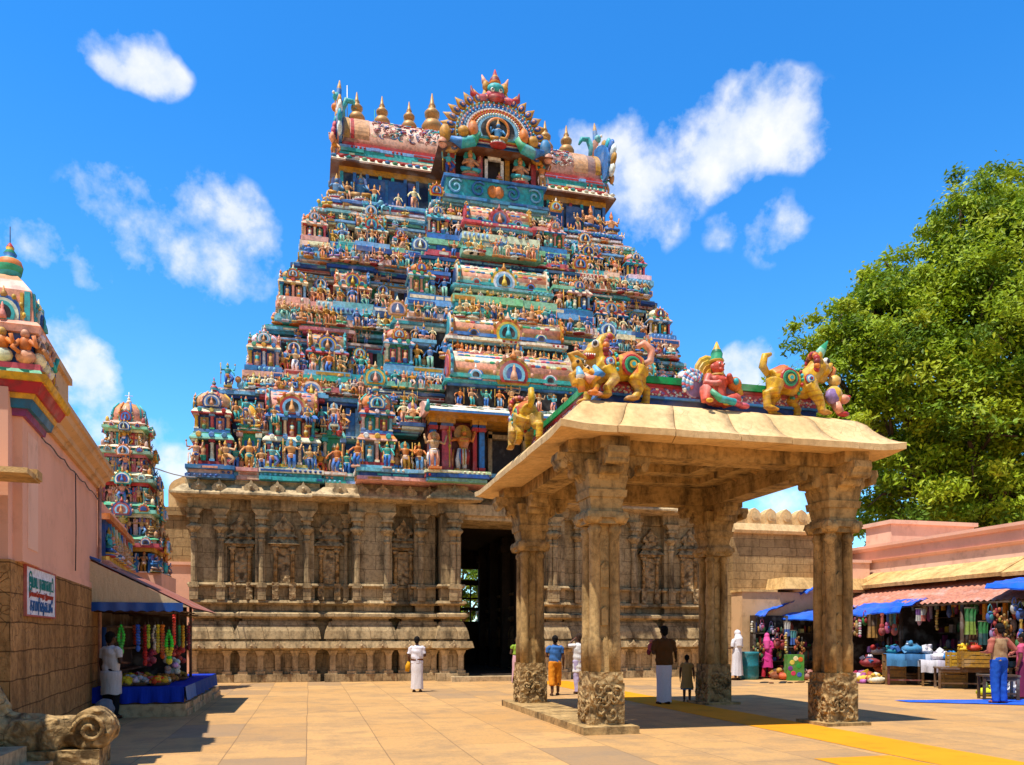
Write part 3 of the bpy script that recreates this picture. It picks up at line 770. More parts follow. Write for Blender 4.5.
def m_dwarf():
    mb = MB(); mb.box(-.09, .09, -.07, .1, .26, .98); mb.box(-.15, .15, -.11, .1, .26, .36); mb.frus((-.09, .09, -.07, .1), (-.17, .17, -.13, .1), .86, 1.04); return mb
def m_crest():
    mb = MB()
    poly = [(-.2, 0), (-.24, .1), (-.15, .2), (-.06, .24), (0, .36), (.06, .24), (.15, .2), (.24, .1), (.2, 0)]
    mb.extr(poly, 'y', -.08, .12); mb.lathe([(.1, -.13), (.06, -.08)], (0, 0, .12), 8, axis='y'); mb.ell((0, -.14, .12), (.05, .05, .05), nu=6, nv=4); return mb
pil = m_pilaster(.21).mesh('pilaster', [M_BLOCK]); pil_s = m_pilaster(.15).mesh('pilaster', [M_BLOCK])
nic = m_niche().mesh('niche', [M_NICHE]); dwf = m_dwarf().mesh('dwarf_pilaster', [M_STONE]); crs = m_crest().mesh('cornice_crest', [M_STONE])
for s in (-1, 1):
    for px, y in ((191, YW), (221, YW), (262, YW-.16), (307, YW-.16), (346, YW+.14), (357, YW-.46), (387, YW-.46), (421, YW-.42), (453, YW-.95)):
        x = xat(px, y)-CX; x = max(-10.1, x)
        if s < 0 and px < 240: continue
        put(pil if px != 346 else pil_s, 'pilaster', s*x, y-.03, 0)
    put(pil_s, 'pilaster', s*1.62, YW-.98, 0)
    for px, y in ((241, YW+.12), (284, YW-.13), (329, YW+.12), (403, YW+.06)):
        put(nic, 'niche', s*(xat(px, y)-CX), y, 0)
    for a, b, p in (BAYS if s > 0 else BAYS[1:]):
        k = max(2, int((b-a)/.42))
        for i in range(k): put(dwf, 'dwarf_pilaster', s*(a+.12+(b-a-.24)*i/(k-1)), YW-p, 0)
        k = max(1, round((b-a)/.8))
        for i in range(k): put(crs, 'cornice_crest', s*(a+(b-a)*(i+.5)/k), YW-p-.36, 6.20)
        for i in range(k): put(crs, 'cornice_crest', s*(a+(b-a)*(i+.5)/k), YW-p-.30, 1.12, 0, .7)

def kuta(mm, x, y, z):
    o = put(mm[0].mesh('domed_shrine', [M_PAINT]), 'domed_shrine', x, y, z); mm[1].build('finial', M_PAINT, o)
# ---- painted tiers
TI = [  # z0, shrine floor, z1, kuta x, kuta y, kuta w, kuta h, inner kuta x, y, barrel half, y, z, h
    dict(z=6.56, zb=6.95, z1=9.85, kx=9.55, ky=27.95, kw=1.25, kh=3.1, cx=4.55, cy=26.75, bh=2.1, by=26.3, bz=10.15, bhh=1.0),
    dict(z=9.85, zb=10.62, z1=12.5, kx=8.0, ky=29.0, kw=1.05, kh=1.75, cx=3.75, cy=27.45, bh=1.95, by=27.0, bz=11.85, bhh=.85),
    dict(z=12.5, zb=13.38, z1=15.1, kx=7.05, ky=29.7, kw=.94, kh=1.55, cx=2.9, cy=28.05, bh=1.6, by=27.55, bz=13.9, bhh=.78),
    dict(z=15.1, zb=15.9, z1=17.5, kx=6.3, ky=30.3, kw=.84, kh=1.45, cx=2.2, cy=28.75, bh=1.15, by=28.2, bz=16.5, bhh=.66)]
YB = [38.0, 37.2, 36.5, 35.9]
ns = [0]
def fig(x, y, z, h, kind='s', rz=0):
    FIG.add(RN.choice({'s': SM, 'e': EM, 'b': BM}[kind]), Matrix.Translation((x, y-OFF.y, z)) @ Matrix.Rotation(rz+RN.uniform(-.3, .3), 4, 'Z') @ Matrix.Scale(h, 4))
def row(x0, x1, y, z, h, step, skip=.12):
    x = x0+step*.5
    while x < x1:
        if RN.random() > skip: fig(x, y, z, h*RN.uniform(.85, 1.12), RN.choice('sssee'))
        x += step*RN.uniform(.8, 1.2)
def stat(x, y, z, h, kind='s', rz=0):
    L = {'s': ST, 'e': SE, 'b': BE}[kind]; ns[0] += 1
    CNT[kind] = CNT.get(kind, 0)+1
    if CNT[kind] > 96:
        fig(x, y, z, h, kind, rz); return
    me = L[(ns[0]*7+int(abs(x)*13)) % len(L)]
    put(me, me.name.split('.')[0], x, y, z, rz+RN.uniform(-.25, .25), h)
for k, t in enumerate(TI):
    r = random.Random(50+k); mb = MB(); hw = t['kx']; hr = 8.3 if k == 0 else hw; w = t['kw']; yf = t['ky']; yb = YB[k]
    fw = yf-w/2-.10                                                                     # front of the ledge
    lz = t['zb']-t['z']; nb = 4 if k else 3
    hs = [(lz/nb, [.10, .0, .12, .04][i % 4]) for i in range(nb)]
    bands(mb, CX-hw-w/2, CX+hr+w/2, fw, yb+.3, t['z']+.003, r, hs)
    x_ = CX-hw; ORN = [.44, .38, .34, .3][k]
    for s in (-1, 1):
        h_ = hw if s < 0 else hr
        for xc, ww in ((h_, w*1.05), ((h_+t['cx'])/2, [1.85, 1.45, 1.35, 1.2][k]), ((h_+t['cx'])/2-[1.35, 1.1, .95, .85][k], .62), ((h_+t['cx'])/2+[1.35, 1.1, .95, .85][k], .62)):
            bands(mb, CX+s*xc-ww/2, CX+s*xc+ww/2, fw-(.22 if ww > .7 else .12), yf+.4, t['z']+.009+.002*(ww > .7), r, [(q0, q1*.8+r.uniform(-.02, .03)) for q0, q1 in hs])
            if k < 3 and ww > w*1.06: bands(mb, CX+s*xc-ww*.55, CX+s*xc+ww*.55, yf+w*.02, yf+1, t['z1']-.342, r, [(.1, .05), (.12, .17), (.07, .08), (.055, .02)], True, .34)
    # wall behind the shrines
    wt_ = t['z1']-t['zb']; mb.box(CX-hw+w*.1, CX+hr-w*.1, yf+w*.32, yb, t['zb'], t['z1']-.35, P['dark'])  # recess shade put into the wall colour
    x = CX-hw+.1
    while x < CX+hr-.3:                                                                 # painted wall panels and posts
        ww = r.uniform(.25, .5)
        if r.random() < .72: mb.box(x, x+ww*.5, yf+w*.32-.09, yf+w*.32+.02, t['zb'], t['z1']-.4, pick(r, BAND))
        if r.random() < .6: mb.box(x+ww*.5, x+ww*.95, yf+w*.32-.05, yf+w*.32+.02, t['zb']+.1, t['z1']-.55, pick(r, COOL+['maroon', 'red']))
        x += ww
    bands(mb, CX-hw+w*.1, CX+hr-w*.1, yf+w*.26, yb+.05, t['z1']-.35, r, [(.1, .05), (.12, .2), (.07, .1), (.055, .02)], True, ORN*1.15)
    zl = t['z1']-.55 if k else t['zb']+1.42
    bands(mb, CX-hw+w*.55, CX+hr-w*.55, yf-w*.02, yf+w*.5, zl-.16, r, [(.07, .0), (.09, .07)])
    if k == 0:
        row(-hw+w*.6, -t['cx']-w*.6, yf-w*.1, zl, .62, .36); row(t['cx']+w*.6, hr-w*.6, yf-w*.1, zl, .62, .36)
        bands(mb, CX-t['cx']+.3, CX-2.95, t['cy']-.1, t['cy']+.6, zl-.16, r, [(.07, .0), (.09, .07)]); row(-t['cx']+.6, -2.95, t['cy']-.2, zl, .66, .34, 0); row(-t['cx']+.6, -2.95, t['cy']-.15, zl+.85, .5, .34, 0)
        bands(mb, CX-t['cx']+.3, CX-2.95, t['cy']+.0, t['cy']+.6, zl+.75, r, [(.1, .05)])
    # projecting middle of the tier
    cw = t['cx']; cf = t['cy']; zc0 = t['z']; cy2 = yf+w
    bands(mb, XC-cw-w*.45, XC+cw+w*.45, cf-w*.45-.06, cy2+.5, zc0+.006, r, [(lz/nb, [.10, .02, .12, .05][i % 4]) for i in range(nb)])
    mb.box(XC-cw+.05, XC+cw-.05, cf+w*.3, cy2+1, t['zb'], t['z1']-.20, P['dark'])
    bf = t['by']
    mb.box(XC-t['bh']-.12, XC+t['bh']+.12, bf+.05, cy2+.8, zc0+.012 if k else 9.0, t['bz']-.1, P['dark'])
    if k:
        bands(mb, XC-t['bh']-.2, XC+t['bh']+.2, bf-.32, cy2+.6, zc0+.018, r, [(lz/3, .10), (lz/3, .02), (lz/3-.02, .08)], True, ORN*.8)
    bands(mb, XC-t['bh']-.1, XC+t['bh']+.1, bf-.02, cy2+.7, t['bz']-.24, r, [(.08, .02), (.1, .14), (.06, .06)], True, 0)
    bands(mb, XC-cw+.0, XC+cw-.0, cf+w*.25, cy2+.9, t['z1']-.30, r, [(.1, .08), (.1, .18), (.08, .05)], True, ORN*1.15)
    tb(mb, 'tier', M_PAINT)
    if k:
        LH = lz*.74
        row(-hw-w*.4, -cw-w*.6, fw-.34, t['z']-.02, LH, LH*.40, .03); row(cw+w*.6, hw+w*.4, fw-.34, t['z']-.02, LH, LH*.40, .03)
        row(DC-t['bh']-.2, DC+t['bh']+.2, bf-.55, t['z']-.04, LH*1.05, LH*.40, .03)
        for s in (-1, 1): row(*sorted((DC+s*(t['bh']+.3), DC+s*(cw+w*.3))), cf-w*.45-.2, t['z']-.02, LH, LH*.5)
    sh_ = [.56, .47, .42, .38][k]
    row(-hw+w*.6, -cw-w*.6, yf-w*.22, t['zb'], sh_, sh_*.48); row(cw+w*.6, hr-w*.6, yf-w*.22, t['zb'], sh_, sh_*.48)
    row(-hw+w*.5, -cw-w*.5, yf-w*.04, t['z1']-.55 if k else 8.37, sh_, sh_*.9, .3); row(cw+w*.5, hr-w*.5, yf-w*.04, t['z1']-.55 if k else 8.37, sh_, sh_*.9, .3)
    for s in (-1, 1):
        row(*sorted((DC+s*(t['bh']+.15), DC+s*(cw-w*.4))), cf-w*.2, t['zb'], sh_*1.3, sh_*.6)
        for i in range(7): fig(s*((hw if s < 0 else hr)+w*.5), yf-w*.3+i*.62, t['zb']-.1+RN.uniform(-.3, .1), sh_*RN.uniform(.9, 1.4), 's', s*PI/2)
    # centre barrel shrine
    b = MB(); rr = random.Random(90+k)
    cc = [P['salmon'], P['cream'], P['pink'], P['cream'], P['salmon'], P['flesh']] if k < 2 else [P['cream'], P['flesh'], P['salmon'], P['cream']]
    barrel(b, t['bh']*2, t['bhh']*1.15, 0, t['bhh'], rr, cc, True, 2, True, 0)
    put(b.mesh('barrel_roof', [M_PAINT]), 'barrel_roof', DC, bf+.35, t['bz'])
    # corner and inner domed shrines, barrel shrines between
    for s in (-1, 1):
        hw = t['kx'] if s < 0 else hr
        kuta(m_kuta(w, t['kh'], 400+k*7+s, k == 0), s*hw if s < 0 else hr, yf, t['zb'])
        kuta(m_kuta(w*.92, t['kh'], 430+k*7+s, k == 0, P['salmon'] if k % 2 else P['orange']), DC+s*cw, cf, t['zb'])
        xm = (hw+cw)/2; gap = hw-cw-w
        sw = [1.75, 1.35, 1.25, 1.1][k]
        put(m_shala(sw, w*.95, t['kh']*.97, 460+k*5+s, 4, k == 0).mesh('barrel_shrine', [M_PAINT]), 'barrel_shrine', s*xm, yf-.02, t['zb'])
        for q in (-1, 1):
            px = xm+q*(sw/2+(gap-sw)/4)
            put(m_panjara([.72, .62, .55, .5][k], t['kh']*.88, 480+k*9+s*2+q).mesh('niche_shrine', [M_PAINT]), 'niche_shrine', s*px, yf+.1, t['zb'])
            sh = [1.0, .82, .72, .66][k]
            stat(s*(px-.02), yf-w*.5, t['zb'], sh)
            stat(s*(px+q*[.42, .34, .3, .27][k]), yf-w*.32, t['zb'], sh*.85)
            stat(s*(px-q*[.42, .34, .3, .27][k]), yf-w*.32, t['zb'], sh*.8)
            if k == 0:
                stat(s*px, yf-w*.42, t['zb']+1.62, .78); stat(s*(px+.36), yf-w*.3, t['zb']+1.62, .66); stat(s*(px-.36), yf-w*.3, t['zb']+1.62, .62)
        # in front of shala and on the tier cornice
        for q in (-.35, 0, .35): stat(s*(xm+q*sw), yf-w*.62, t['zb'], [.95, .72, .64, .58][k]*(1.1 if q == 0 else .9))
        if k == 0:
            for q in (-.3, .3): stat(s*(xm+q*sw), yf-w*.58, t['zb']+1.5, .62)
            for q in (-.5, .5): stat(s*(hw+q), yf-w*.62, t['zb'], .85)
            for q in (-.5, .5): stat(s*(cw+q), cf-w*.6, t['zb'], .85)
        nrow = [7, 6, 6, 5][k]
        for i in range(nrow):
            x = cw+.4+((hw if s < 0 else hr)-cw-.5)*(i+.5)/nrow
            stat(s*x, yf+w*.12, t['z1']-.02, [.72, .66, .6, .55][k]*RN.uniform(.85, 1.15), RN.choice('eessb'))
        # the flank silhouettes
        for i in range(4):
            y = yf+w*.9+i*1.5
            stat(s*(hw+w*.42), y, t['zb'], [1.0, .8, .72, .66][k], RN.choice('se'), s*PI/2)
        kuta(m_kuta(w*.9, t['kh']*.92, 520+k*3+s), s*(hw-.05), yf+3.4, t['zb'])
    # figures below the centre barrel
    rowz = t['zb'] if k else 9.2
    nn = [9, 8, 7, 5][k]; H = (t['bz']-.25-rowz)
    for i in range(nn):
        x = -t['bh']+2*t['bh']*(i+.5)/nn
        stat(DC+x, bf-.16, rowz, min(H*1.0, .95)*(1.12 if i == nn//2 else RN.uniform(.84, .98)))
    for i in range(nn+2):
        x = -t['bh']*1.15+2.3*t['bh']*(i+.5)/(nn+2)
        stat(DC+x, bf+.62, t['bz']+t['bhh']*.86, [.62, .55, .5, .42][k]*RN.uniform(.9, 1.1), RN.choice('ees'))
    for s in (-1, 1):
        m = (t['bh']+cw)/2+.05
        for q, z_ in ((-.22, t['zb']), (.2, t['zb'])):
            stat(DC+s*(m+q), cf-w*.38, z_, [.95, .85, .75, .68][k])
        sf = MB(); zz = t['zb']+[1.6, 1.0, .9, .8][k]; sf.box(-.42, .42, -w*.35, w*.6, zz-.12, zz-.002, pick(RN, LEDGE)); sf.box(-.36, .36, -w*.28, w*.6, zz-.2, zz-.12, pick(RN, LEDGE)); put(sf.mesh('bracket_shelf', [M_PAINT]), 'bracket_shelf', DC+s*m, cf-w*.1, 0)
        for q in (-.3, .3): fig(DC+s*m+q, cf-w*.25, zz, [.75, .5, .45, .4][k])
        stat(DC+s*m, cf-w*.3, t['zb']+[1.6, 1.0, .9, .8][k], [.8, .6, .55, .5][k], 'e')
        nz_ = MB(); nasi(nz_, 0, 0, 0, [.42, .36, .32, .28][k], random.Random(600+k*2+s), .12)
        put(nz_.mesh('arch_crest', [M_PAINT]), 'arch_crest', s*((hw+cw)/2), yf+w*.05, t['z1']-.12)
        nz_ = MB(); nasi(nz_, 0, 0, 0, [.40, .34, .3, .26][k], random.Random(620+k*2+s), .12)
        put(nz_.mesh('arch_crest', [M_PAINT]), 'arch_crest', DC+s*(cw+.05), cf-w*.32, t['z1']-.05)

# ---- upper doorway in the first tier
mb = MB(); r = random.Random(77)
yd = 26.3
mb.box(XC-2.9, XC-1.1, yd, 28, 6.57, 9.2, P['maroon']); mb.box(XC+1.1, XC+2.9, yd, 28, 6.57, 9.2, P['maroon'])
mb.box(XC-1.1, XC+1.1, yd+.0, 28, 8.66, 9.2, P['gold'])
bands(mb, XC-2.95, XC-.98, yd-.55, yd+.3, 6.57, r, [(.12, .0), (.14, .06), (.10, .1)])
bands(mb, XC+.98, XC+2.95, yd-.55, yd+.3, 6.57, r, [(.12, .0), (.14, .06), (.10, .1)])
for s in (-1, 1):
    for x, c1, w in ((1.12, 'blue', .11), (1.36, 'red', .08), (2.3, 'rose', .2), (2.75, 'blue', .12)):
        xx = XC+s*x
        mb.box(xx-w, xx+w, yd-.42, yd-.1, 6.93, 7.1, P['red']); mb.box(xx-w*.8, xx+w*.8, yd-.36, yd-.1, 7.1, 8.3, P[c1])
        mb.box(xx-w*1.2, xx+w*1.2, yd-.45, yd-.1, 8.3, 8.42, P['red']); mb.box(xx-w*1.0, xx+w*1.0, yd-.42, yd-.1, 8.42, 8.52, P['deep']); mb.box(xx-w*1.35, xx+w*1.35, yd-.47, yd-.1, 8.52, 8.66, P['gold'])
mb.box(XC-2.95, XC+2.95, yd-.5, yd-.05, 8.66, 8.78, P['gold'])
tb(mb, 'door_surround', M_PAINT)
mb = MB()
poly = [(yd-1.05, 8.72), (yd-1.05, 8.80), (yd-.75, 8.98), (yd-.3, 9.16), (yd+.3, 9.2), (yd+.3, 8.78), (yd-.4, 8.78)]
mb.extr(poly, 'x', XC-3.0, XC+3.0, [P['blue'], P['cream'], P['white'], P['cream'], P['teal'], P['gold'], P['gold']], 0, P['salmon'])
for s in (-1, 1):
    pr = [(u-.05, v+.05) for u, v in poly[:4]]+[(yd+.3, 9.3), (yd+.3, 8.8), (yd-.9, 8.68)]
    mb.extr(pr, 'x', XC+s*2.98, XC+s*3.12, P['pink'])
    mb.tube([(XC+s*3.05, yd-1.0, 8.75), (XC+s*3.05, yd-1.25, 8.85), (XC+s*3.05, yd-1.2, 9.02)], [.09, .07, .03], 6, P['teal'])
for i in range(30):
    x = XC-2.85+5.7*i/29; mb.ell((x, yd-.74+r.uniform(-.08, .12), 9.0), (.12, .10, .012), pick(r, ['pink', 'white', 'sky', 'cream', 'mint']), nu=8, nv=4)
tb(mb, 'door_awning', M_PAINT)
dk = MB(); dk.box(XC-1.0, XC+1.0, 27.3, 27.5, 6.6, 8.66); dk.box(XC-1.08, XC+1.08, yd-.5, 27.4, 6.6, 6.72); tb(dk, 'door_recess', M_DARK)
fr = MB()
for s in (-1, 1): fr.box(XC+s*.62-.07, XC+s*.62+.07, 26.9, 27.1, 6.72, 8.6)
fr.box(XC-.7, XC+.7, 26.9, 27.1, 8.35, 8.5); tb(fr, 'door_frame', M_STONE)
for s in (-1, 1):
    gs = m_standing(900+s, P['orange'] if s < 0 else P['flesh'], P['white'], True).mesh('guardian_statue', [M_PAINT])
    put(gs, 'guardian_statue', DC+s*1.83, yd-.35, 6.93, 0, 1.5)
    put(ST[5], 'guardian_statue', DC+s*2.75, yd-.7, 6.93, 0, 1.2)

# ---- top storey, barrel roof, finials, great arch
mb = MB(); r = random.Random(5)
bands(mb, CX-5.75, CX+5.75, 30.45, 35.6, 17.5, r, [(.09, .08), (.09, 0), (.1, .12), (.1, .03)])
mb.box(CX-5.35, CX+5.35, 31.0, 35.2, 17.8, 19.5, hexc('#12294a'))
mb.box(CX-5.4, CX+5.4, 30.96, 35.25, 19.2, 19.42, P['gold'])
for i in range(23):
    x = CX-5.3+10.6*i/22
    mb.box(x-.06, x+.06, 30.92, 31.02, 17.88, 19.2, pick(r, ['teal', 'blue', 'salmon', 'red', 'blue']))
    if i % 2: mb.box(x+.1, x+.36, 30.96, 31.02, 18.0, 19.1, pick(r, ['blue', 'deep', 'teal']))
for s in (-1, 1):
    mb.box(CX+s*3.6-.75, CX+s*3.6-.06, 30.90, 31.03, 18.05, 19.05, hexc('#2d5f9e')); mb.box(CX+s*3.6+.06, CX+s*3.6+.75, 30.90, 31.03, 18.05, 19.05, hexc('#2d5f9e'))
tb(mb, 'top_storey', M_PAINT)
mb = MB()
mb.frus((CX-5.72, CX+5.72, 30.6, 35.6), (CX-5.7, CX+5.7, 30.62, 35.55), 19.42, 19.5, hexc('#7a4a2a'))  # soffit shade put into the brown of this lower slab
mb.frus((CX-5.7, CX+5.7, 30.62, 35.55), (CX-5.5, CX+5.5, 30.86, 35.3), 19.5, 19.75, P['cream'])
mb.box(CX-5.5, CX+5.5, 30.9, 35.25, 19.75, 19.85, P['red'])
bands(mb, CX-5.35, CX+5.35, 31.02, 35.1, 19.85, r, [(.16, .02), (.14, .0), (.12, .03)])
for i in range(40):
    x = CX-5.6+11.2*i/39; mb.ell((x, 30.70, 19.64), (.12, .08, .05), pick(r, ['blue', 'red', 'yellow', 'white', 'green', 'teal']), nu=6, nv=4)
tb(mb, 'top_cornice', M_PAINT)
mb = MB(); d = 3.2; W2 = 5.25; BY, BZ, BH = 32.65, 20.2, 1.75
prof = [(BY+u, v) for u, v in barrel_profile(d, BZ, BH, 22)]
mb.extr(prof, 'x', CX-W2, CX+W2, hexc('#e6b4a0'), 0, P['blue'], True)
def on_barrel(a, off): return BY+(d*.5+off)*math.cos(a), BZ+BH*.36+(BH*.64+off)*math.sin(a)
for x0, x1, c in ((-W2+.05, -W2+.25, 'gold'), (-W2+.3, -W2+.42, 'red'), (W2-.25, W2-.05, 'gold'), (W2-1.2, W2-.6, 'tan'), (-W2+.45, -W2+1.0, 'tan')):
    pr = [on_barrel(2.0+1.35*i/10, .02) for i in range(11)]+[on_barrel(3.35-1.35*i/10, -.05) for i in range(11)]
    mb.extr(pr, 'x', CX+x0, CX+x1, P[c])
for i in range(460):                                                # filigree of small raised strokes
    x = r.uniform(-W2+1.2, W2-1.3); a = r.uniform(2.15, 3.2); t_ = r.uniform(0, PI); L = r.uniform(.07, .17)
    pts = []
    for q in range(4):
        b_ = t_+q*.9; xx = x+L*math.cos(b_)*.8; aa = a+L*math.sin(b_)*.5
        y, z = on_barrel(aa, .03); pts.append((CX+xx, y, z))
    mb.tube(pts, .022, 4, pick(r, ['blue', 'red', 'white', 'teal', 'cream', 'maroon', 'deep', 'rose']))
mb.box(CX-W2-.02, CX+W2+.02, 31.04, 34.2, 20.2, 20.42, P['red'])
TOPB = tb(mb, 'barrel_roof', M_PAINT)
for i, (x, h) in enumerate(((-4.65, 1.4), (-3.65, 1.4), (-2.56, 1.36), (-1.62, 1.85), (3.2, 1.5), (4.15, 1.45))):
    mb = MB(); mb.lathe([(.16*h, -.12), (.13*h, .03*h), (.10*h, .05*h), (.19*h, .10*h), (.235*h, .19*h), (.235*h, .26*h), (.18*h, .35*h), (.08*h, .40*h), (.10*h, .43*h), (.165*h, .49*h), (.17*h, .56*h), (.11*h, .63*h), (.055*h, .66*h), (.085*h, .71*h), (.05*h, .78*h), (.012*h, h)], (0, 0, 0), 14)
    link('finial', mb.mesh('finial', [M_GOLD]), TOPB, (x, BY-.25-OFF.y, BZ+BH-.08))
for x in (-3.9, -2.7, 2.1):
    mb = MB(); mb.tube([(0, 0, 0), (0, 0, .55), (0, 0, 1.2)], [.03, .02, .01], 5, P['green']); mb.ell((0, 0, .2), (.09, .05, .18), P['gold'], nu=6, nv=4)
    put(mb.mesh('trident', [M_PAINT]), 'trident', x, BY+.3, BZ+BH-.1)
for s in (-1, 1):                                                    # end fans with curling beast heads
    mb = MB(); r = random.Random(40+s)
    for k, (f, c) in enumerate(((1.28, 'blue'), (1.14, 'salmon'), (1.0, 'deep'), (.82, 'cream'), (.64, 'teal'), (.45, 'red'))):
        pr = [((u-BY)*f*1.05, (v-BZ-.55)*f*.95) for u, v in prof]
        mb.extr(pr, 'x', s*(-.06+.008*k), s*(.06+.045*k), P[c])
    for i in range(15):
        a = -.35+(PI+.7)*i/14
        mb.ell((s*.05, 1.8*1.36*math.cos(a), .05+.95*1.32*math.sin(a)), (.10, .30, .26), pick(r, ['blue', 'gold', 'salmon', 'white', 'teal']), nu=6, nv=5)
    # crest: plume and head rising above the fan
    mb.tube([(-s*.1, -.25, 1.1), (-s*.1, -.3, 1.6), (-s*.28, -.3, 1.98), (-s*.55, -.3, 1.96), (-s*.68, -.3, 1.7)], [.16, .14, .12, .1, .04], 8, P['teal'])
    mb.tube([(s*.0, -.35, 1.2), (s*.05, -.4, 1.9), (0, -.4, 2.3), (-s*.02, -.4, 2.65)], [.15, .13, .1, .02], 8, [P['salmon'], P['blue'], P['gold']])
    mb.ell((s*.16, -.5, 1.5), (.15, .16, .16), P['orange'], nu=8, nv=6); mb.ell((s*.1, -.45, 1.95), (.16, .18, .17), P['teal'], nu=8, nv=6); mb.ell((s*.22, -.6, 2.02), (.06, .06, .06), P['white'], nu=6, nv=4)
    for j in range(5): mb.ell((s*(.1+.05*j), -.9-.18*j, .9-.32*j), (.10, .18, .2), pick(r, ['blue', 'rose', 'salmon', 'gold', 'teal']), nu=7, nv=5)
    put(mb.mesh('end_fan', [M_PAINT]), 'end_fan', s*(W2+.1), BY-.1, BZ+.6)
    put(ST[2+s], 'standing_statue', s*(W2+.25), 31.1, 19.8, 0, .9)
rod = MB(); rod.tube([(0, 0, 0), (0, 0, 1.9)], .02, 5); put(rod.mesh('lightning_rod', [M_METAL]), 'lightning_rod', -W2+.25, BY+.3, BZ+BH)
for s in (-1, 1):
    for x, h, z, kd in ((4.6, 1.15, 17.9, 'e'), (2.6, .9, 17.9, 's'), (5.5, 1.0, 17.9, 'e'), (4.1, .75, 17.9, 's'), (5.05, .75, 17.9, 's'), (3.2, .6, 17.85, 's')):
        stat(s*x, 30.62, z, h, kd)
# central porch below the arch
mb = MB(); r = random.Random(15); yp = 28.75
bands(mb, XC-1.95, XC+1.95, yp-.05, 31.2, 17.35, r, [(.1, .05), (.12, .12)])
mb.box(XC-1.85, XC+1.85, yp, 31.3, 17.5, 18.3, P['teal'])
for s in (-1, 1):
    for q in range(2):
        cxx = XC+s*(.65+q*.85); pts = []
        for i in range(15):
            a = i*.62; rr_ = .05+.018*i; pts.append((cxx+s*rr_*math.cos(a), yp-.05, 17.95+rr_*math.sin(a)))
        mb.tube(pts, .045, 5, P['sky'] if q else P['blue'])
    mb.ell((XC+s*.12, yp-.03, 17.95), (.2, .07, .24), P['orange'], nu=8, nv=5)
mb.box(XC-1.95, XC+1.95, yp-.1, 31.3, 18.28, 18.38, P['blue'])
mb.box(XC-1.6, XC+1.6, yp+.45, 31.3, 18.38, 19.5, P['dark'])
for x in (-1.55, -.52, .52, 1.55): mb.box(XC+x-.09, XC+x+.09, yp+.3, yp+.5, 18.38, 19.4, pick(r, ['teal', 'gold', 'rose', 'sky']))
mb.frus((XC-2.15, XC+2.15, yp-.3, 31.3), (XC-2.0, XC+2.0, yp-.1, 31.3), 19.38, 19.5, hexc('#7a4a2a')); mb.frus((XC-2.0, XC+2.0, yp-.1, 31.3), (XC-1.8, XC+1.8, yp+.1, 31.3), 19.5, 19.68, P['cream'])  # brown lower slab carries the eave's underside shade in its colour
tb(mb, 'arch_porch', M_PAINT)
mb = MB()
for a, b in ((-.36, -.25), (.25, .36)): mb.box(XC+a, XC+b, yp+.2, yp+.32, 18.38, 19.38, P['white'])
mb.box(XC-.36, XC+.36, yp+.2, yp+.32, 19.27, 19.38, P['white']); tb(mb, 'window_frame', M_PAINT)
for x, h, kd in ((-.95, 1.15, 'e'), (.95, 1.15, 'e'), (-1.75, .85, 's'), (1.85, .95, 's'), (.15, .4, 'e')):
    put((SE if kd == 'e' else ST)[int(abs(x*9)) % 9], 'seated_statue' if kd == 'e' else 'standing_statue', DC+x, yp+.05, 18.38, 0, h)
mb = MB(); R_ = 1.72; za = 19.3; n = 36
AK = .88
def arch_poly(rx, rz, a0=-.5): return [(XC+AK*rx*math.cos(a0+(PI-2*a0)*i/n), za+.72+AK*rz*math.sin(a0+(PI-2*a0)*i/n)) for i in range(n+1)]
for k, (rx, rz, off, c) in enumerate(((1.74, 1.42, 0, 'gold'), (1.6, 1.28, .07, 'blue'), (1.42, 1.12, .13, 'deep'), (1.32, 1.03, .17, 'white'), (1.24, .96, .2, 'red'), (1.10, .84, .24, 'yellow'), (.98, .74, .28, 'teal'), (.86, .64, .31, 'sky'), (.72, .56, .33, 'black'))):
    mb.extr(arch_poly(rx, rz), 'y', yp-.05-off, yp+1.6-.02*k, P[c])
for i in range(21):
    a = -.45+(PI+.9)*i/20; x = XC+1.74*math.cos(a); z = za+.72+1.46*math.sin(a); e = MB()
    e.lathe([(.09, -.2), (.17, -.04), (.15, .1), (.07, .24), (.01, .36)], (0, 0, 0), 8, P['gold'], sy=.6); e.ell((0, -.08, -.02), (.10, .06, .14), P['deep'], nu=8, nv=5); e.ell((0, -.12, -.03), (.05, .04, .07), P['salmon'], nu=6, nv=4)
    mb.add(e, Matrix.Translation((x, yp+.05, z)) @ Matrix.Rotation(PI/2-a, 4, 'Y'))
for i in range(30):
    a = -.3+(PI+.6)*i/29
    for rx, rz, c, y in ((1.51, 1.2, 'salmon', -.16), (1.17, .9, 'gold', -.26), (.92, .69, 'white', -.34), (1.67, 1.35, 'teal', -.09), (1.37, 1.07, 'sky', -.2), (1.04, .79, 'red', -.3)):
        mb.ell((XC+AK*rx*math.cos(a), yp+y, za+.72+AK*rz*math.sin(a)), (.045, .05, .045), P[c], nu=5, nv=4)
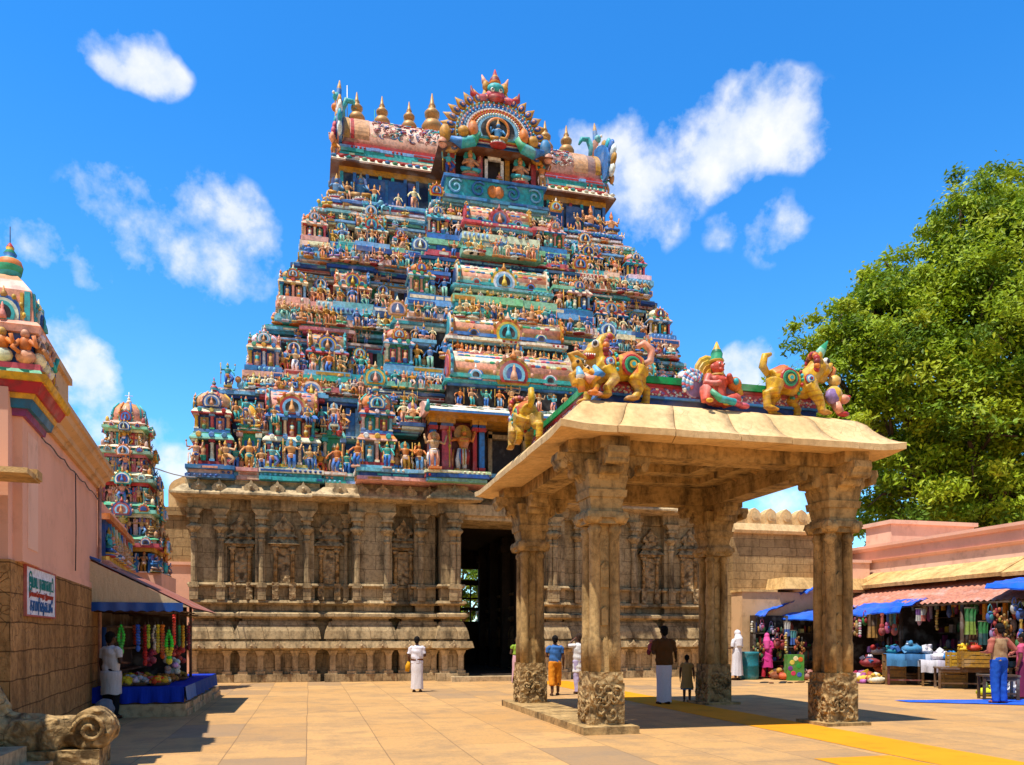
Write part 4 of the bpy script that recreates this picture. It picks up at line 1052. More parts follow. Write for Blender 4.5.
for s in (-1, 1):                                                     # makara heads at the springing
    mb.tube([(XC+s*.75, yp-.4, za+.5), (XC+s*.95, yp-.45, za+.15), (XC+s*1.35, yp-.4, za+.05), (XC+s*1.75, yp-.35, za+.2)], [.14, .2, .2, .08], 8, [P['green'], P['teal'], P['blue']])
    mb.ell((XC+s*.95, yp-.5, za+.55), (.2, .18, .3), P['orange'], nu=8, nv=6); mb.ell((XC+s*1.3, yp-.5, za+.42), (.22, .15, .2), P['gold'], nu=8, nv=6)
    mb.ell((XC+s*1.9, yp-.1, za+.5), (.22, .15, .35), pick(r, ['gold', 'blue']), nu=8, nv=6); mb.ell((XC+s*2.0, yp-.1, za+.15), (.18, .15, .2), P['salmon'], nu=8, nv=6)
tb(mb, 'great_arch', M_PAINT)
mb = MB(); zt = za+2.08                                              # horned guardian face on top
mb.ell((0, 0, .15), (.42, .28, .26), P['rose'], nu=10, nv=8); mb.ell((0, -.2, .0), (.3, .16, .16), P['red'], nu=10, nv=6); mb.ell((0, -.1, .38), (.34, .24, .22), P['teal'], nu=10, nv=8)
for s in (-1, 1):
    mb.tube([(s*.3, -.05, .05), (s*.62, -.05, .0), (s*.88, -.05, .15), (s*.92, -.05, .42)], [.16, .15, .1, .02], 7, [P['rose'], P['red'], P['maroon']])
    mb.tube([(s*.2, 0, .5), (s*.42, 0, .68), (s*.5, 0, .92)], [.12, .1, .02], 6, P['salmon']); mb.ell((s*.15, -.26, .26), (.08, .06, .08), P['white'], nu=8, nv=5); mb.ell((s*.15, -.31, .26), (.04, .03, .04), P['dark'], nu=6, nv=4)
    mb.ell((s*.36, -.05, .5), (.14, .12, .2), P['gold'], nu=7, nv=5)
mb.lathe([(.2, .5), (.24, .68), (.17, .85), (.1, .95), (.02, 1.2)], (0, 0, 0), 8, [P['orange'], P['maroon'], P['gold'], P['red']])
put(mb.mesh('guardian_face', [M_PAINT]), 'guardian_face', DC, yp+.1, zt)
put(SE[4], 'seated_statue', DC, yp-.42, za+.12, 0, 1.0)
mb = MB(); mb.lathe([(.46, .0), (.44, -.05), (.36, -.05), (.34, 0)], (0, 0, 0), 20, [P['gold'], P['orange'], P['gold']], axis='y'); put(mb.mesh('halo', [M_PAINT]), 'halo', DC, yp-.36, za+.75)
struct(FIG.build('small_figures', M_PAINT, TW, None, False), 'stuff')
# ================================================================ the stone pavilion
PX0, PX1, PY0, PY1 = 3.58, 9.57, 11.14, 17.4
PVO = Vector((6.7, 14.27, 0))
PV = thing('stone_pavilion', 'open four-pillared stone pavilion with a sloping slab roof in the middle of the courtyard', 'pavilion', PVO)
def pb(mb, name, mats, parent=None):
    mb.v = [(x-PVO.x, y-PVO.y, z) for x, y, z in mb.v]
    return mb.build(name, mats, parent or PV)
r = random.Random(8)
def jit(mb, a, seed=0):
    mb.v = [tuple(Vector(p)+Vector(mnoise.noise_vector(Vector(p)*4+Vector((seed, 0, 0))))*a) for p in mb.v]
def gridbox(mb, x0, x1, y0, y1, z0, z1, nx, ny, nz, bump=0.0, sc=6):
    """box with subdivided sides, roughened outwards"""
    def pt(x, y, z, nrm):
        p = Vector((x, y, z)); k = mnoise.noise(p*sc)*.6+abs(mnoise.noise(p*sc*1.9+Vector((9, 0, 0))))*.8
        return tuple(p+Vector(nrm)*bump*(k-.25))
    def side(f, nu, nv, nrm):
        b = len(mb.v)
        for i in range(nu+1):
            for j in range(nv+1):
                e = 0 if i in (0, nu) or j in (0, nv) else 1
                mb.v.append(pt(*f(i/nu, j/nv), tuple(q*e for q in nrm)))
        for i in range(nu):
            for j in range(nv):
                a = b+i*(nv+1)+j; mb.face((a, a+nv+1, a+nv+2, a+1), sm=True)
    L = lambda a, c, t: a+(c-a)*t
    side(lambda u, v: (L(x0, x1, u), y0, L(z0, z1, v)), nx, nz, (0, -1, 0)); side(lambda u, v: (L(x0, x1, u), y1, L(z0, z1, v)), nx, nz, (0, 1, 0))
    side(lambda u, v: (x0, L(y0, y1, u), L(z0, z1, v)), ny, nz, (-1, 0, 0)); side(lambda u, v: (x1, L(y0, y1, u), L(z0, z1, v)), ny, nz, (1, 0, 0))
    mb.box(x0+.004, x1-.004, y0+.004, y1-.004, z0+.001, z1+.002)
def m_column(seed, zb):
    rr = random.Random(seed); ped = MB(); sh = MB(); cp = MB(); br = MB()
    w = .38
    gridbox(ped, -w, w, -w, w, zb, zb+.66, 20, 20, 18, .05, 7)
    gridbox(ped, -w*.94, w*.94, -w*.94, w*.94, zb+.66, zb+.84, 12, 12, 5, .02, 9)
    for fx, fy in ((0, -1), (-1, 0), (1, 0), (0, 1)):                    # carved scroll relief
        for k in range(9):
            cx, cz = rr.uniform(-.24, .24), zb+rr.uniform(.12, .58); sgn = rr.choice((-1, 1)); ph = rr.uniform(0, 6)
            pts = []
            for i in range(11):
                a = ph+sgn*i*.62; q = .02+.013*i; u, v = cx+q*math.cos(a), cz+q*math.sin(a)
                u = max(-.34, min(.34, u)); pts.append((u, fy*(w+.012), v) if fx == 0 else (fx*(w+.012), u, v))
            ped.tube(pts, [.03]*10+[.012], 5)
    z0, z1 = zb+.84, 3.32
    sh.box(-.17, .17, -.17, .17, z0, z1)
    for a in range(4):
        x, y = .2*(1 if a % 2 else -1), .2*(1 if a < 2 else -1)
        pr = [(.12, z0), (.125, z0+.5), (.105, z0+.56), (.108, z0+1.2), (.10, z1-.16), (.13, z1-.12), (.13, z1-.07), (.10, z1-.03), (.11, z1)]
        sh.lathe(pr, (x, y, 0), 8, rot=PI/8, sm=True)
    for fx, fy in ((0, -1), (-1, 0), (1, 0), (0, 1)):
        for zz, hh, ww in ((z0+.0, .55, .10), (z0+.75, .3, .07), (z0+1.35, .42, .08)):
            p = [(-ww, zz), (-ww, zz+hh*.8), (0, zz+hh), (ww, zz+hh*.8), (ww, zz)]
            if fx == 0: sh.extr(p, 'y', fy*.16, fy*.21)
            else: sh.extr(p, 'x', fx*.16, fx*.21)
    jit(sh, .012, seed)
    # capital: rosette ring, block with lobes, stepped necking
    for k, (zz, hh, ww) in enumerate(((3.32, .09, .37), (3.41, .10, .42), (3.51, .05, .34))):
        cp.frus((-ww, ww, -ww, ww), (-ww*.94, ww*.94, -ww*.94, ww*.94), zz, zz+hh)
    for a in range(4):
        x, y = .26*(1 if a % 2 else -1), .26*(1 if a < 2 else -1)
        cp.lathe([(.15, 3.33), (.19, 3.40), (.19, 3.46), (.14, 3.52)], (x, y, 0), 9)
    for zz, hh, w0, w1 in ((3.56, .18, .30, .34), (3.74, .12, .37, .39), (3.86, .22, .35, .40)):
        cp.frus((-w0, w0, -w0, w0), (-w1, w1, -w1, w1), zz, zz+hh)
    jit(cp, .012, seed+3)
    # corbel brackets on four sides
    prof = [(0, 4.44), (.98, 4.44), (1.0, 4.34), (.93, 4.25), (.80, 4.24), (.76, 4.30), (.66, 4.28), (.62, 4.18), (.5, 4.12), (.42, 4.02), (0, 4.02)]
    for s in (-1, 1):
        br.extr([(s*u, v) for u, v in prof], 'y', -.21, .21); br.extr([(s*u, v) for u, v in prof], 'x', -.212, .212)
        for c_ in (.86, .56):
            br.lathe([(.075, -.24), (.085, 0), (.075, .24)], (s*c_, 0, 4.26 if c_ > .7 else 4.16), 10, axis='y')
            br.lathe([(.075, -.24), (.085, 0), (.075, .24)], (0, s*c_, 4.26 if c_ > .7 else 4.16), 10, axis='x')
    br.frus((-.40, .40, -.40, .40), (-.44, .44, -.44, .44), 4.08, 4.30)
    jit(br, .01, seed+5)
    return ped, sh, cp, br
for i, (x, y) in enumerate(((4.58, 12.14), (8.9, 12.14), (4.58, 16.4), (8.9, 16.4))):
    ped, sh, cp, br = m_column(60+i, .12 if x < 6 else .05)
    for q_, f_ in ((ped, .77), (sh, .84), (cp, .84)): q_.v = [(a_*f_, b_*f_, c_) for a_, b_, c_ in q_.v]
    br.v = [(a_*.8, b_*.8, c_) for a_, b_, c_ in br.v]
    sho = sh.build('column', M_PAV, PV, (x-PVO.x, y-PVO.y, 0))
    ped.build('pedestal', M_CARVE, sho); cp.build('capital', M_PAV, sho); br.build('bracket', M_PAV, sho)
mb = MB()
gridbox(mb, 4.1, 5.02, 11.6, 17.0, -.05, .12, 6, 30, 2, .015, 3); pb(mb, 'plinth', M_PAV)
for y in (12.14, 16.4): mb = MB(); gridbox(mb, 8.46, 9.34, y-.44, y+.44, -.05, .05, 8, 8, 2, .01, 3); pb(mb, 'plinth', M_PAV)
# beams and ceiling
mb = MB()
for y in (12.14, 16.4): mb.box(3.95, 9.5, y-.24, y+.24, 4.44, 4.66)
for x in (4.58, 8.9): mb.box(x-.237, x+.237, 11.5, 17.05, 4.437, 4.655)
jit(mb, .008); pb(mb, 'beam', M_PAV)
mb = MB()
for k, (ins, z0, z1) in enumerate(((.26, 4.66, 4.86), (.75, 4.80, 4.98), (1.2, 4.92, 5.10))):
    a0, a1, b0, b1 = 4.58+ins, 8.9-ins, 12.14+ins, 16.4-ins; t = .5
    mb.box(a0-t, a1+t, b0-t, b0, z0, z1); mb.box(a0-t, a1+t, b1, b1+t, z0, z1); mb.box(a0-t, a0, b0+.002, b1-.002, z0, z1); mb.box(a1, a1+t, b0+.002, b1-.002, z0, z1)
for k in range(5):
    y = 13.3+k*.53; mb.box(5.7, 7.8, y, y+.51, 5.06+.012*(k % 2), 5.16)
jit(mb, .006); pb(mb, 'ceiling', M_PAV)
# curved slab roof, built slab by slab
RPROF = [(.75, 4.66), (.12, 4.60), (.0, 4.58), (-.005, 4.68), (.07, 4.71), (.18, 4.78), (.28, 4.88), (.36, 4.98), (.43, 5.09), (.53, 5.18), (.66, 5.24), (.86, 5.28), (2.2, 5.31)]
mb = MB()
cs = [(PX0, PY0), (PX1, PY0), (PX1, PY1), (PX0, PY1)]; ctr = Vector(((PX0+PX1)/2, (PY0+PY1)/2))
def cpt(i, d):
    x, y = cs[i % 4]; return Vector((x+(d if x < 6 else -d), y+(d if y < 14 else -d)))
rr = random.Random(4)
for sd in range(4):
    nseg = 6; fr_ = [0]+sorted((i+rr.uniform(-.2, .2))/nseg for i in range(1, nseg))+[1]
    for q in range(nseg):
        f0, f1 = fr_[q]+(.0012 if q else 0), fr_[q+1]-(.0012 if q < nseg-1 else 0); dz = rr.uniform(-.007, .007); base_ = len(mb.v); nsub = 5
        for i in range(nsub+1):
            f = f0+(f1-f0)*i/nsub
            for d_, z in RPROF:
                p = cpt(sd, d_).lerp(cpt(sd+1, d_), f)
                dc = min(f, 1-f)*6.3
                lift = .05*math.exp(-(dc/.28)**2)*max(0, 1-max(d_, 0)/.5)
                nzv = mnoise.noise(Vector((p.x*2, p.y*2, z*3)))*.012
                mb.v.append((p.x, p.y, z+dz*(1 if d_ < .9 else 0)+lift+nzv))
        K = len(RPROF)
        for i in range(nsub):
            for j in range(K-1):
                a = base_+i*K+j; mb.face((a, a+1, a+K+1, a+K), sm=(j > 3))
        mb.face([base_+j for j in range(K)]); mb.face([base_+nsub*K+j for j in range(K)][::-1])
mb.box(PX0+2.1, PX1-2.1, PY0+2.1, PY1-2.1, 5.2, 5.3)
mb.box(PX0+.55, PX1-.55, PY0+.55, PY1-.55, 4.665, 4.79) if False else None
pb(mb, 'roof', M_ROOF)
# painted parapet
mb = MB(); r = random.Random(12)
i0 = 1.0
for ins, z0, z1, c in ((i0, 5.28, 5.44, 'deep'), (i0-.05, 5.44, 5.48, 'blue'), (i0, 5.48, 5.64, 'rose'), (i0-.03, 5.64, 5.68, 'red'), (i0-.06, 5.69, 5.80, 'green')):
    a0, a1, b0, b1 = PX0+ins, PX1-ins, PY0+ins, PY1-ins; t = .35
    cc = hexc('#0d9a4e') if c == 'green' else (hexc('#123a86') if c == 'deep' else P[c])
    mb.box(a0, a1, b0, b0+t, z0, z1, cc); mb.box(a0, a1, b1-t, b1, z0, z1, cc); mb.box(a0, a0+t, b0+t, b1-t, z0, z1, cc); mb.box(a1-t, a1, b0+t, b1-t, z0, z1, cc)
for i in range(220):
    x = PX0+i0+.05+(PX1-PX0-2*i0-.1)*i/219
    mb.ell((x, PY0+i0-.005, 5.56+r.uniform(-.06, .06)), (.026, .012, .02), pick(r, ['white', 'pink', 'cream', 'lilac', 'white']), nu=6, nv=4)
for i in range(200):
    y = PY0+i0+.05+(PY1-PY0-2*i0-.1)*i/199
    mb.ell((PX0+i0-.005, y, 5.56+r.uniform(-.06, .06)), (.012, .026, .02), pick(r, ['white', 'pink', 'cream', 'lilac', 'white']), nu=6, nv=4)
pb(mb, 'painted_parapet', M_PAINT)

# ---------------------------------------------------------------- roof statues
YEL, ORG, SKR = hexc('#e3b01e'), hexc('#e0761f'), hexc('#d4553c')
def disc(mb, o, R_, y, cols, sx=1, ang=0):
    for k, (f, c) in enumerate(zip((1, .82, .6, .38, .2), cols)):
        mb.lathe([(R_*f, y), (R_*f*.9, y-.022-.014*k)], o, 14, c, axis='y', sm=False, sx=sx)
def lioncol(v):
    k = .88+.22*mnoise.noise(v*9); c = YEL
    e = mnoise.noise(v*6)*.03
    if v.z+e > .64 and .14 < v.x < .5: c = ORG
    elif .14 < v.x+e < .34 and v.z > .42: c = ORG
    elif v.z < .07: c = hexc('#c98a1c')
    elif v.z < .42 and math.sin(v.z*75+v.x*9) > .72: c = hexc('#cf8f18')
    elif v.z > .42 and math.sin(v.x*62+v.z*30+3*mnoise.noise(v*7)) > .86: c = hexc('#d89a1a')
    if v.z < .6 and v.z > .36 and abs(v.y) < .13: k *= .95
    return tuple(q*k for q in c)
def m_lion(root, up=True):
    """standing yellow lion, head towards -x"""
    b = MB()
    b.tube([(.50, 0, .58), (.34, 0, .62), (.1, 0, .55), (-.16, 0, .52), (-.26, 0, .58)], [.17, .235, .205, .215, .20], 12)
    hx, hz = (-.24, .80) if up else (-.40, .86)
    b.tube([(-.14, 0, .58), ((hx-.14)/2, 0, (.58+hz)/2), (hx, 0, hz)], [.2, .17, .16], 10)
    b.ell((hx, 0, hz), (.19, .17, .17)); b.ell((hx-.13, 0, hz-.05), (.11, .12, .09))
    if up: b.tube([(hx+.02, -.02, hz+.08), (hx+.10, -.02, hz+.20), (hx+.22, -.02, hz+.27), (hx+.30, -.02, hz+.24)], [.11, .09, .06, .03], 8)
    else: b.tube([(hx-.1, 0, hz+.02), (hx-.22, 0, hz+.02), (hx-.28, 0, hz+.10)], [.09, .07, .03], 8)
    b.tube([(hx-.02, -.03, hz-.17), (hx-.10, -.02, hz-.20), (hx-.19, 0, hz-.16)], [.07, .065, .04], 8)
    for s in (-1, 1):
        b.ell((hx+.06, s*.15, hz+.15), (.05, .04, .08))
        b.tube([(.44, s*.13, .52), (.33, s*.18, .34), (.42, s*.17, .19), (.34, s*.17, .05)] if s < 0 else [(.5, s*.12, .52), (.56, s*.15, .32), (.68, s*.15, .30), (.66, s*.15, .05)], [.17, .12, .075, .07], 9)
        fx = .34 if s < 0 else .66
        b.ell((fx-.06, s*.17, .045), (.11, .075, .05))
        b.tube([(-.12, s*.14, .5), (-.02 if s < 0 else -.25, s*.2, .30), (-.14 if s < 0 else -.32, s*.2, .17), (-.12 if s < 0 else -.34, s*.2, .04)], [.13, .10, .075, .065], 9)
        b.ell((-.18 if s < 0 else -.40, s*.2, .045), (.10, .075, .05))
        for k in range(4):
            b.ell(((fx-.15 if True else 0), s*.17+(k-1.5)*.035, .03), (.035, .018, .028)); b.ell(((-.26 if s < 0 else -.48), s*.2+(k-1.5)*.035, .03), (.035, .018, .028))
    remesh(b, 'body', M_GLOSS, .014, 7, lioncol, root)
    t = MB(); t.tube([(.56, 0, .66), (.68, 0, .72), (.70, 0, .90), (.56, 0, 1.0), (.44, 0, .93)] if up else [(.56, 0, .66), (.66, 0, .80), (.62, 0, .98), (.5, 0, 1.02)], [.05, .06, .07, .06, .03] if up else [.05, .07, .06, .03], 8, YEL if not up else P['salmon']); t.build('tail', M_GLOSS, root)
    m = MB()
    for k in range(13):
        a = -.6+k*.36; m.ell((hx+.11+.02*math.cos(a), .17*math.cos(a), hz+.02+.19*math.sin(a)), (.06, .05, .06), [P['red'], P['orange'], P['maroon']][k % 3], nu=8, nv=5)
    m.build('mane', M_GLOSS, root)
    m = MB(); m.ell((hx-.13, -.045, hz-.115), (.105, .10, .045), P['red'], nu=10, nv=6); m.ell((hx-.20, -.05, hz-.10), (.06, .07, .03), P['rose'], nu=8, nv=5)
    for k in range(5): m.lathe([(.014, 0), (.002, -.05)], (hx-.22+.035*k, -.125, hz-.085), 5, P['white'])
    if up: m.ell((hx+.19, -.075, hz+.23), (.06, .035, .055), P['red'], nu=8, nv=5)
    m.build('mouth', M_GLOSS, root)
    for s in (-1, 1):
        e = MB(); e.ell((hx-.07, s*.125, hz+.07), (.062, .055, .066), P['white'], nu=10, nv=6); e.ell((hx-.085, s*.155, hz+.07), (.042, .036, .046), P['dark'], nu=8, nv=5); e.build('eye', M_GLOSS, root)
    sd = MB()
    for s in (-1, 1):
        tmp = MB(); disc(tmp, (.28, 0, .56), .18, -.205, [P['red'], P['green'], hexc('#1d5a3c'), P['yellow'], P['teal']])
        disc(tmp, (-.10, 0, .58), .095, -.20, [P['red'], P['sky'], P['white'], P['blue'], P['red']])
        sd.add(tmp, Matrix.Scale(s, 4, (0, 1, 0)) if s < 0 else Matrix.Identity(4)) if False else sd.add(tmp, Matrix.Identity(4) if s > 0 else Matrix.Scale(-1, 4, (0, 1, 0)))
    for k in range(18):
        a = 2*PI*k/18
        sd.ell((.04+.01*math.cos(a), .225*math.cos(a), .55+.225*math.sin(a)), (.03, .035, .035), [P['green'], P['teal'], P['red']][k % 3], nu=6, nv=4)
    sd.build('saddle', M_GLOSS, root)
def lion_helper(root, mirrored=False):
    """crouching attendant under the lion's chest"""
    s = -1 if mirrored else 1
    b = MB(); X = lambda x: x
    b.ell((-.50, -.1, .30), (.16, .14, .19)); b.ell((-.62, -.14, .50), (.10, .09, .11)); b.tube([(-.42, -.2, .40), (-.32, -.3, .3), (-.46, -.3, .22)], [.07, .055, .05], 8)
    b.tube([(-.6, -.18, .38), (-.74, -.22, .30), (-.70, -.26, .14)], [.07, .06, .05], 8); b.tube([(-.5, -.16, .2), (-.62, -.28, .2), (-.58, -.26, .05)], [.09, .08, .06], 8); b.tube([(-.42, -.1, .2), (-.36, -.28, .14), (-.40, -.30, .05)], [.09, .07, .05], 8)
    b.ell((-.42, -.33, .04), (.10, .05, .04)); b.tube([(-.66, -.14, .56), (-.74, -.14, .66), (-.62, -.14, .70), (-.46, -.14, .62)], [.06, .05, .045, .02], 8)
    o = remesh(b, 'attendant', M_GLOSS, .014, 3, lambda v: hexc('#d99a1f') if v.z > .12 else P['orange'], root)
    c = MB(); c.tube([(-.38, -.24, .48), (-.30, -.30, .34), (-.42, -.28, .24)], [.03, .09, .03], 8, [P['sky'], P['blue']]); c.tube([(-.64, -.24, .44), (-.60, -.27, .3), (-.66, -.24, .2)], [.03, .08, .03], 8, [P['sky'], P['white']])
    c.tube([(-.56, -.26, .32), (-.46, -.3, .24), (-.38, -.3, .28)], [.05, .07, .04], 8, P['salmon']); c.ell((-.64, -.24, .53), (.03, .02, .03), P['dark'], nu=6, nv=4); c.ell((-.38, -.30, .035), (.14, .06, .035), P['salmon'], nu=8, nv=5)
    c.build('cloth', M_GLOSS, root)
L1 = thing('lion_statue', 'yellow lion statue with raised snout and crouching attendant at the near pavilion roof corner', 'statue', (4.68, 11.95, 5.265), 0, 'painted lions on the pavilion roof')
m_lion(L1, True); lion_helper(L1)
L2 = thing('lion_statue', 'yellow lion statue with a green crest on the right end of the pavilion roof edge', 'statue', (8.05, 11.93, 5.27), PI, 'painted lions on the pavilion roof')
m_lion(L2, False)
m = MB(); m.lathe([(.03, 0), (.09, .1), (.07, .22), (.01, .40)], (0, 0, 0), 8, [P['green'], P['mint'], P['green']], sy=.4)
m.v = [tuple(Matrix.Rotation(-.6, 4, 'Y') @ Vector(p)+Vector((-.36, .02, 1.0))) for p in m.v]; m.build('crest', M_GLOSS, L2)
m = MB(); m.ell((-.78, .05, .33), (.13, .13, .15), P['yellow'], nu=10, nv=7); m.ell((-.80, .05, .55), (.09, .09, .09), P['yellow'], nu=8, nv=6); m.ell((-.92, .08, .28), (.10, .09, .07), P['salmon'], nu=8, nv=6)
m.tube([(-.78, .1, .2), (-.84, .14, .05)], [.07, .055], 7, P['salmon']); m.ell((-.88, .14, .04), (.10, .06, .04), P['red'], nu=8, nv=5); m.tube([(-.78, .0, .62), (-.84, 0, .75), (-.78, 0, .80)], [.04, .03, .015], 6, P['orange']); m.ell((-.72, .12, .3), (.12, .06, .12), P['lilac'], nu=8, nv=6); m.ell((-.98, .1, .31), (.05, .05, .03), P['red'], nu=6, nv=5)
m.v = [((p[0]+.78)*1.2-.66, p[1]*1.2, p[2]*1.15) for p in m.v]; m.build('attendant', M_GLOSS, L2)
L3 = thing('lion_statue', 'yellow lion statue seen from behind on the left slope of the pavilion roof', 'statue', (4.12, 15.3, 5.27), PI/2+.1, 'painted lions on the pavilion roof')
m_lion(L3, False)
L3.rotation_euler = (0, 0, -PI/2)
# seated figure with halo and feather fans
S1 = thing('seated_statue', 'red-skinned seated statue with green crown between two yellow lions on the pavilion roof', 'statue', (6.52, 11.9, 5.27), .25)
b = MB()
b.tube([(0, 0, .12), (0, 0, .3), (0, -.01, .46), (0, 0, .56)], [.16, .15, .18, .12], 12); b.ell((0, -.01, .16), (.19, .14, .12))
for s in (-1, 1):
    b.ell((s*.09, -.10, .46), (.085, .06, .07))
    b.tube([(s*.17, 0, .53), (s*.27, -.04, .38), (s*.16, -.19, .36)] if s < 0 else [(s*.17, 0, .53), (s*.27, -.1, .40), (s*.08, -.22, .48)], [.08, .07, .05], 8)
    b.ell((-.14, -.21, .37) if s < 0 else (.06, -.23, .50), (.05, .05, .05))
b.tube([(-.10, -.02, .14), (-.34, -.10, .24), (-.36, -.14, .05)], [.12, .11, .08], 9); b.tube([(.10, -.02, .14), (.24, -.2, .16), (-.02, -.26, .08)], [.12, .10, .07], 9)
b.tube([(0, 0, .54), (0, -.01, .64)], [.08, .07], 8); b.ell((0, -.03, .70), (.105, .11, .125)); b.ell((0, -.135, .69), (.025, .035, .03)); b.ell((0, -.12, .63), (.06, .03, .03))
for s in (-1, 1): b.ell((s*.11, 0, .69), (.02, .03, .05))
remesh(b, 'body', M_GLOSS, .014, 3, lambda v: SKR, S1)
m = MB(); m.lathe([(.11, .77), (.125, .81), (.09, .86), (.10, .92), (.075, .98), (.05, 1.02), (.012, 1.12)], (0, 0, 0), 10, [P['yellow'], P['green'], P['green'], hexc('#1d7a52'), P['yellow'], P['yellow']]); m.build('crown', M_GLOSS, S1)
m = MB(); disc(m, (0, 0, .58), .37, .17, [P['yellow'], hexc('#d8b23a'), P['gold'], P['yellow'], P['gold']], .95); m.build('halo', M_GLOSS, S1)
for s in (-1, 1):
    e = MB(); e.ell((s*.042, -.122, .725), (.03, .018, .018), P['white'], nu=8, nv=5); e.ell((s*.042, -.136, .725), (.014, .01, .014), P['dark'], nu=6, nv=4); e.build('eye', M_GLOSS, S1)
    f = MB()
    for k in range(3):
        for i in range(16-3*k):
            a = -.4+2.6*i/(15-3*k); R_ = .26-.07*k
            f.ell((s*(.40+R_*math.cos(a)*.9), .08-.02*k, .36+R_*math.sin(a)*.9), (.045, .03, .045), [P['white'], P['blue'], P['rose'], P['sky']][(i+k) % 4], nu=6, nv=4)
    f.lathe([(.2, .06), (.2, .10)], (s*.42, 0, .36), 14, P['lilac'], axis='y', sm=False); f.build('feather_fan', M_GLOSS, S1)
m = MB(); m.ell((.26, -.14, .42), (.13, .1, .12), P['orange'], nu=10, nv=7); m.ell((.2, -.24, .43), (.05, .04, .06), P['teal'], nu=8, nv=5); m.tube([(.34, -.1, .4), (.42, -.12, .26)], [.08, .05], 8, P['yellow']); m.build('conch', M_GLOSS, S1)
m = MB(); m.tube([(-.30, -.18, .22), (-.16, -.26, .09), (.1, -.3, .06), (.3, -.26, .05)], [.05, .06, .06, .04], 8, [P['green'], P['teal'], P['rose']]); m.ell((.35, -.24, .05), (.14, .08, .05), P['rose'], nu=8, nv=5)
for x in (-.38, -.02): m.ell((x, -.25, .04), (.07, .05, .035), P['yellow'], nu=8, nv=5)
m.lathe([(.15, .53), (.13, .57)], (0, -.02, 0), 10, P['gold'], sy=.9); m.build('garment', M_GLOSS, S1)
# ================================================================ people
def person(label, x, y, rz, H, skin, hair='#15110f', arms=('down', 'down'), stride=.0, look=0.0, group=None):
    """facing +y; returns root and a dict of joints; body is one continuous remeshed surface"""
    root = thing('person', label, 'person', (x, y, .0), rz, group)
    k = H/1.7; b = MB(); S = lambda *p: (p[0]*k, p[1]*k, p[2]*k); J = {}
    sk = hexc(skin)
    def T(pts, rad, n=10): b.tube([S(*p) for p in pts], [q*k for q in rad], n)
    def E(o, r_): b.ell(S(*o), S(*r_), nu=14, nv=10)
    E((0, .0, 1.575), (.074, .092, .108)); E((0, .045, 1.52), (.055, .06, .06)); E((look*.02, .098, 1.56), (.016, .022, .024)); E((0, .082, 1.515), (.03, .02, .012))
    for s in (-1, 1): E((s*.078, -.005, 1.565), (.014, .025, .034))
    T([(0, -.01, 1.36), (0, -.005, 1.42), (0, .005, 1.50)], [.068, .054, .052])
    E((0, 0, 1.25), (.165, .105, .16)); E((0, 0, 1.06), (.14, .098, .15)); E((0, -.01, .92), (.158, .112, .12))
    for s in (-1, 1):
        E((s*.155, -.005, 1.345), (.065, .06, .06))
        fy = s*stride
        T([(s*.085, 0, .90), (s*.095, fy*.5+.015, .50), (s*.095, fy-.02, .09)], [.088, .062, .042])
        E((s*.095, fy*.5-.018, .36), (.046, .048, .11))
        E((s*.10, fy+.05, .04), (.045, .125, .035))
    for s, pose in zip((-1, 1), arms):
        sh = (s*.185, 0, 1.345)
        el, wr = {'down': ((s*.235, -.02, 1.08), (s*.245, .04, .84)), 'front': ((s*.24, .0, 1.10), (s*.13, .24, 1.08)), 'hip': ((s*.36, -.06, 1.13), (s*.19, .03, .97)),
                  'head': ((s*.30, .12, 1.34), (s*.12, .12, 1.50)), 'pray': ((s*.24, .06, 1.14), (s*.03, .2, 1.27)), 'bag': ((s*.25, -.02, 1.09), (s*.24, .06, .86)), 'out': ((s*.27, .04, 1.12), (s*.34, .2, .98))}[pose]
        T([sh, el, wr], [.052, .042, .030]); J[s] = (sh, el, wr)
        d_ = (Vector(wr)-Vector(el)).normalized(); u = d_.orthogonal().normalized()
        u = Vector((0, 1, 0))-d_*d_.y
        u = u.normalized() if u.length > .2 else Vector((1, 0, 0)); w_ = d_.cross(u)
        pc = Vector(wr)+d_*.045
        rot = Matrix((w_, u, d_)).transposed()
        b.ell(S(*pc), S(.018, .042, .05), nu=10, nv=8, rot=rot)
        for q, L in enumerate((.07, .08, .075, .06)):
            o0 = Vector(wr)+d_*.07+u*(.030-.02*q); o1 = o0+d_*L*.55; o2 = o0+d_*L*.85-w_*s*.022
            T([o0, o1, o2], [.0105, .0098, .008], 6)
        t0 = Vector(wr)+d_*.025+u*.034; T([t0, t0+u*.028+d_*.025, t0+u*.03+d_*.055], [.012, .011, .008], 6)
    remesh(b, 'body', M_SKIN, .0105*k, 2, None, root, None, sk)
    for s in (-1, 1):
        e = MB(); e.ell(S(s*.03, .082, 1.585), S(.013, .010, .009), (.8, .8, .8), nu=8, nv=5); e.ell(S(s*.03, .091, 1.585), S(.006, .004, .006), (.01, .01, .01), nu=6, nv=4); e.build('eye', M_SKIN, root)
    if hair:
        h = MB(); h.ell(S(0, -.016, 1.605), S(.088, .098, .096), nu=14, nv=10); h.ell(S(0, -.05, 1.545), S(.072, .058, .075), nu=12, nv=8)
        remesh(h, 'hair', M_CLOTH, .01*k, 1, None, root, None, hexc(hair), lambda c: c+Vector(mnoise.noise_vector(c*40))*.006)
    return root, J, k
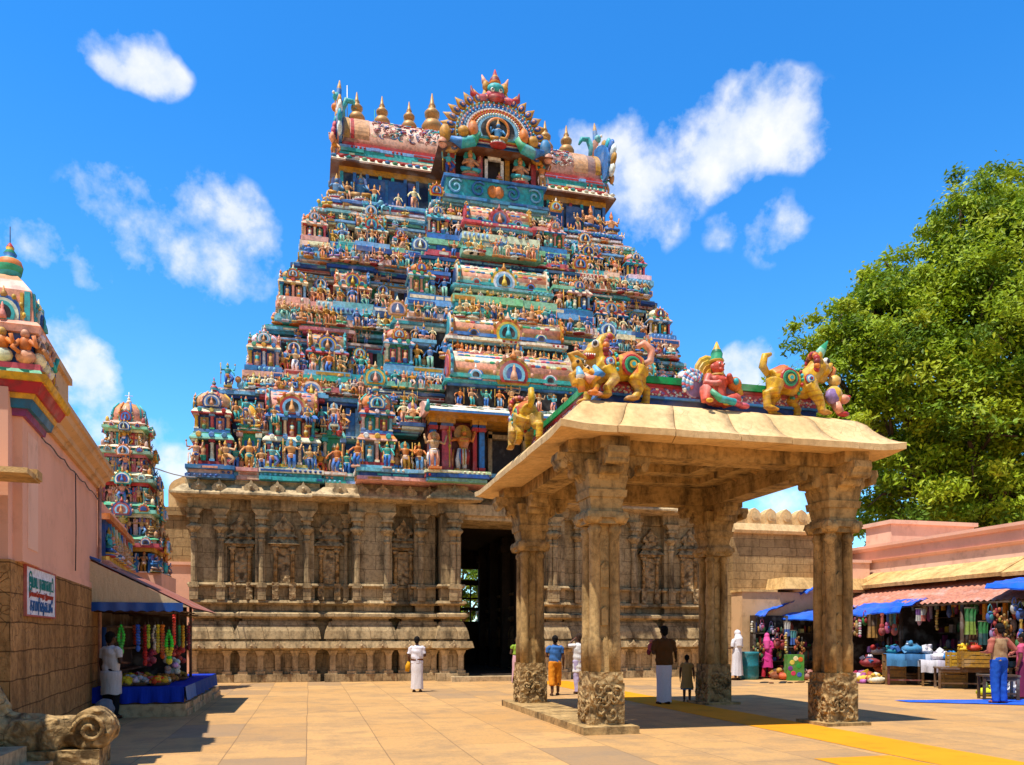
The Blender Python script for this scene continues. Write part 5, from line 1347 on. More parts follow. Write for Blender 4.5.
def shirt(root, J, k, col, sleeves=.55, hem=.88, name='shirt', loose=1.0, colfn=None):
    b = MB(); S = lambda *p: (p[0]*k, p[1]*k, p[2]*k)
    b.ell(S(0, 0, 1.245), S(.182*loose, .122*loose, .165), nu=14, nv=10)
    n = 8
    b.lathe([(.172*loose*k, hem*k), (.176*loose*k, (hem+.03)*k), (.168*loose*k, 1.02*k), (.172*loose*k, 1.15*k), (.18*loose*k, 1.26*k), (.16*k, 1.36*k), (.075*k, 1.415*k), (.07*k, 1.43*k)], (0, 0, 0), 16, sy=.72)
    for s in (-1, 1):
        sh, el, wr = [Vector(q) for q in J[s]]
        b.ell(S(s*.155, -.005, 1.345), S(.075, .072, .068), nu=10, nv=8)
        t = sleeves
        if t > 0:
            p1 = sh.lerp(el, min(1, t)); pts = [sh, p1]
            rad = [.068, .062]
            if t > 1: pts = [sh, el, el.lerp(wr, t-1)]; rad = [.068, .057, .046]
            b.tube([S(*q) for q in pts], [q*k for q in rad], 10)
    def dis(c):
        f = mnoise.noise(Vector((c.x*9, c.y*9, c.z*4)))*.016+math.sin(c.z*30+c.x*16+3*mnoise.noise(c*5))*.006
        nv = Vector((c.x, c.y, 0)); nv = nv.normalized() if nv.length > 1e-4 else Vector((0, 1, 0))
        return c+nv*f
    return remesh(b, name, M_CLOTH, .011*k, 2, colfn, root, None, col if not isinstance(col, str) else hexc(col), dis)
def skirt(root, k, col, top=.98, bot=.06, r0=.158, r1=.185, name='lungi', folds=9, depth=.012, sy=.72, dx=0, colfn=None):
    mb = MB(); n = 44; rows = 14; c = hexc(col); base_ = 0
    for j in range(rows+1):
        t = j/rows; z = top+(bot-top)*t
        R_ = r0+(r1-r0)*t+.012*math.sin(PI*min(1, t*2.2))
        for i in range(n):
            a = 2*PI*i/n
            f = R_*(1+depth*6*t*(math.sin(a*folds+2.2*t+math.sin(a*3)*1.2)*.5+.3*math.sin(a*5-3*t)))
            mb.v.append((f*math.cos(a)*k+dx*t, f*math.sin(a)*sy*k, (z+.012*math.sin(a*4)*t)*k))
    for j in range(rows):
        for i in range(n):
            i2 = (i+1) % n
            cc = colfn(j/rows, i/n) if colfn else c
            mb.face((j*n+i, j*n+i2, (j+1)*n+i2, (j+1)*n+i), cc, 0, True)
    mb.face(list(range(n)), c)
    return mb.build(name, M_CLOTH, root)
def trousers(root, k, col, stride=0, bot=.06, wide=1.0, name='trousers'):
    b = MB(); S = lambda *p: (p[0]*k, p[1]*k, p[2]*k)
    b.ell(S(0, -.01, .92), S(.172, .128, .13), nu=14, nv=10)
    for s in (-1, 1):
        fy = s*stride
        b.tube([S(s*.086, 0, .93), S(s*.098, fy*.5+.012, .50), S(s*.098, fy-.02, bot)], [.108*k, .088*wide*k, .074*wide*k], 12)
    return remesh(b, name, M_CLOTH, .012*k, 2, None, root, None, hexc(col), lambda c: c+Vector((mnoise.noise(c*12)*.008, mnoise.noise(c*12+Vector((5, 0, 0)))*.008, 0)))
def sandals(root, k, stride=0, col='#2a1a12'):
    for s in (-1, 1):
        m = MB(); fy = s*stride
        m.ell((s*.10*k, (fy+.05)*k, .012*k), (.052*k, .14*k, .014*k), hexc(col), nu=10, nv=4)
        m.tube([(s*.10*k-.05*k, (fy+.08)*k, .02*k), (s*.10*k, (fy+.09)*k, .085*k), (s*.10*k+.05*k, (fy+.08)*k, .02*k)], .012*k, 5, hexc(col)); m.build('sandal', M_CLOTH, root)
def face_away(extra=0): return -YAW+extra
# 1 devotee in white by the tower base
x, y = gnd(417, 691); y = 21.6; x = xat(417, y)
p, J, k = person('person in white shirt and white dhoti with brown belt before the carved base', x, y, face_away(), 1.52, '#5e3a26', '#141110', ('bag', 'front'))
shirt(p, J, k, '#e4dfe6', .75, .86, loose=1.08); skirt(p, k, '#e6dfe0', .96, .10, .165, .19, 'dhoti', 7)
m = MB(); m.lathe([(.178*k, .955*k), (.186*k, .975*k), (.186*k, 1.0*k), (.178*k, 1.02*k)], (0, 0, 0), 18, hexc('#6a3a1a'), sy=.74); m.build('belt', M_CLOTH, p)
sandals(p, k)
m = MB(); m.tube([(-.24*k, .05, .92*k), (-.28*k, .04, .78*k), (-.31*k, .03, .62*k)], [.05, .075, .05], 8, hexc('#d69a1c'))
tag(m.build('cloth_bag', M_CLOTH), 'small mustard yellow cloth bag held by the devotee in white', 'bag'); bpy.data.objects['cloth_bag'].location = (x, y, 0); bpy.data.objects['cloth_bag'].rotation_euler = (0, 0, face_away())
# 2 man in brown shirt and white lungi under the pavilion
x, y = gnd(664, 704)
p, J, k = person('person in dark brown shirt and white lungi standing barefoot in the pavilion shade', x, y, face_away(.15), 1.77, '#4a2e1e', '#0d0b0a', ('front', 'out'))
shirt(p, J, k, '#5a3a1a', .8, .84, loose=1.12); skirt(p, k, '#d2cfdb', .95, .05, .16, .165, 'lungi', 5, .006)
sandals(p, k)
m = MB(); m.ell((-.26*k, .10*k, 1.22*k), (.075*k, .07*k, .10*k), hexc('#a8505a'), nu=10, nv=7); m.ell((-.24*k, .12*k, 1.34*k), (.055*k, .055*k, .06*k), hexc('#c87a6a'), nu=8, nv=6); m.ell((-.3*k, .12*k, 1.12*k), (.05*k, .05*k, .07*k), hexc('#7a2f3c'), nu=8, nv=6)
o = m.build('cloth_bundle', M_CLOTH, None, (x, y, 0)); o.rotation_euler = (0, 0, face_away(.15)); tag(o, 'small pink and maroon bundle carried on the left arm of the person in brown', 'bundle')
# 3 child
x, y = gnd(687, 702)
p, J, k = person('child in a mustard coloured dress standing beside the person in brown', x, y, face_away(-.3), 1.1, '#4a2e1e', '#0c0a09', ('down', 'down'))
def dress(root, J, k, col, hem=.45, flare=.24, name='dress'):
    shirt(root, J, k, col, .4, .9, name, 1.05); return skirt(root, k, col, 1.02, hem, .155, flare, 'skirt', 8, .012)
dress(p, J, k, '#a88a55', .50, .235); skirt(p, k, '#3f6e8e', .54, .45, .20, .225, 'petticoat', 8, .01)
# 4 blue shirt, orange lungi, and 5 person in white behind the columns
y = 19.5; x = xat(555, y)
p, J, k = person('person in blue shirt and orange trousers walking behind the left pavilion columns', x, y, face_away(.1), 1.55, '#5a3824', '#120e0c', ('front', 'down'), .10)
shirt(p, J, k, '#3f6fae', .6, .88); trousers(p, k, '#e08c22', .10, .28, 1.15); sandals(p, k, .1)
y = 19.9; x = xat(579, y)
p, J, k = person('person in white kurta with hand raised to head behind the near left column', x, y, face_away(.5), 1.6, '#5a3624', '#3a2a20', ('head', 'down'), .05)
shirt(p, J, k, '#e0dcd8', .8, .60, 'kurta', 1.1); trousers(p, k, '#b7a9c8', .05); sandals(p, k, .05)
# 6 someone in the doorway
y = 24.6; x = xat(517, y)
p, J, k = person('person in pale pink sari at the dark doorway, half hidden by the far left column', x, y, face_away(.4), 1.5, '#4a2c1e', '#0e0c0b', ('front', 'down'))
shirt(p, J, k, '#8fae3c', .4, 1.05, 'blouse'); skirt(p, k, '#d8a8b0', 1.05, .04, .16, .2, 'sari', 8)
# 7 man in white at the left stall
x, y = -3.55, 16.1
p, J, k = person('person in white shirt and white wrap over dark trousers at the flower stall', x, y, face_away(-.35), 1.62, '#4a2c1e', '#0c0a09', ('down', 'front'))
shirt(p, J, k, '#d5d0ce', .65, .82, loose=1.08); skirt(p, k, '#cfc9c6', .93, .48, .205, .205, 'wrap', 6, .008, .8); trousers(p, k, '#16181d'); sandals(p, k)
# 8 woman in white, 9 pink, at the market
y = 24.6; x = xat(737, y)
p, J, k = person('person in long white dress and white head scarf at the left end of the market', x, y, face_away(.6), 1.72, '#5a3826', None, ('front', 'front'))
shirt(p, J, k, '#e3e0e4', .9, .9, 'blouse', 1.05); skirt(p, k, '#e0dce0', 1.1, .16, .165, .24, 'dress', 9)
m = MB(); m.ell((0, -.02*k, 1.6*k), (.10*k, .115*k, .115*k), nu=12, nv=8); m.tube([(0, -.03*k, 1.55*k), (0, -.06*k, 1.4*k), (0, -.08*k, 1.15*k)], [.10*k, .15*k, .13*k], 12)
remesh(m, 'head_scarf', M_CLOTH, .012, 2, None, p, None, hexc('#e8e4e8')); sandals(p, k)
y = 25.2; x = xat(767, y)
p, J, k = person('person in bright pink tunic and headscarf walking past the market stalls', x, y, face_away(-.7), 1.62, '#5a3420', None, ('out', 'front'), .08)
shirt(p, J, k, '#d83a8c', .9, .62, 'tunic', 1.15); skirt(p, k, '#d43a88', .98, .42, .165, .23, 'tunic_skirt', 8); trousers(p, k, '#b5283a', .08); sandals(p, k, .08)
m = MB(); m.ell((0, -.02*k, 1.6*k), (.10*k, .115*k, .115*k), nu=12, nv=8); m.tube([(0, -.03*k, 1.55*k), (.02*k, -.06*k, 1.4*k), (.05*k, -.09*k, 1.1*k)], [.10*k, .14*k, .10*k], 12)
remesh(m, 'head_scarf', M_CLOTH, .012, 2, None, p, None, hexc('#e85a9e'))
# 10 man in jeans on the blue mat
y = 14.7; x = xat(999, y)
p, J, k = person('person in tan shirt with pink sleeves and bright blue jeans standing on the blue mat', x, y, face_away(.25), 1.82, '#a05a44', '#171210', ('front', 'hip'))
shirt(p, J, k, '#a98a68', .0, .90, 'vest', 1.02); shirt(p, J, k, '#b86a5c', 1.5, .93, 'sleeves', .93); trousers(p, k, '#1e56c0', 0, .05); sandals(p, k)
# 11 person at the right edge
y = 15.7; x = xat(1022, y)
p, J, k = person('person in pink top right of the person in blue jeans', x, y, face_away(.8), 1.6, '#6a3c28', '#141110', ('down', 'front'))
shirt(p, J, k, '#d25a7c', .6, .8, 'blouse', 1.05); skirt(p, k, '#7c2a4c', 1.0, .05, .165, .21, 'sari', 8)
# ================================================================ left side: pink building, sign, stall, small tower
# the long wall runs from A to B (slightly turned from the tower axis)
A0, B0 = Vector((-3.27, 9.8, 0)), Vector((-3.98, 17.0, 0))
WD = (B0-A0).normalized(); WA = math.atan2(WD.y, WD.x)-PI/2
LB = thing('pink_building', 'pink plastered building on rough stone blocks with a painted shrine on its near corner', 'building', (A0.x, A0.y, 0), WA)
# local frame: y runs along the wall, +x sticks out of it towards the courtyard
mb = MB(); mb.box(-5, 0, .45, 7.35, 0, 2.42); mb.box(-5, -.95, -6, .45, 0, 2.42); mb.build('stone_wall', M_RUST, LB)
mb = MB(); mb.box(-5, -.03, .48, 7.32, 2.42, 4.40); mb.box(-5, .07, .70, 1.70, 2.42, 4.12); mb.box(-5, -.98, -6, .48, 2.42, 4.5)
mb.box(-.03, .0, .9, 7.3, 2.42, 2.52); mb.build('wall', M_PINK, LB)
mb = MB(); mb.box(-.5, .078, .95, 1.5, 2.6, 4.0); mb.build('wall_panel', M_PINK2, LB)
mb = MB()
prof = [(-1, 4.40), (.03, 4.40), (.05, 4.46), (.10, 4.48), (.11, 4.56), (.20, 4.62), (.22, 4.70), (.26, 4.72), (.26, 4.80), (-1, 4.80)]
b_ = len(mb.v)
mb.v += [(u, 1.72, v) for u, v in prof]+[(u, 7.45, v) for u, v in prof]; K = len(prof)
for j in range(K): mb.face((b_+j, b_+(j+1) % K, b_+K+(j+1) % K, b_+K+j))
mb.face(range(b_, b_+K)); mb.face(range(b_+K, b_+2*K)); mb.build('cornice', M_BEIGE, LB)
mb = MB(); mb.box(-4, -.02, 2.4, 4.2, 4.80, 5.52); mb.box(-4.05, .03, 2.35, 4.25, 5.52, 5.62); mb.build('parapet', M_BEIGE, LB)
# painted cornice of the near pier
mb = MB()
for z0, z1, o, o1, c in ((4.42, 4.50, .06, .08, '#8c3a78'), (4.50, 4.60, .14, .18, '#1c6e94'), (4.60, 4.66, .20, .22, '#e0a82a'), (4.66, 4.78, .26, .34, '#b02a34'), (4.78, 4.86, .38, .42, '#e6b01e')):
    o, o1 = o*.72, o1*.72; mb.frus((-2.5, .07+o, .70-o, 1.70+o), (-2.5, .07+o1, .70-o1, 1.70+o1), z0-.30, z1-.30, hexc(c))
mb.build('painted_cornice', M_PAINT, LB)
mb = MB(); mb.tube([(.03, 7.22, .1), (.03, 7.22, 4.5)], .035, 8, hexc('#c08a70')); mb.tube([(.09, 7.3, .1), (.09, 7.3, 1.7)], .05, 8, hexc('#1f4f8c')); mb.build('drain_pipe', M_PAINT, LB)
mb = MB(); mb.box(-.02, .32, .2, .46, 3.32, 3.42); mb.box(-1.2, .30, -.2, .44, 3.3, 3.36); mb.build('canopy', M_EAVE, LB)
# the painted corner shrine
mb = MB(); r = random.Random(9); c0 = (-.42, 1.10)
def sq(h0, h1, w0, w1, c): mb.frus((c0[0]-w0, c0[0]+w0, c0[1]-w0, c0[1]+w0), (c0[0]-w1, c0[0]+w1, c0[1]-w1, c0[1]+w1), h0, h1, c)
sq(4.86, 5.06, .60, .47, hexc('#3fae7c')); sq(5.06, 5.13, .47, .47, P['rose']); sq(5.13, 5.52, .36, .36, P['deep']); sq(5.52, 5.60, .44, .47, P['pink']); sq(5.60, 5.66, .48, .42, P['salmon'])
sq(5.66, 6.06, .37, .34, P['salmon']); sq(6.06, 6.22, .34, .2, P['pink']); sq(6.22, 6.3, .2, .12, P['flesh'])
for s, t in ((1, 0), (0, -1), (-1, 0), (0, 1)):
    q = MB(); nasi(q, 0, -.34, 5.66, .24, r, .10, True, True)
    for sx in (-1, 1): q.box(sx*.29-.035, sx*.29+.035, -.375, -.3, 5.68, 6.04, P['teal']); q.box(sx*.22-.02, sx*.22+.02, -.37, -.3, 5.68, 6.02, P['yellow'])
    for i in range(3):
        x = -.28+.28*i; cc = pick(r, ['orange', 'teal', 'flesh', 'salmon', 'blue'])
        q.ell((x, -.42, 5.22), (.13, .10, .10), pick(r, ['cream', 'orange', 'teal', 'salmon']), nu=8, nv=6); q.ell((x, -.44, 5.37), (.085, .08, .10), cc, nu=8, nv=6); q.ell((x, -.45, 5.49), (.06, .06, .06), pick(r, SKINS), nu=8, nv=6)
        q.tube([(x-.06, -.46, 5.4), (x-.14, -.52, 5.3), (x-.05, -.54, 5.24)], [.04, .035, .03], 6, cc); q.tube([(x+.06, -.46, 5.4), (x+.15, -.5, 5.34), (x+.12, -.54, 5.46)], [.04, .035, .03], 6, cc)
    ang = math.atan2(t, s)+PI/2
    mb.add(q, Matrix.Translation((c0[0], c0[1], 0)) @ Matrix.Rotation(ang, 4, 'Z'))
mb.lathe([(.10, 6.28), (.15, 6.36), (.17, 6.44), (.14, 6.52), (.07, 6.56), (.09, 6.60), (.05, 6.65), (.055, 6.68), (.015, 6.74)], (c0[0], c0[1], 0), 12, [P['teal'], P['green'], P['orange'], P['teal'], P['blue'], P['green'], P['yellow'], P['red']])
for i in range(6): mb.add(m_standing(i+5), Matrix.Translation((c0[0]+.46, .62+.19*i, 5.06)) @ Matrix.Rotation(PI/2, 4, 'Z') @ Matrix.Scale(.42, 4)) if i % 2 else None
mb.tube([(c0[0], c0[1], 6.7), (c0[0], c0[1], 6.95)], .006, 4, P['dark'])
mb.v = [(-.20+(p[0]-c0[0])*.86, 1.36+(p[1]-c0[1])*.86, 4.56+(p[2]-4.86)*.99) for p in mb.v]; mb.build('painted_shrine', M_PAINT, LB)

mb = MB(); mb.tube([(.02, 1.75+.27*i, 4.22-.05*abs(math.sin(i*.9))) for i in range(21)], .009, 5, (.06, .05, .05)); mb.tube([(.02, 4.6, 4.2), (.025, 4.62, 3.3), (.02, 4.6, 2.6)], .009, 5, (.06, .05, .05)); mb.build('wall_cable', M_GOODS, LB)
# name board on the stone wall
SG = thing('sign_board', 'white sign board with teal, red and blue lettering fixed to the rough stone wall', 'sign', LB.matrix_basis @ Vector((.03, 2.22-.1, 2.13)), WA)
SG.location = Matrix.Translation(A0) @ (Matrix.Rotation(WA, 4, 'Z') @ Vector((.006, 1.98, 2.10)))
mb = MB(); mb.box(-.004, .022, -.88, .88, -.30, .30, hexc('#e8ebf2')); mb.build('board', M_GOODS, SG)
mb = MB()
for a in ((-.004, .03, -.905, .905, -.318, -.296), (-.004, .03, -.905, .905, .296, .318), (-.004, .03, -.905, -.876, -.296, .296), (-.004, .03, .876, .905, -.296, .296)): mb.box(*a, hexc('#b85a50'))
mb.build('frame', M_GOODS, SG)
def text(s, size, loc, col, width, parent, rot=(PI/2, 0, PI/2), name='lettering', bold=.004):
    cu = bpy.data.curves.new('t', 'FONT'); cu.body = s; cu.size = size; cu.align_x = 'CENTER'; cu.align_y = 'CENTER'; cu.offset = bold; cu.extrude = .002
    o = bpy.data.objects.new('t', cu); COL.objects.link(o); dg = bpy.context.evaluated_depsgraph_get()
    me = bpy.data.meshes.new_from_object(o.evaluated_get(dg)); bpy.data.objects.remove(o)
    w = max(v.co.x for v in me.vertices)-min(v.co.x for v in me.vertices)
    for v in me.vertices: v.co.x *= width/w
    me.materials.clear(); me.materials.append(col); q = bpy.data.objects.new(name, me); COL.objects.link(q); q.parent = parent; q.location = loc; q.rotation_euler = rot
    return q
M_T1, M_T2, M_T3 = m_flat('teal_ink', hexc('#14807c'), .6, .2), m_flat('red_ink', hexc('#b03a28'), .6, .2), m_flat('blue_ink', hexc('#1c5c98'), .6, .2)
text('இமய ரணைரடி', .23, (.026, .0, .12), M_T1, 1.5, SG)
text('நிலைமெய்யாழர் இறைவன', .085, (.026, 0, -.035), M_T2, 1.5, SG, bold=.003)
text('தாமரிஷை.மே', .22, (.026, 0, -.175), M_T3, 1.4, SG)

# carved stair balustrade at the lower left, with steps
BL = thing('stair_balustrade', 'low weathered stone balustrade with a curled scroll end beside the steps', 'balustrade', (-3.0, 10.05, 0))
mb = MB(); gridbox(mb, -1.6, .72, -.26, .26, 0, .26, 26, 6, 4, .02, 4); mb.build('plinth', M_CARVE, BL)
b = MB()
b.tube([(-1.4, 0, .55), (-.6, 0, .48), (.2, 0, .40), (.55, 0, .42)], [.30, .25, .20, .22], 12, sq=.8)
b.tube([(.62, -.2, .44), (.62, .2, .44)], [.22, .22], 14); b.box(-1.5, .3, -.2, .2, .22, .55)
b.tube([(-1.5, 0, .72), (-.9, 0, .86), (-.45, 0, .80), (-.30, 0, .62)], [.22, .2, .17, .10], 12); b.tube([(-.48, -.2, .72), (-.48, .2, .72)], [.15, .15], 12)
b.v = [(p[0], p[1], p[2]*1.1) for p in b.v]
remesh(b, 'scroll', M_CARVE, .03, 3, None, BL, None, (.4, .3, .2), lambda c: c+Vector(mnoise.noise_vector(c*5))*.03+Vector(mnoise.noise_vector(c*14))*.012)
for s in (-1, 1):
    mb = MB(); pts = []
    for i in range(20):
        a = i*.5; q = .02+.0085*i; pts.append((.62+q*math.cos(a), s*.225, .485+q*math.sin(a)))
    mb.tube(pts, .026, 6); mb.build('spiral', M_CARVE, BL)
SP = thing('stone_steps', 'three worn stone steps in the lower left corner below the scroll balustrade', 'steps', (-3.6, 9.2, 0))
mb = MB()
for i in range(3): gridbox(mb, -2, .88-.26*i, -.9, .50, .0 if i == 0 else .17*i, .17*(i+1), 16, 10, 2, .012, 4)
mb.build('tread', M_STONE, SP)
sk_ = MB(); sk_.ell((0, 0, .2), (.17, .14, .21), hexc('#8d8d92'), nu=12, nv=8); 
o = remesh(sk_, 'sack', M_CLOTH, .02, 1, None, None, (-3.58, 15.75, 0), hexc('#85858c'), lambda c: c+Vector(mnoise.noise_vector(c*9))*.03)
tag(o, 'grey stuffed sack on the ground by the legs of the person at the flower stall', 'sack')

# ---------------------------------------------------------------- flower stall
STL = thing('flower_stall', 'lean-to flower stall with cream canvas gable and red tin roof against the pink building', 'market stall', (-4.0, 16.6, 0))
mb = MB(); r = random.Random(31)
for i in range(7):
    y = .0+.8*i
    for j in range(2):
        gridbox(mb, -.2+.0, 1.78-.04*j+r.uniform(-.03, .03), -.35+y, .43+y-.02, .12*j, .12*j+.118, 4, 4, 1, .02, 5)
mb.build('stone_platform', M_STONE, STL)
mb = MB(); n = 60
for k, zo in ((0, 0), (1, -.025)):
    for i in range(n+1):
        y = -.35+4.0*i/n; w_ = .018*math.cos(i*PI*.5*2)
        for x, z in ((-.05, 3.04), (.6, 2.72), (1.2, 2.42), (1.85, 2.09)): mb.v.append((x, y, z+w_*(1 if i % 2 else -1)+zo))
for k in range(2):
    for i in range(n):
        for j in range(3):
            a = k*(n+1)*4+i*4+j; mb.face((a, a+1, a+5, a+4), hexc('#a8604c'), 0, False)
mb.build('tin_roof', M_WOOD, STL)
mb = MB(); mb.v += [(.0, -.38, 2.96), (1.78, -.38, 2.08), (1.5, -.36, 2.08), (.0, -.36, 2.12), (0, -.40, 2.96), (1.78, -.40, 2.08), (1.5, -.38, 2.08), (0, -.38, 2.12)]
mb.face((0, 1, 2, 3), hexc('#d8c3a0')); mb.face((7, 6, 5, 4), hexc('#d8c3a0')); mb.face((0, 1, 5, 4), hexc('#d8c3a0')); mb.face((3, 2, 6, 7), hexc('#d8c3a0')); mb.build('canvas_gable', M_CLOTH, STL)
mb = MB()
nv_ = 30
for i in range(nv_+1):
    x = -.02+1.7*i/nv_
    for z in (2.16, 2.0+.015*math.sin(i*1.9)): mb.v.append((x, -.43+.015*math.sin(i*1.1), z))
for i in range(nv_): mb.face((2*i, 2*i+2, 2*i+3, 2*i+1), hexc('#1a4fa0'), 0, True)
mb.tube([(-.02, -.4, 3.02), (.25, -.4, 2.92)], .03, 6, hexc('#1a4fa0')); mb.build('blue_valance', M_TARP, STL)
mb = MB()
for x, y, z in ((1.30, 1.6, 2.3), (1.30, 3.4, 2.3), (.05, -.3, 2.9)): mb.tube([(x, y, .2), (x, y, z)], .035, 6, hexc('#5a3d28'))
for y in (-.1, .5, 1.6, 3.2): mb.tube([(.0, y, 2.0), (1.5, y, 2.0)], .02, 6, hexc('#4a3020'))
mb.tube([(1.35, -.2, 2.06), (1.35, 3.6, 2.06)], .02, 6, hexc('#4a3020')); mb.build('pole_frame', M_WOOD, STL)
mb = MB(); mb.box(-.02, .02, -.3, 5.2, .25, 2.9, hexc('#3a2a22')); mb.box(-.02, 1.2, 3.5, 3.54, .25, 2.35, hexc('#2e211a'))
for j in range(3): mb.box(.02, .28, .8, 5.1, .8+.45*j, .84+.45*j, hexc('#5a4030'))
mb.build('back_shelf', M_WOOD, STL)
# cloth-covered display table
TB = thing('display_table', 'low display table under a royal blue cloth in the flower stall', 'table', (-4.0, 16.6, .24))
mb = MB(); mb.box(.12, 1.66, -.28, 4.9, .0, .30, hexc('#5a4030')); mb.build('table_base', M_WOOD, TB)
mb = MB(); cb = hexc('#0f38b4')
mb.box(.08, 1.69, -.31, 4.95, .302, .325, cb)
def drape(p0, p1, nrm, zt, zb_, seed, c):
    n = 40; b0_ = len(mb.v); p0, p1, nrm = Vector(p0), Vector(p1), Vector(nrm)
    for i in range(n+1):
        q = p0.lerp(p1, i/n)
        for j in range(5):
            t = j/4; f = .03*t*(math.sin(i*.9+seed)+.6*math.sin(i*2.3+seed*2+t*1.5))+.02*t
            mb.v.append((q.x+nrm.x*(f+.01), q.y+nrm.y*(f+.01), zt+(zb_-zt)*t+.012*t*math.sin(i*.7+seed)))
    for i in range(n):
        for j in range(4): a = b0_+i*5+j; mb.face((a, a+5, a+6, a+1), c, 0, True)
drape((.08, -.32, 0), (1.69, -.32, 0), (0, -1, 0), .325, .03, 1, cb); drape((1.70, -.32, 0), (1.70, 1.0, 0), (1, 0, 0), .325, .06, 2, hexc('#5f7fb8')); drape((1.70, 1.0, 0), (1.70, 4.9, 0), (1, 0, 0), .325, .05, 3, hexc('#2b4f96'))
mb.build('cloth', M_CLOTH, TB)
# garlands hanging under the stall roof
def garland(x, y, zt, L, w, cols, label, double=True, seed=0):
    mb = MB(); r = random.Random(seed)
    for s in ((-1, 1) if double else (0,)):
        n = int(L/.055)
        for i in range(n):
            t = i/n; xx = s*w*.32*math.sin(PI*min(1, t*1.15)) if double else 0
            rr = w*.30*(.6+.55*t) if double else w*.42
            mb.lathe([(rr*.6, -.03), (rr, -.01), (rr, .012), (rr*.6, .03)], (xx+r.uniform(-.006, .006), r.uniform(-.008, .008), -.03-i*.055), 7, hexc(cols[(i//3) % len(cols)]), rot=r.uniform(0, 1))
    mb.ell((0, 0, -L-.03), (w*.42, w*.3, .07), hexc(cols[-1]), nu=8, nv=5); mb.tube([(0, 0, .06), (0, 0, -.04)], .008, 4, (.1, .08, .06))
    o = mb.build('garland', M_GOODS, None, (x, y, zt)); tag(o, label, 'garland', 'garlands hanging in the flower stall'); return o
GY = 16.35
gl = [(121, 0, .48, .13, ['#35c23a', '#4fd84a'], 'pale green double garland nearest to the person in white at the flower stall', True),
      (138, 0, .42, .10, ['#2a55b8', '#3c6cd0'], 'blue garland in the flower stall', False),
      (145, .2, .70, .10, ['#a01f24', '#c23030'], 'dark red garland with a pale rosette in the flower stall', False),
      (148.5, -.05, .36, .08, ['#9cb82a', '#b8cc3c'], 'short lime green garland between the dark red and the yellow one', False),
      (155, .3, .40, .11, ['#e6ead8', '#f0f0e0'], 'short white garland low in the flower stall', True),
      (158, -.05, .45, .09, ['#dcc02a', '#b8a82a'], 'yellow garland between the lime green and the orange one in the flower stall', False),
      (162.5, -.05, .56, .10, ['#e07a20', '#d85a1c'], 'orange garland of the flower stall', False),
      (169, -.1, .56, .15, ['#2fd036', '#48e040', '#d8d030'], 'bright green and yellow double garland, broadest of the flower stall', True),
      (174, 0, .50, .08, ['#d83426', '#e04a2a'], 'vermilion garland right of the broad bright green one', False),
      (179, .4, .34, .08, ['#3c8a5a', '#2f6e4a'], 'dull green garland near the right post of the flower stall', False),
      (183, .6, .36, .08, ['#c89a28', '#d8b030'], 'mustard garland second from the right in the flower stall', False),
      (188.5, .9, .42, .09, ['#8a2438', '#701a2c'], 'maroon garland, rightmost in the flower stall', False),
      (135.5, .5, .3, .12, ['#b8401c', '#a83818'], 'rust coloured short garland behind the blue one', False)]
for i, (px, dy, L, w, cols, lb, db) in enumerate(gl):
    y = GY+dy*1.2; x = xat(px, y); zt = 2.05-(.30 if 'low' in lb or 'rust' in lb else 0)-(.1 if 'bright' in lb else 0)
    garland(x, y, zt, L, w, cols, lb, db, i)
# offerings on the table
def heap(name, x, y, z, R_, n, cols, label, cat, grp=None, size=.05, flat=.5, mt=None):
    mb = MB(); r = random.Random(hash(label) % 999 if False else len(label)*7+n)
    mb.lathe([(R_*.7, 0), (R_*1.02, .05), (R_*1.05, .07), (R_*.9, .06), (R_*.6, .02)], (0, 0, 0), 12, hexc('#7a5a34'))
    for i in range(n):
        a = r.uniform(0, 2*PI); q = R_*math.sqrt(r.random())*.92; zz = .06+flat*R_*(1-(q/R_)**2)+r.uniform(-.01, .02)
        s_ = size*r.uniform(.75, 1.25); mb.ell((q*math.cos(a), q*math.sin(a), zz), (s_, s_*r.uniform(.7, 1.2), s_*.9), tuple(v*r.uniform(.8, 1.15) for v in hexc(r.choice(cols))), nu=7, nv=5)
    o = mb.build(name, mt or M_GOODS, None, (x, y, z)); tag(o, label, cat, grp); return o
zt = .24+.327
hp = [(127, .12, .16, 26, ['#e8b81e', '#f0c830'], 'basket of yellow fruit at the front left of the blue table'), (131, .75, .17, 24, ['#e0d6dc', '#c8c0d0'], 'basket of white and lilac flowers behind the yellow fruit'),
      (140, .15, .16, 16, ['#d8d4d0', '#b0b4c0'], 'shallow tray of pale packets at the front middle of the blue table'), (143, .8, .17, 26, ['#e09a1e', '#d8821e'], 'basket of orange marigolds in the middle of the blue table'),
      (152, .35, .14, 22, ['#c22a3a', '#e0506a'], 'basket of red and pink flowers in the middle of the blue table'), (158, .12, .16, 22, ['#e04a20', '#e8c030'], 'tray of red and yellow offerings at the front right of the blue table'),
      (164, .3, .14, 18, ['#e8dcc0', '#d8a030'], 'tray of cream packets at the right edge of the blue table'), (166, 1.3, .22, 30, ['#b8863c', '#a07030'], 'large brown wicker heap at the back of the blue table'),
      (176, 2.0, .25, 26, ['#8a7430', '#6e6a28'], 'heap of dry olive leaves at the far end of the blue table'), (128, 1.5, .2, 26, ['#e6c020', '#d8a818'], 'bright yellow flower basket at the back left of the stall'),
      (138, 1.6, .2, 24, ['#a0283c', '#c04a6a', '#d8c8d8'], 'basket of crimson and white flowers at the back of the stall'), (147, 1.5, .17, 20, ['#c8a828', '#7a9a30'], 'basket of yellow green leaves at the back of the stall')]
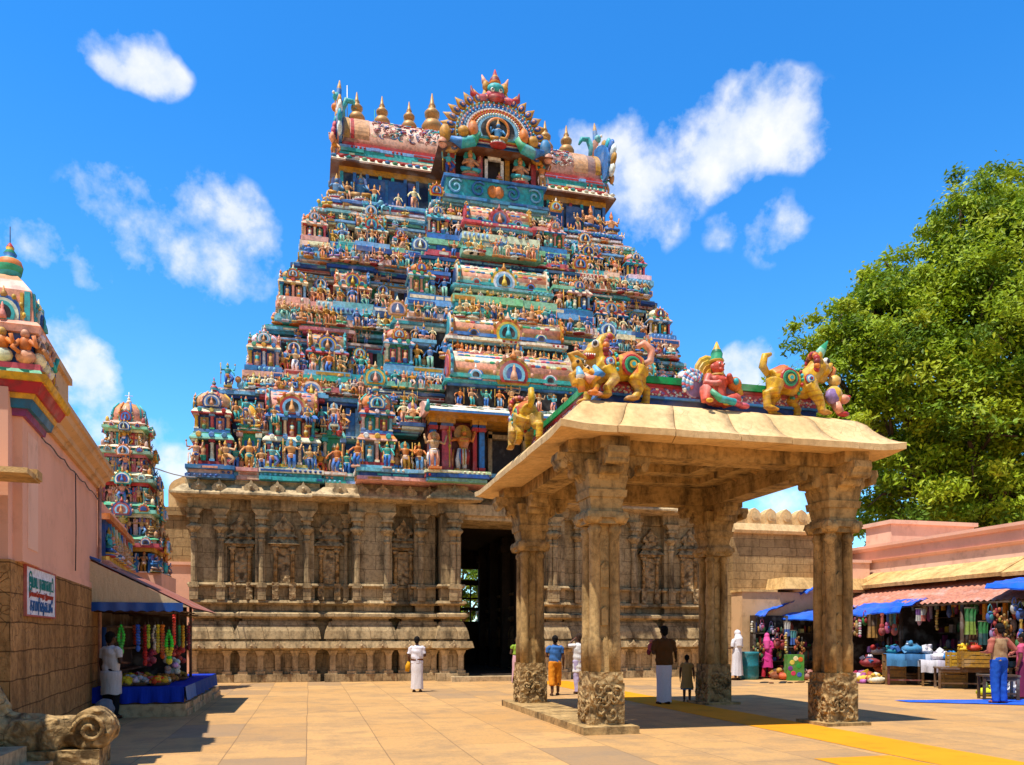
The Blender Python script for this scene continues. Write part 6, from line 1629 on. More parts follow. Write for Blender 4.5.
for px, dy, R_, n, cols, lb in hp:
    y = 16.55+dy; x = min(max(xat(px, y), -3.75), -2.46); heap('offering_basket', x, y, zt if dy < 1.4 else zt, R_, n, cols, lb, 'basket', 'offerings on the stall table')
for i, (px, dy, z, c, lb) in enumerate(((148, 1.9, 1.05, '#b84a6a', 'pink bundle of packets stacked on the stall shelf'), (172, 1.2, .95, '#c8c0d0', 'lilac white paper rosette hanging low at the stall'), (176, 1.5, 1.15, '#a83a40', 'red cloth bundle hanging near the right post of the stall'))):
    y = 16.55+dy; x = xat(px, y); m = MB(); r = random.Random(i)
    for k in range(14): m.ell((r.uniform(-.14, .14), r.uniform(-.1, .1), r.uniform(-.16, .16)), (.07, .05, .06), tuple(v*r.uniform(.6, 1.3) for v in hexc(c)), nu=7, nv=5)
    m.tube([(0, 0, .1), (0, 0, 2.02-z)], .006, 4, (.1, .08, .06)); tag(m.build('bundle', M_GOODS, None, (x, y, z)), lb, 'bundle')

# ---------------------------------------------------------------- small painted tower behind the stall
YT = 23.6; XT = xat(129, YT)
KT = thing('shrine_tower', 'small multi-tiered painted shrine tower rising behind the pink building', 'shrine tower', (XT, YT, 0))
mb = MB(); r = random.Random(21); w = .95
mb.box(-1.05, .95, -.75, 1.6, 0, 3.2, hexc('#c07a62')); mb.build('tower_base', M_PINK, KT)
mb = MB(); z = 3.2
for k in range(5):
    ww = w*(1.0-.115*k); h = [1.02, .95, .88, .80, .70][k]
    mb.box(-ww*.72, ww*.72, -ww*.72, ww*.72, z, z+h*.55, P['dark'])
    for i in range(5):
        x = -ww*.7+ww*1.4*i/4
        for sd in range(3):
            q = MB(); q.box(-.05, .05, -.06, .06, 0, h*.5, pick(r, BAND)); X = [(x, -ww*.74), (ww*.74, x), (-ww*.74, x)][sd]; mb.add(q, Matrix.Translation((X[0], X[1], z)))
    for i in range(4):
        mb.add(m_standing(700+k*4+i), Matrix.Translation((-ww*.52+ww*1.04*i/3, -ww*.80, z)) @ Matrix.Scale(h*.55, 4))
        mb.add(m_seated(730+k*4+i), Matrix.Translation((ww*.82, -ww*.5+ww*1.0*i/3, z)) @ Matrix.Rotation(PI/2, 4, 'Z') @ Matrix.Scale(h*.5, 4))
    for a_ in range(4):
        q = MB(); nasi(q, 0, -ww*.9-.1, z+h*.62, ww*.30, r, .1, True, True)
        for sx in (-1, 1): nasi(q, sx*ww*.62, -ww*.84-.1, z+h*.72, ww*.15, r, .07, True, False, 10)
        q.add(m_standing(760+k*4+a_), Matrix.Translation((0, -ww*.98, z)) @ Matrix.Scale(h*.66, 4))
        for sx in (-1, 1): q.add(m_seated(770+k*4+a_), Matrix.Translation((sx*ww*.86, -ww*.86, z+h*.0)) @ Matrix.Rotation(sx*PI/4, 4, 'Z') @ Matrix.Scale(h*.52, 4))
        mb.add(q, Matrix.Rotation(a_*PI/2, 4, 'Z'))
    for i, o in enumerate((.02, .16, .08)): mb.box(-ww*.78-o, ww*.78+o, -ww*.78-o, ww*.78+o, z+h*.55+i*h*.1, z+h*.55+(i+1)*h*.1, pick(r, BAND))
    mb.frus((-ww*.86-.1, ww*.86+.1, -ww*.86-.1, ww*.86+.1), (-ww*.68, ww*.68, -ww*.68, ww*.68), z+h*.85, z+h, pick(r, ['salmon', 'green', 'pink', 'cream']))
    for s in (-1, 1):
        for sy in (-1, 1): mb.ell((s*ww*.86, sy*ww*.86, z+h*.98), (.05, .05, .1), pick(r, WARM), nu=6, nv=5)
    z += h*.93
mb.build('painted_tier', M_PAINT, KT)
mb = MB(); ww = .58
mb.lathe([(.46, z), (.62, z+.12), (.66, z+.3), (.6, z+.5), (.42, z+.68), (.2, z+.74)], (0, 0, 0), 12, [P['cream'], P['salmon'], P['salmon'], P['flesh'], P['orange']])
for a in range(4): q = MB(); nasi(q, 0, -.58, z+.08, .27, r, .12); mb.add(q, Matrix.Rotation(a*PI/2, 4, 'Z'))
for i in range(10):
    a = 2*PI*i/10; mb.tube([(.66*math.cos(a), .66*math.sin(a), z+.2), (.62*math.cos(a), .62*math.sin(a), z+.5), (.4*math.cos(a), .4*math.sin(a), z+.7)], .04, 5, [P['teal'], P['orange'], P['blue']][i % 3])
mb.v = [(p[0]*.66, p[1]*.66, z+(p[2]-z)*.8) for p in mb.v]; mb.build('dome', M_PAINT, KT)
mb = MB(); mb.tube([(0, 0, z+.5), (0, 0, z+.92)], .012, 6, P['white']); mb.tube([(-.10, 0, z+.82), (.10, 0, z+.82)], .01, 5, P['white']); pot(mb, 0, 0, z+.55, .3, [P['cream']]); mb.build('finial', M_PAINT, KT)
KT.scale = (1.0, 1.0, 1.0)
# painted relief shrine front below the small tower (right of the pink wall end)
RF = thing('painted_relief_wall', 'pink roadside shrine wall with a row of small painted figures above the stall roof', 'wall', (-4.0, 17.5, 0), WA)
mb = MB(); mb.box(-1.4, -.05, 0, 4.6, 0, 4.25); mb.build('wall', M_PINK, RF)
mb = MB(); r = random.Random(77)
mb.box(-.06, .02, .1, 4.5, 3.05, 3.9, P['deep']); mb.frus((-.3, .22, -.02, 4.6), (-.3, .10, .05, 4.55), 2.92, 3.06, P['salmon']); mb.box(-.1, .10, .05, 4.55, 3.06, 3.14, P['yellow']); mb.box(-.1, .14, .02, 4.58, 2.84, 2.92, P['rose'])
for i in range(9):
    y = .3+.5*i; mb.add(m_seated(810+i), Matrix.Translation((.06, y, 3.14)) @ Matrix.Rotation(PI/2, 4, 'Z') @ Matrix.Scale(.62, 4)); mb.box(.0, .08, y+.2, y+.3, 3.14, 3.85, pick(r, BAND))
mb.box(-.3, .12, .0, 4.6, 3.88, 4.0, P['orange']); mb.build('relief', M_PAINT, RF)
# courtyard wall left of the great tower with round crest stones
WL = thing('courtyard_wall', 'old stone wall with round crest stones joining the left side of the great tower', 'wall', (-6.5, 28.6, 0))
mb = MB(); mb.box(-5, 2.95, 0, .8, 3.0, 5.75); mb.box(-5, 2.95, -.1, .9, 5.55, 5.72+.1); mb.build('wall', M_BRICKW, WL)
mb = MB(); mb.box(-5, 2.95, -.03, .83, 0, 3.0+.9); mb.box(-5, 2.95, -.1, .83, 3.9, 4.0); mb.build('plaster_face', M_PINK, WL)
def merlon(root, x, z, w, h):
    m = MB(); poly = [(-w*.5, 0), (-w*.5, h*.55)]+[(w*.5*math.cos(PI-PI*i/10)*(1 if i not in (5,) else 1), h*.55+h*.42*math.sin(PI*i/10)+(h*.06 if i == 5 else 0)) for i in range(1, 10)]+[(w*.5, h*.55), (w*.5, 0)]
    m.extr(poly, 'y', .1, .5); m.lathe([(w*.36, .04), (w*.30, .1)], (0, 0, h*.5), 12, axis='y'); m.lathe([(w*.18, .02), (w*.14, .05)], (0, 0, h*.5), 10, axis='y')
    m.build('merlon', M_ROOF, root, (x, 0, z))
for i in range(4): merlon(WL, 2.4-1.15*i, 5.82, .95, 1.05)
WR = thing('power_cable', 'thin cable running from the small shrine tower to the great tower', 'cable', (0, 0, 0))
mb = MB(); a = Vector((XT+.6, YT, 6.15)); b_ = Vector((-3.3, 27.9, 6.75)); mb.tube([a.lerp(b_, t/6)-Vector((0, 0, .10*math.sin(PI*t/6))) for t in range(7)], .018, 5, (.55, .52, .48)); mb.build('wire', M_GOODS, WR)
# ================================================================ right side: enclosing wall, market building, stalls
WB = thing('enclosing_wall', 'old brick-coursed stone wall with a row of rounded crest stones right of the great tower', 'wall', (xat(733, 26.3), 26.3, 0))
mb = MB(); mb.box(0, 4.9, 0, 1.0, 0, 5.3); mb.build('wall', M_BRICKW, WB)
mb = MB(); mb.frus((-.05, 4.95, -.16, 1.1), (-.05, 4.95, -.22, 1.1), 5.3, 5.4); mb.frus((-.05, 4.95, -.22, 1.1), (-.05, 4.95, -.1, 1.1), 5.4, 5.66); mb.build('coping', M_ROOF, WB)
for i in range(7): merlon(WB, .3+.66*i, 5.66, .5, .6)
LW = thing('plastered_lean_to', 'low flat-roofed beige plastered structure in front of the brick-coursed wall', 'outbuilding', (15.2, 25.55, 0))
mb = MB(); mb.box(-.2, 4.6, 0, .74, 0, 3.1); mb.box(1.9, 4.6, -.4, .74, 3.1, 3.2); mb.build('wall', M_BEIGE, LW)
mb = MB(); mb.frus((1.2, 4.7, -.55, .74), (1.3, 4.7, -.35, .74), 3.2, 3.62); mb.box(-.25, 1.2, -.06, .74, 3.1, 3.18); mb.build('roof_slab', M_EAVE, LW)
mb = MB(); mb.box(3.3, 5.2, .1, .74, 3.62, 4.25); mb.box(3.25, 5.25, .05, .74, 4.25, 4.36); mb.build('parapet_block', M_PINK2, LW)
# market building: wall plane x = XM
XM = 20.6; Y0, Y1 = 8.0, 27.3
MK = thing('market_building', 'long pink market building with a yellowish stone eave along the right side of the courtyard', 'building', (XM, 17.5, 0))
yo = 17.5
mb = MB(); mb.box(0, 6, Y0-yo, Y1-yo, 0, 4.62); mb.build('wall', M_PINK2, MK)
mb = MB()
mb.frus((-.06, 6, Y0-yo-.05, Y1-yo), (-.12, 6, Y0-yo-.05, Y1-yo), 4.28, 4.36); mb.frus((-.03, 6, Y0-yo, Y1-yo), (-.03, 6, Y0-yo, Y1-yo), 4.36, 4.72); mb.frus((-.10, 6, Y0-yo, Y1-yo), (-.18, 6, Y0-yo, Y1-yo), 4.72, 4.82); mb.box(-.18, 6, Y0-yo, Y1-yo, 4.82, 4.92); mb.build('cornice', M_PINK, MK)
mb = MB(); mb.box(.7, 4.5, 25.6-yo, Y1-yo-.3, 4.92, 5.75); mb.box(.6, 4.6, 25.5-yo, Y1-yo-.2, 5.75, 5.9); mb.build('roof_block', M_PINK2, MK)
mb = MB(); rr = random.Random(2); y = Y0
while y < Y1-.1:
    w = min(rr.uniform(1.1, 1.9), Y1-y); dz = rr.uniform(-.02, .02)
    prof = [(0, 3.50), (-1.0, 3.26), (-1.02, 3.38), (-.6, 3.60), (-.15, 3.82), (0, 3.88)]
    mb.extr([(u, v+dz) for u, v in prof], 'y', y-yo+.006, y+w-yo-.006); y += w
mb.build('stone_eave', M_EAVE, MK)
# tiled lean-to roof on posts
XR0, XR1 = 20.5, 18.35
TR = thing('tiled_awning', 'long lean-to awning of weathered red tiles on wooden posts in front of the market building', 'awning', (18.35, 20, 0))
mb = MB(); ya, yb = 16.6, 25.4; n = int((yb-ya)/.055)
for i in range(n+1):
    y = ya+(yb-ya)*i/n-20; w_ = .028*math.cos(i*PI*.5)
    for j in range(13):
        t = j/12; row = .012*(1 if j % 2 else 0)
        mb.v.append((2.15*t, y, 2.52+.86*t+w_+row+.03*mnoise.noise(Vector((t*3, y*.8, 0)))))
rr = random.Random(3)
for i in range(n):
    for j in range(12):
        a = i*13+j; k = mnoise.noise(Vector((j*.37, i*.05, 1)))+rr.uniform(-.35, .35)
        c = tuple(v*(1+.22*k) for v in hexc('#c27c62')); mb.face((a, a+1, a+14, a+13), c, 0, False)
mb.build('tile_roof', M_WOOD, TR)
mb = MB()
for y in (16.9, 19.3, 21.8, 24.6): mb.tube([(.15, y-20, 0), (.15, y-20, 2.55)], .055, 7, hexc('#4a3322'))
mb.tube([(.12, ya-20, 2.48), (.12, yb-20, 2.48)], .05, 6, hexc('#4a3322')); mb.tube([(1.9, ya-20, 3.2), (1.9, yb-20, 3.2)], .05, 6, hexc('#4a3322'))
for y in (17.5, 18.7, 20.0, 21.2, 22.4, 23.6): mb.tube([(.1, y-20, 2.44), (2.1, y-20, 3.28)], .035, 5, hexc('#4a3322'))
for y in (16.75, 19.3, 21.9, 24.5): mb.box(.3, 2.2, y-20-.04, y-20+.04, 0, 2.5, hexc('#2a1d16'))
mb.build('post_frame', M_WOOD, TR)
mb = MB(); mb.box(1.95, 2.2, 14.4-20, 27.2-20, 0, 3.25, hexc('#1c1411')); mb.build('back_boarding', M_WOOD, TR)
def tarp(pts, label, seed, thick=.03, n=14):
    """sagging sheet over four corners"""
    mb = MB(); p = [Vector(q) for q in pts]; o0 = sum(p, Vector())/4
    for lay in (0, 1):
        for i in range(n+1):
            for j in range(n+1):
                u, v = i/n, j/n; q = (p[0]*(1-u)+p[1]*u)*(1-v)+(p[3]*(1-u)+p[2]*u)*v
                z = q.z+.08*mnoise.noise(Vector((u*4+seed, v*4, seed)))+.05*mnoise.noise(Vector((u*11+seed, v*9, 2)))+.035*abs(mnoise.noise(Vector((u*5+v*9+seed, v*3, 7))))-(.10*v if v > .93 else 0)-lay*thick
                mb.v.append((q.x-o0.x, q.y-o0.y, z-o0.z))
    m_ = (n+1)*(n+1)
    for lay in (0, 1):
        for i in range(n):
            for j in range(n):
                a = lay*m_+i*(n+1)+j; mb.face((a, a+n+1, a+n+2, a+1), tuple(x*(1+.35*mnoise.noise(Vector((i*.6, j*.6, seed)))) for x in hexc('#1660d8')), 0, True)
    tag(mb.build('tarpaulin', M_TARP, None, o0), label, 'tarpaulin', 'blue tarpaulins over the market'); return
tarp([(18.9, 23.6, 2.72), (18.9, 20.9, 2.74), (17.7, 20.9, 2.36), (17.7, 23.6, 2.30)], 'crumpled blue tarpaulin edge under the left part of the red tiles', 1)
tarp([(19.2, 18.2, 3.12), (19.0, 14.6, 2.95), (17.3, 14.8, 2.72), (18.0, 18.0, 2.95)], 'blue tarpaulin slung from the right end of the red tiles', 4)
tarp([(18.7, 26.6, 2.75), (18.9, 23.9, 2.7), (17.0, 23.6, 2.15), (16.4, 25.9, 2.25)], 'blue tarpaulin lean-to over the goods behind the person in pink', 7)
tarp([(17.4, 26.8, 2.9), (17.6, 25.7, 2.95), (15.6, 25.0, 2.35), (15.4, 26.2, 2.35)], 'faded blue tarpaulin strip over the person in white at the market end', 9)
tarp([(18.3, 25.9, 3.5), (18.5, 25.0, 3.45), (17.2, 24.9, 3.15), (17.1, 25.7, 3.2)], 'bundled blue tarpaulin lying on the beige roof edge', 13)
SV = thing('stall_shelving', 'shelving with small goods behind the person in pink, added to darken the stall', 'shelving', (xat(752, 25.35), 25.35, 0))
mb = MB(); mb.box(0, 3.9, .1, .14, 0, 2.25, hexc('#1c1310'))  # near-black backing added where the stall interior lies in shade
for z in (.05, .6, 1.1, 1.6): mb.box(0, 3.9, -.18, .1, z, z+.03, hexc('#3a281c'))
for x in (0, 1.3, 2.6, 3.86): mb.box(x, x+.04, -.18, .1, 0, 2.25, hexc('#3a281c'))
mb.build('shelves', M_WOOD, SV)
mb = MB(); r = random.Random(6)
for z in (.08, .63, 1.13, 1.63):
    x = .1
    while x < 3.8:
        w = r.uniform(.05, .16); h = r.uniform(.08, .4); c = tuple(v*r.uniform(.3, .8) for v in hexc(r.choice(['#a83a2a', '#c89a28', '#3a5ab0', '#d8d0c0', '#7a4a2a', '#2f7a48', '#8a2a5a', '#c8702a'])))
        if r.random() < .5: mb.box(x, x+w, -.14, .02, z, z+h, c)
        else: mb.ell((x+w*.5, -.06, z+h*.5), (w*.5, w*.5, h*.5), c, nu=8, nv=6)
        x += w+r.uniform(.0, .1)
struct(mb.build('small_goods', M_GOODS, SV), 'stuff')
SV = thing('stall_shelving', 'dark wooden shelving crammed with dim goods at the back of the tiled awning', 'shelving', (20.2, 20.4, 0))
mb = MB()
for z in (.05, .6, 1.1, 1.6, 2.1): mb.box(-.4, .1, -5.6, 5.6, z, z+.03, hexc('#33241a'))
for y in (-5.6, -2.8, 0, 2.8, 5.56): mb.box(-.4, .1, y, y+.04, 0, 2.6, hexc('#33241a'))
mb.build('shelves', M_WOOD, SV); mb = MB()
for z in (.08, .63, 1.13, 1.63):
    y = -5.5
    while y < 5.5:
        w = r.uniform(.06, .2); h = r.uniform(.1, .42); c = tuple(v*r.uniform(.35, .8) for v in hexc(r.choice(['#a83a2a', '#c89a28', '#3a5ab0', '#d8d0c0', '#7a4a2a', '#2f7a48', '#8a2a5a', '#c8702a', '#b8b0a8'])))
        x = r.uniform(-.36, -.2)
        if r.random() < .6: mb.box(x, x+w, y, y+w, z, z+h, c)
        else: mb.ell((x, y+w*.5, z+h*.5), (w*.5, w*.5, h*.5), c, nu=8, nv=6)
        y += w+r.uniform(.0, .12)
for i in range(90):
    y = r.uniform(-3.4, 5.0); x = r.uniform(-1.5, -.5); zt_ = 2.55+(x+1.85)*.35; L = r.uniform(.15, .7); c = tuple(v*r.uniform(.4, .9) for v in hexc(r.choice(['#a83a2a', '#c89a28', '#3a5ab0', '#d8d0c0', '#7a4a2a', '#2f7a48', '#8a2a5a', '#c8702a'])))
    mb.box(x-.04, x+.04, y-.05, y+.05, zt_-L-.2, zt_-L*.5, c) if i % 2 else mb.lathe([(.02, zt_-L*.4), (.05, zt_-L*.6), (.08, zt_-L), (.03, zt_-L-.12)], (x, y, 0), 7, c)
    mb.tube([(x, y, zt_), (x, y, zt_-L*.45)], .006, 4, (.1, .08, .06))
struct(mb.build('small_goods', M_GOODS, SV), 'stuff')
# -------- goods
r = random.Random(17)
CN = [('red', '#c8281e'), ('orange', '#e07a1c'), ('yellow', '#e8b81c'), ('bright blue', '#2c6ad0'), ('pink', '#d8508a'), ('green', '#2f9a48'), ('white', '#dcd8d0'), ('purple', '#7a3a9a'), ('turquoise', '#2aa0a8'), ('maroon', '#8a2030'), ('golden', '#c08a20'), ('lime', '#9ac030'), ('brown', '#6e4a2a'), ('navy', '#22305e'), ('coral', '#e0604a'), ('lilac', '#a890c8'), ('dark teal', '#1f5a5e'), ('cream', '#e8d8b0')]
def hang_bag(x, y, z, s, c1, c2, label, kind):
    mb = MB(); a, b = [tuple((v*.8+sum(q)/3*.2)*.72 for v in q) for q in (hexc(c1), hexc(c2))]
    if kind == 'bag':
        mb.ell((0, 0, -.22*s), (.15*s, .08*s, .2*s), a, nu=12, nv=8); mb.tube([(-.1*s, 0, -.1*s), (-.06*s, 0, .12*s), (0, 0, .2*s), (.06*s, 0, .12*s), (.1*s, 0, -.1*s)], .018*s, 5, b); mb.ell((0, -.07*s, -.22*s), (.09*s, .03*s, .1*s), b, nu=8, nv=6); mb.box(-.11*s, .11*s, -.085*s, -.02*s, -.09*s, -.06*s, b)
    elif kind == 'toy':
        mb.ell((0, 0, -.42*s), (.13*s, .05*s, .14*s), a, nu=12, nv=8); mb.ell((0, 0, -.27*s), (.09*s, .045*s, .1*s), a, nu=10, nv=7); mb.box(-.022*s, .022*s, -.03*s, .03*s, -.25*s, .08*s, b); mb.box(-.04*s, .04*s, -.03*s, .03*s, .06*s, .14*s, b); mb.lathe([(.045*s, -.06*s), (.03*s, -.065*s)], (0, 0, -.36*s), 10, b, axis='y')
    elif kind == 'cloth':
        n = 10
        for i in range(n+1):
            for t in (0, .5, 1): mb.v.append(((-.2+.4*i/n)*s*(1-.15*math.sin(t*PI)), .03*math.sin(i*1.6)*s*(1+t), -.75*s*t))
        for i in range(n):
            for j in range(2): q = i*3+j; mb.face((q, q+3, q+4, q+1), a if j else b, 0, True)
        mb.tube([(-.2*s, 0, .01), (.2*s, 0, .01)], .012, 5, (.2, .15, .1))
    elif kind == 'ball':
        for k in range(11):
            an = k*1.05; rr_ = r.uniform(.035, .075)*s; mb.ell((.09*s*math.cos(an), .07*s*math.sin(an), -.16*s-.05*s*k), (rr_, rr_*.8, rr_*r.uniform(.9, 1.9)), tuple(v*r.uniform(.5, 1) for v in (a if k % 2 else b)), nu=9, nv=6)
        mb.tube([(0, 0, .1*s), (0, 0, -.15*s)], .008, 4, (.1, .1, .1))
    else:
        for k in range(int(9*s)): mb.ell((r.uniform(-.02, .02), 0, -.08*k), (.05, .05, .05), a if k % 3 else b, nu=7, nv=5)
    return mb
KN = {'bag': ('hanging_bag', 'bag'), 'toy': ('toy_guitar', 'toy'), 'cloth': ('hanging_cloth', 'cloth'), 'ball': ('hanging_toy', 'toy'), 'beads': ('bead_string', 'beads')}
def hang(px, Y, z, s, ci, cj, kind, where):
    n1, c1 = CN[ci % len(CN)]; n2, c2 = CN[cj % len(CN)]
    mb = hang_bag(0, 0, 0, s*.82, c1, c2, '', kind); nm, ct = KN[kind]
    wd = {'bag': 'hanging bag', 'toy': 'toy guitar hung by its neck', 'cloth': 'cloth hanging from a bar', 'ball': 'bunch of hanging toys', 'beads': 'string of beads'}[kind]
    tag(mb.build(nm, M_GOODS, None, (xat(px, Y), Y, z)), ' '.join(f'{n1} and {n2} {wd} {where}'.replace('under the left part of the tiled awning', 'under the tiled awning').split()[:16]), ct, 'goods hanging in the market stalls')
W1, W2_, W3, W4 = 'under the left part of the tiled awning', 'in the dark middle of the tiled awning', 'at the right end of the market', 'behind the person in pink'
for a in ((853, 22.6, 2.2, 1.0, 0, 9, 'ball', W1), (857, 22.4, 2.15, 1.1, 2, 1, 'ball', W1), (860, 22.2, 2.0, 1.0, 6, 4, 'beads', W1), (865, 22.5, 2.2, 1.0, 5, 0, 'bag', W1), (872, 22.2, 2.2, 1.2, 10, 12, 'cloth', W1), (879, 22.5, 2.1, 1.2, 12, 10, 'cloth', W1),
          (882, 21.6, 2.1, 1.25, 0, 14, 'toy', W1), (887.5, 21.6, 2.15, 1.2, 4, 3, 'toy', W1), (894.5, 21.5, 2.1, 1.25, 14, 8, 'toy', W1), (903, 22.4, 2.2, 1.2, 12, 2, 'cloth', W1), (909, 22.3, 2.2, 1.3, 10, 9, 'cloth', W1),
          (918, 20.8, 2.35, .6, 6, 7, 'cloth', W2_), (923, 20.8, 2.35, .6, 14, 6, 'cloth', W2_), (937, 20.5, 2.3, 1.1, 2, 10, 'beads', W2_), (970, 18.6, 2.3, 1.2, 11, 5, 'cloth', W2_), (973, 18.8, 1.7, 1.0, 17, 12, 'cloth', W2_),
          (990, 17.2, 2.2, 1.0, 3, 8, 'bag', W3), (997, 17.1, 2.35, 1.0, 0, 1, 'ball', W3), (1002, 17.0, 2.2, 1.0, 2, 10, 'ball', W3), (993, 17.2, 1.75, .9, 15, 4, 'bag', W3), (1008, 17.2, 2.1, 1.1, 10, 12, 'ball', W3), (1014, 17.0, 2.4, .9, 6, 3, 'bag', W3),
          (1020, 16.6, 2.25, 1.0, 3, 13, 'bag', W3), (1021, 16.5, 1.85, .9, 3, 2, 'toy', W3), (1012, 17.3, 1.7, 1.0, 12, 10, 'ball', W3), (1019, 16.9, 1.5, .9, 5, 4, 'bag', W3), (983, 17.4, 1.9, 1.0, 16, 5, 'cloth', W3), (1005, 17.3, 1.8, .9, 13, 10, 'bag', W3),
          (752, 25.3, 2.0, .8, 17, 6, 'beads', W4), (762, 25.3, 2.0, .9, 15, 4, 'bag', W4), (756, 25.2, 1.35, 1.1, 2, 11, 'ball', W4), (762, 25.2, 1.35, 1.0, 1, 5, 'ball', W4), (775, 25.0, 1.9, 1.0, 6, 12, 'ball', W4), (777, 24.8, 1.45, 1.1, 0, 9, 'bag', W4), (782, 24.8, 1.4, 1.1, 9, 0, 'bag', W4),
          (787, 24.6, 2.0, .8, 3, 6, 'cloth', W4), (793, 24.6, 1.7, .8, 3, 8, 'cloth', W4), (786, 24.3, 1.6, 1.3, 2, 17, 'beads', W4), (797, 24.6, 1.6, 1.0, 1, 10, 'ball', W4), (771, 25.2, 1.9, .9, 8, 15, 'bag', W4), (802, 24.6, 1.4, 1.0, 10, 1, 'ball', W4), (779, 25.3, 1.0, .9, 10, 11, 'bag', W4)):
    hang(*a)
def table(px, Y, w, d, h, label, col, cloth=None, name='market_table', cat='table'):
    t = thing(name, label, cat, (xat(px, Y), Y, 0), -.55); c = hexc(col)
    for sx in (-1, 1):
        for sy in (-1, 1): m = MB(); m.box(sx*(w/2-.05)-.03, sx*(w/2-.05)+.03, sy*(d/2-.05)-.03, sy*(d/2-.05)+.03, 0, h-.04, c); m.build('leg', M_WOOD, t)
    m = MB(); m.box(-w/2, w/2, -d/2, d/2, h-.04, h, c); m.box(-w/2+.06, w/2-.06, -d/2+.03, -d/2+.06, h-.14, h-.05, c); m.build('tabletop', M_WOOD, t)
    m = MB(); m.box(-w/2+.06, w/2-.06, -d/2+.04, -d/2+.07, .14, .18, c); m.build('rail', M_WOOD, t)
    if cloth:
        m = MB(); n = 24; cs_ = [hexc(q) for q in cloth]
        for i in range(n+1):
            x = -w/2-.02+(w+.04)*i/n
            for y_, z_ in ((d/2, h+.012), (-d/2-.02, h+.014), (-d/2-.05-.02*math.sin(i*1.3), h-.18), (-d/2-.05-.03*math.sin(i*1.3+.5), h-.36)): m.v.append((x, y_, z_+.01*math.sin(i*.8)))
        for i in range(n):
            for j in range(3): q = i*4+j; m.face((q, q+4, q+5, q+1), tuple(v*(.8+.3*mnoise.noise(Vector((i*.5, j, 3)))) for v in cs_[min(len(cs_)-1, int(len(cs_)*(i/24*.7+.3*abs(mnoise.noise(Vector((i*.35, j*.8, px))))) ))]), 0, True)
        m.build('cloth', M_CLOTH, t)
    return t
table(915, 20.9, 1.7, .8, .95, 'market table draped in blue and pale pink cloths under the tiled awning', '#6a2a26', ['#4a86b8', '#3a6a9a', '#b8c4d8', '#d8a8b0'])
table(941, 20.2, 1.2, .7, .78, 'wooden table piled with pale bags between the blue draped table and the crates', '#7a5a30', ['#d8d4dc', '#b8b0c0', '#3a9ac0'])
table(972, 19.0, 1.9, .7, .62, 'low brown wooden bench table under yellow boxes in the market', '#6a4a2c')
table(998, 15.6, .8, .6, .6, 'small wooden stand beside the person in jeans', '#4a3422')
def crate(px, Y, w, d, h, z, col, label, cat='crate', name='crate'):
    t = thing(name, label, cat, (xat(px, Y), Y, z), -.5); c = hexc(col); m = MB()
    for k in range(4):
        z0 = h*k/4; m.box(-w/2, w/2, -d/2, -d/2+.02, z0+.01, z0+h*.22, c); m.box(-w/2, w/2, d/2-.02, d/2, z0+.01, z0+h*.22, c); m.box(-w/2, -w/2+.02, -d/2+.02, d/2-.02, z0+.01, z0+h*.22, c); m.box(w/2-.02, w/2, -d/2+.02, d/2-.02, z0+.01, z0+h*.22, c)
    m.build('slats', M_WOOD, t); m = MB()
    for sx in (-1, 1):
        for sy in (-1, 1): m.box(sx*w/2-.022, sx*w/2+.022, sy*d/2-.022, sy*d/2+.022, 0, h+.01, tuple(v*.8 for v in c))
    m.box(-w/2+.02, w/2-.02, -d/2+.02, d/2-.02, .01, h*.7, tuple(v*.6 for v in c)); m.build('corner_posts', M_WOOD, t)
crate(894, 21.3, .55, .5, .95, 0, '#8a6428', 'tall tan wooden crate left of the blue draped table')
crate(905, 21.4, .6, .5, .36, 0, '#7a5224', 'flat brown crate between the tall crate and the blue draped table')
crate(953, 19.5, .6, .5, .55, 0, '#9a7430', 'tan slatted crate below the table with pale bags')
crate(960, 19.3, .62, .45, .42, .63, '#c89a28', 'yellow box on the left of the brown bench table'); crate(974, 18.7, .7, .45, .46, .63, '#a87c24', 'ochre box with yellow cloth on the right of the brown bench table')
def rbox(s_, rr, c):
    b = MB(); x, y, z = s_*rr.uniform(.5, 1.2), s_*rr.uniform(.3, .8), s_*rr.uniform(.3, 1.1); b.box(-x, x, -y, y, -z, z, c); b.box(-x*.7, x*.7, -y-.004, y+.004, -z*.3, z*.5, tuple(min(1, v*1.5+.05) for v in c)); return b
def bundle(px, Y, z, R_, cols, label, n=16, cat='bundle', name='bundle', size=.5):
    m = MB(); rr = random.Random(int(px*7)); m.ell((0, 0, R_*.35), (R_*.85, R_*.7, R_*.38), hexc(cols[0]), nu=10, nv=6)
    for i in range(n):
        a = rr.uniform(0, 2*PI); q = R_*rr.uniform(0, .8); s_ = R_*rr.uniform(.22, .4)*size*1.6; m.ell((q*math.cos(a), q*math.sin(a)*.8, R_*rr.uniform(.1, .85)), (s_, s_*.8, s_*rr.uniform(.6, 1.1)), hexc(rr.choice(cols)), nu=8, nv=6) if rr.random() < .45 else m.add(rbox(s_, rr, hexc(rr.choice(cols))), Matrix.Translation((q*math.cos(a), q*math.sin(a)*.8, R_*rr.uniform(.2, .9))) @ Matrix.Rotation(rr.uniform(0, 6), 4, Vector((rr.gauss(0, .3), rr.gauss(0, .3), 1)).normalized()))
    m.v = [tuple(Vector(p)+Vector(mnoise.noise_vector(Vector(p)*14))*.018) for p in m.v]
    m.v = [(p[0], p[1], max(p[2], .0)) for p in m.v]
    tag(m.build(name, M_GOODS, None, (xat(px, Y), Y, z)), label, cat)
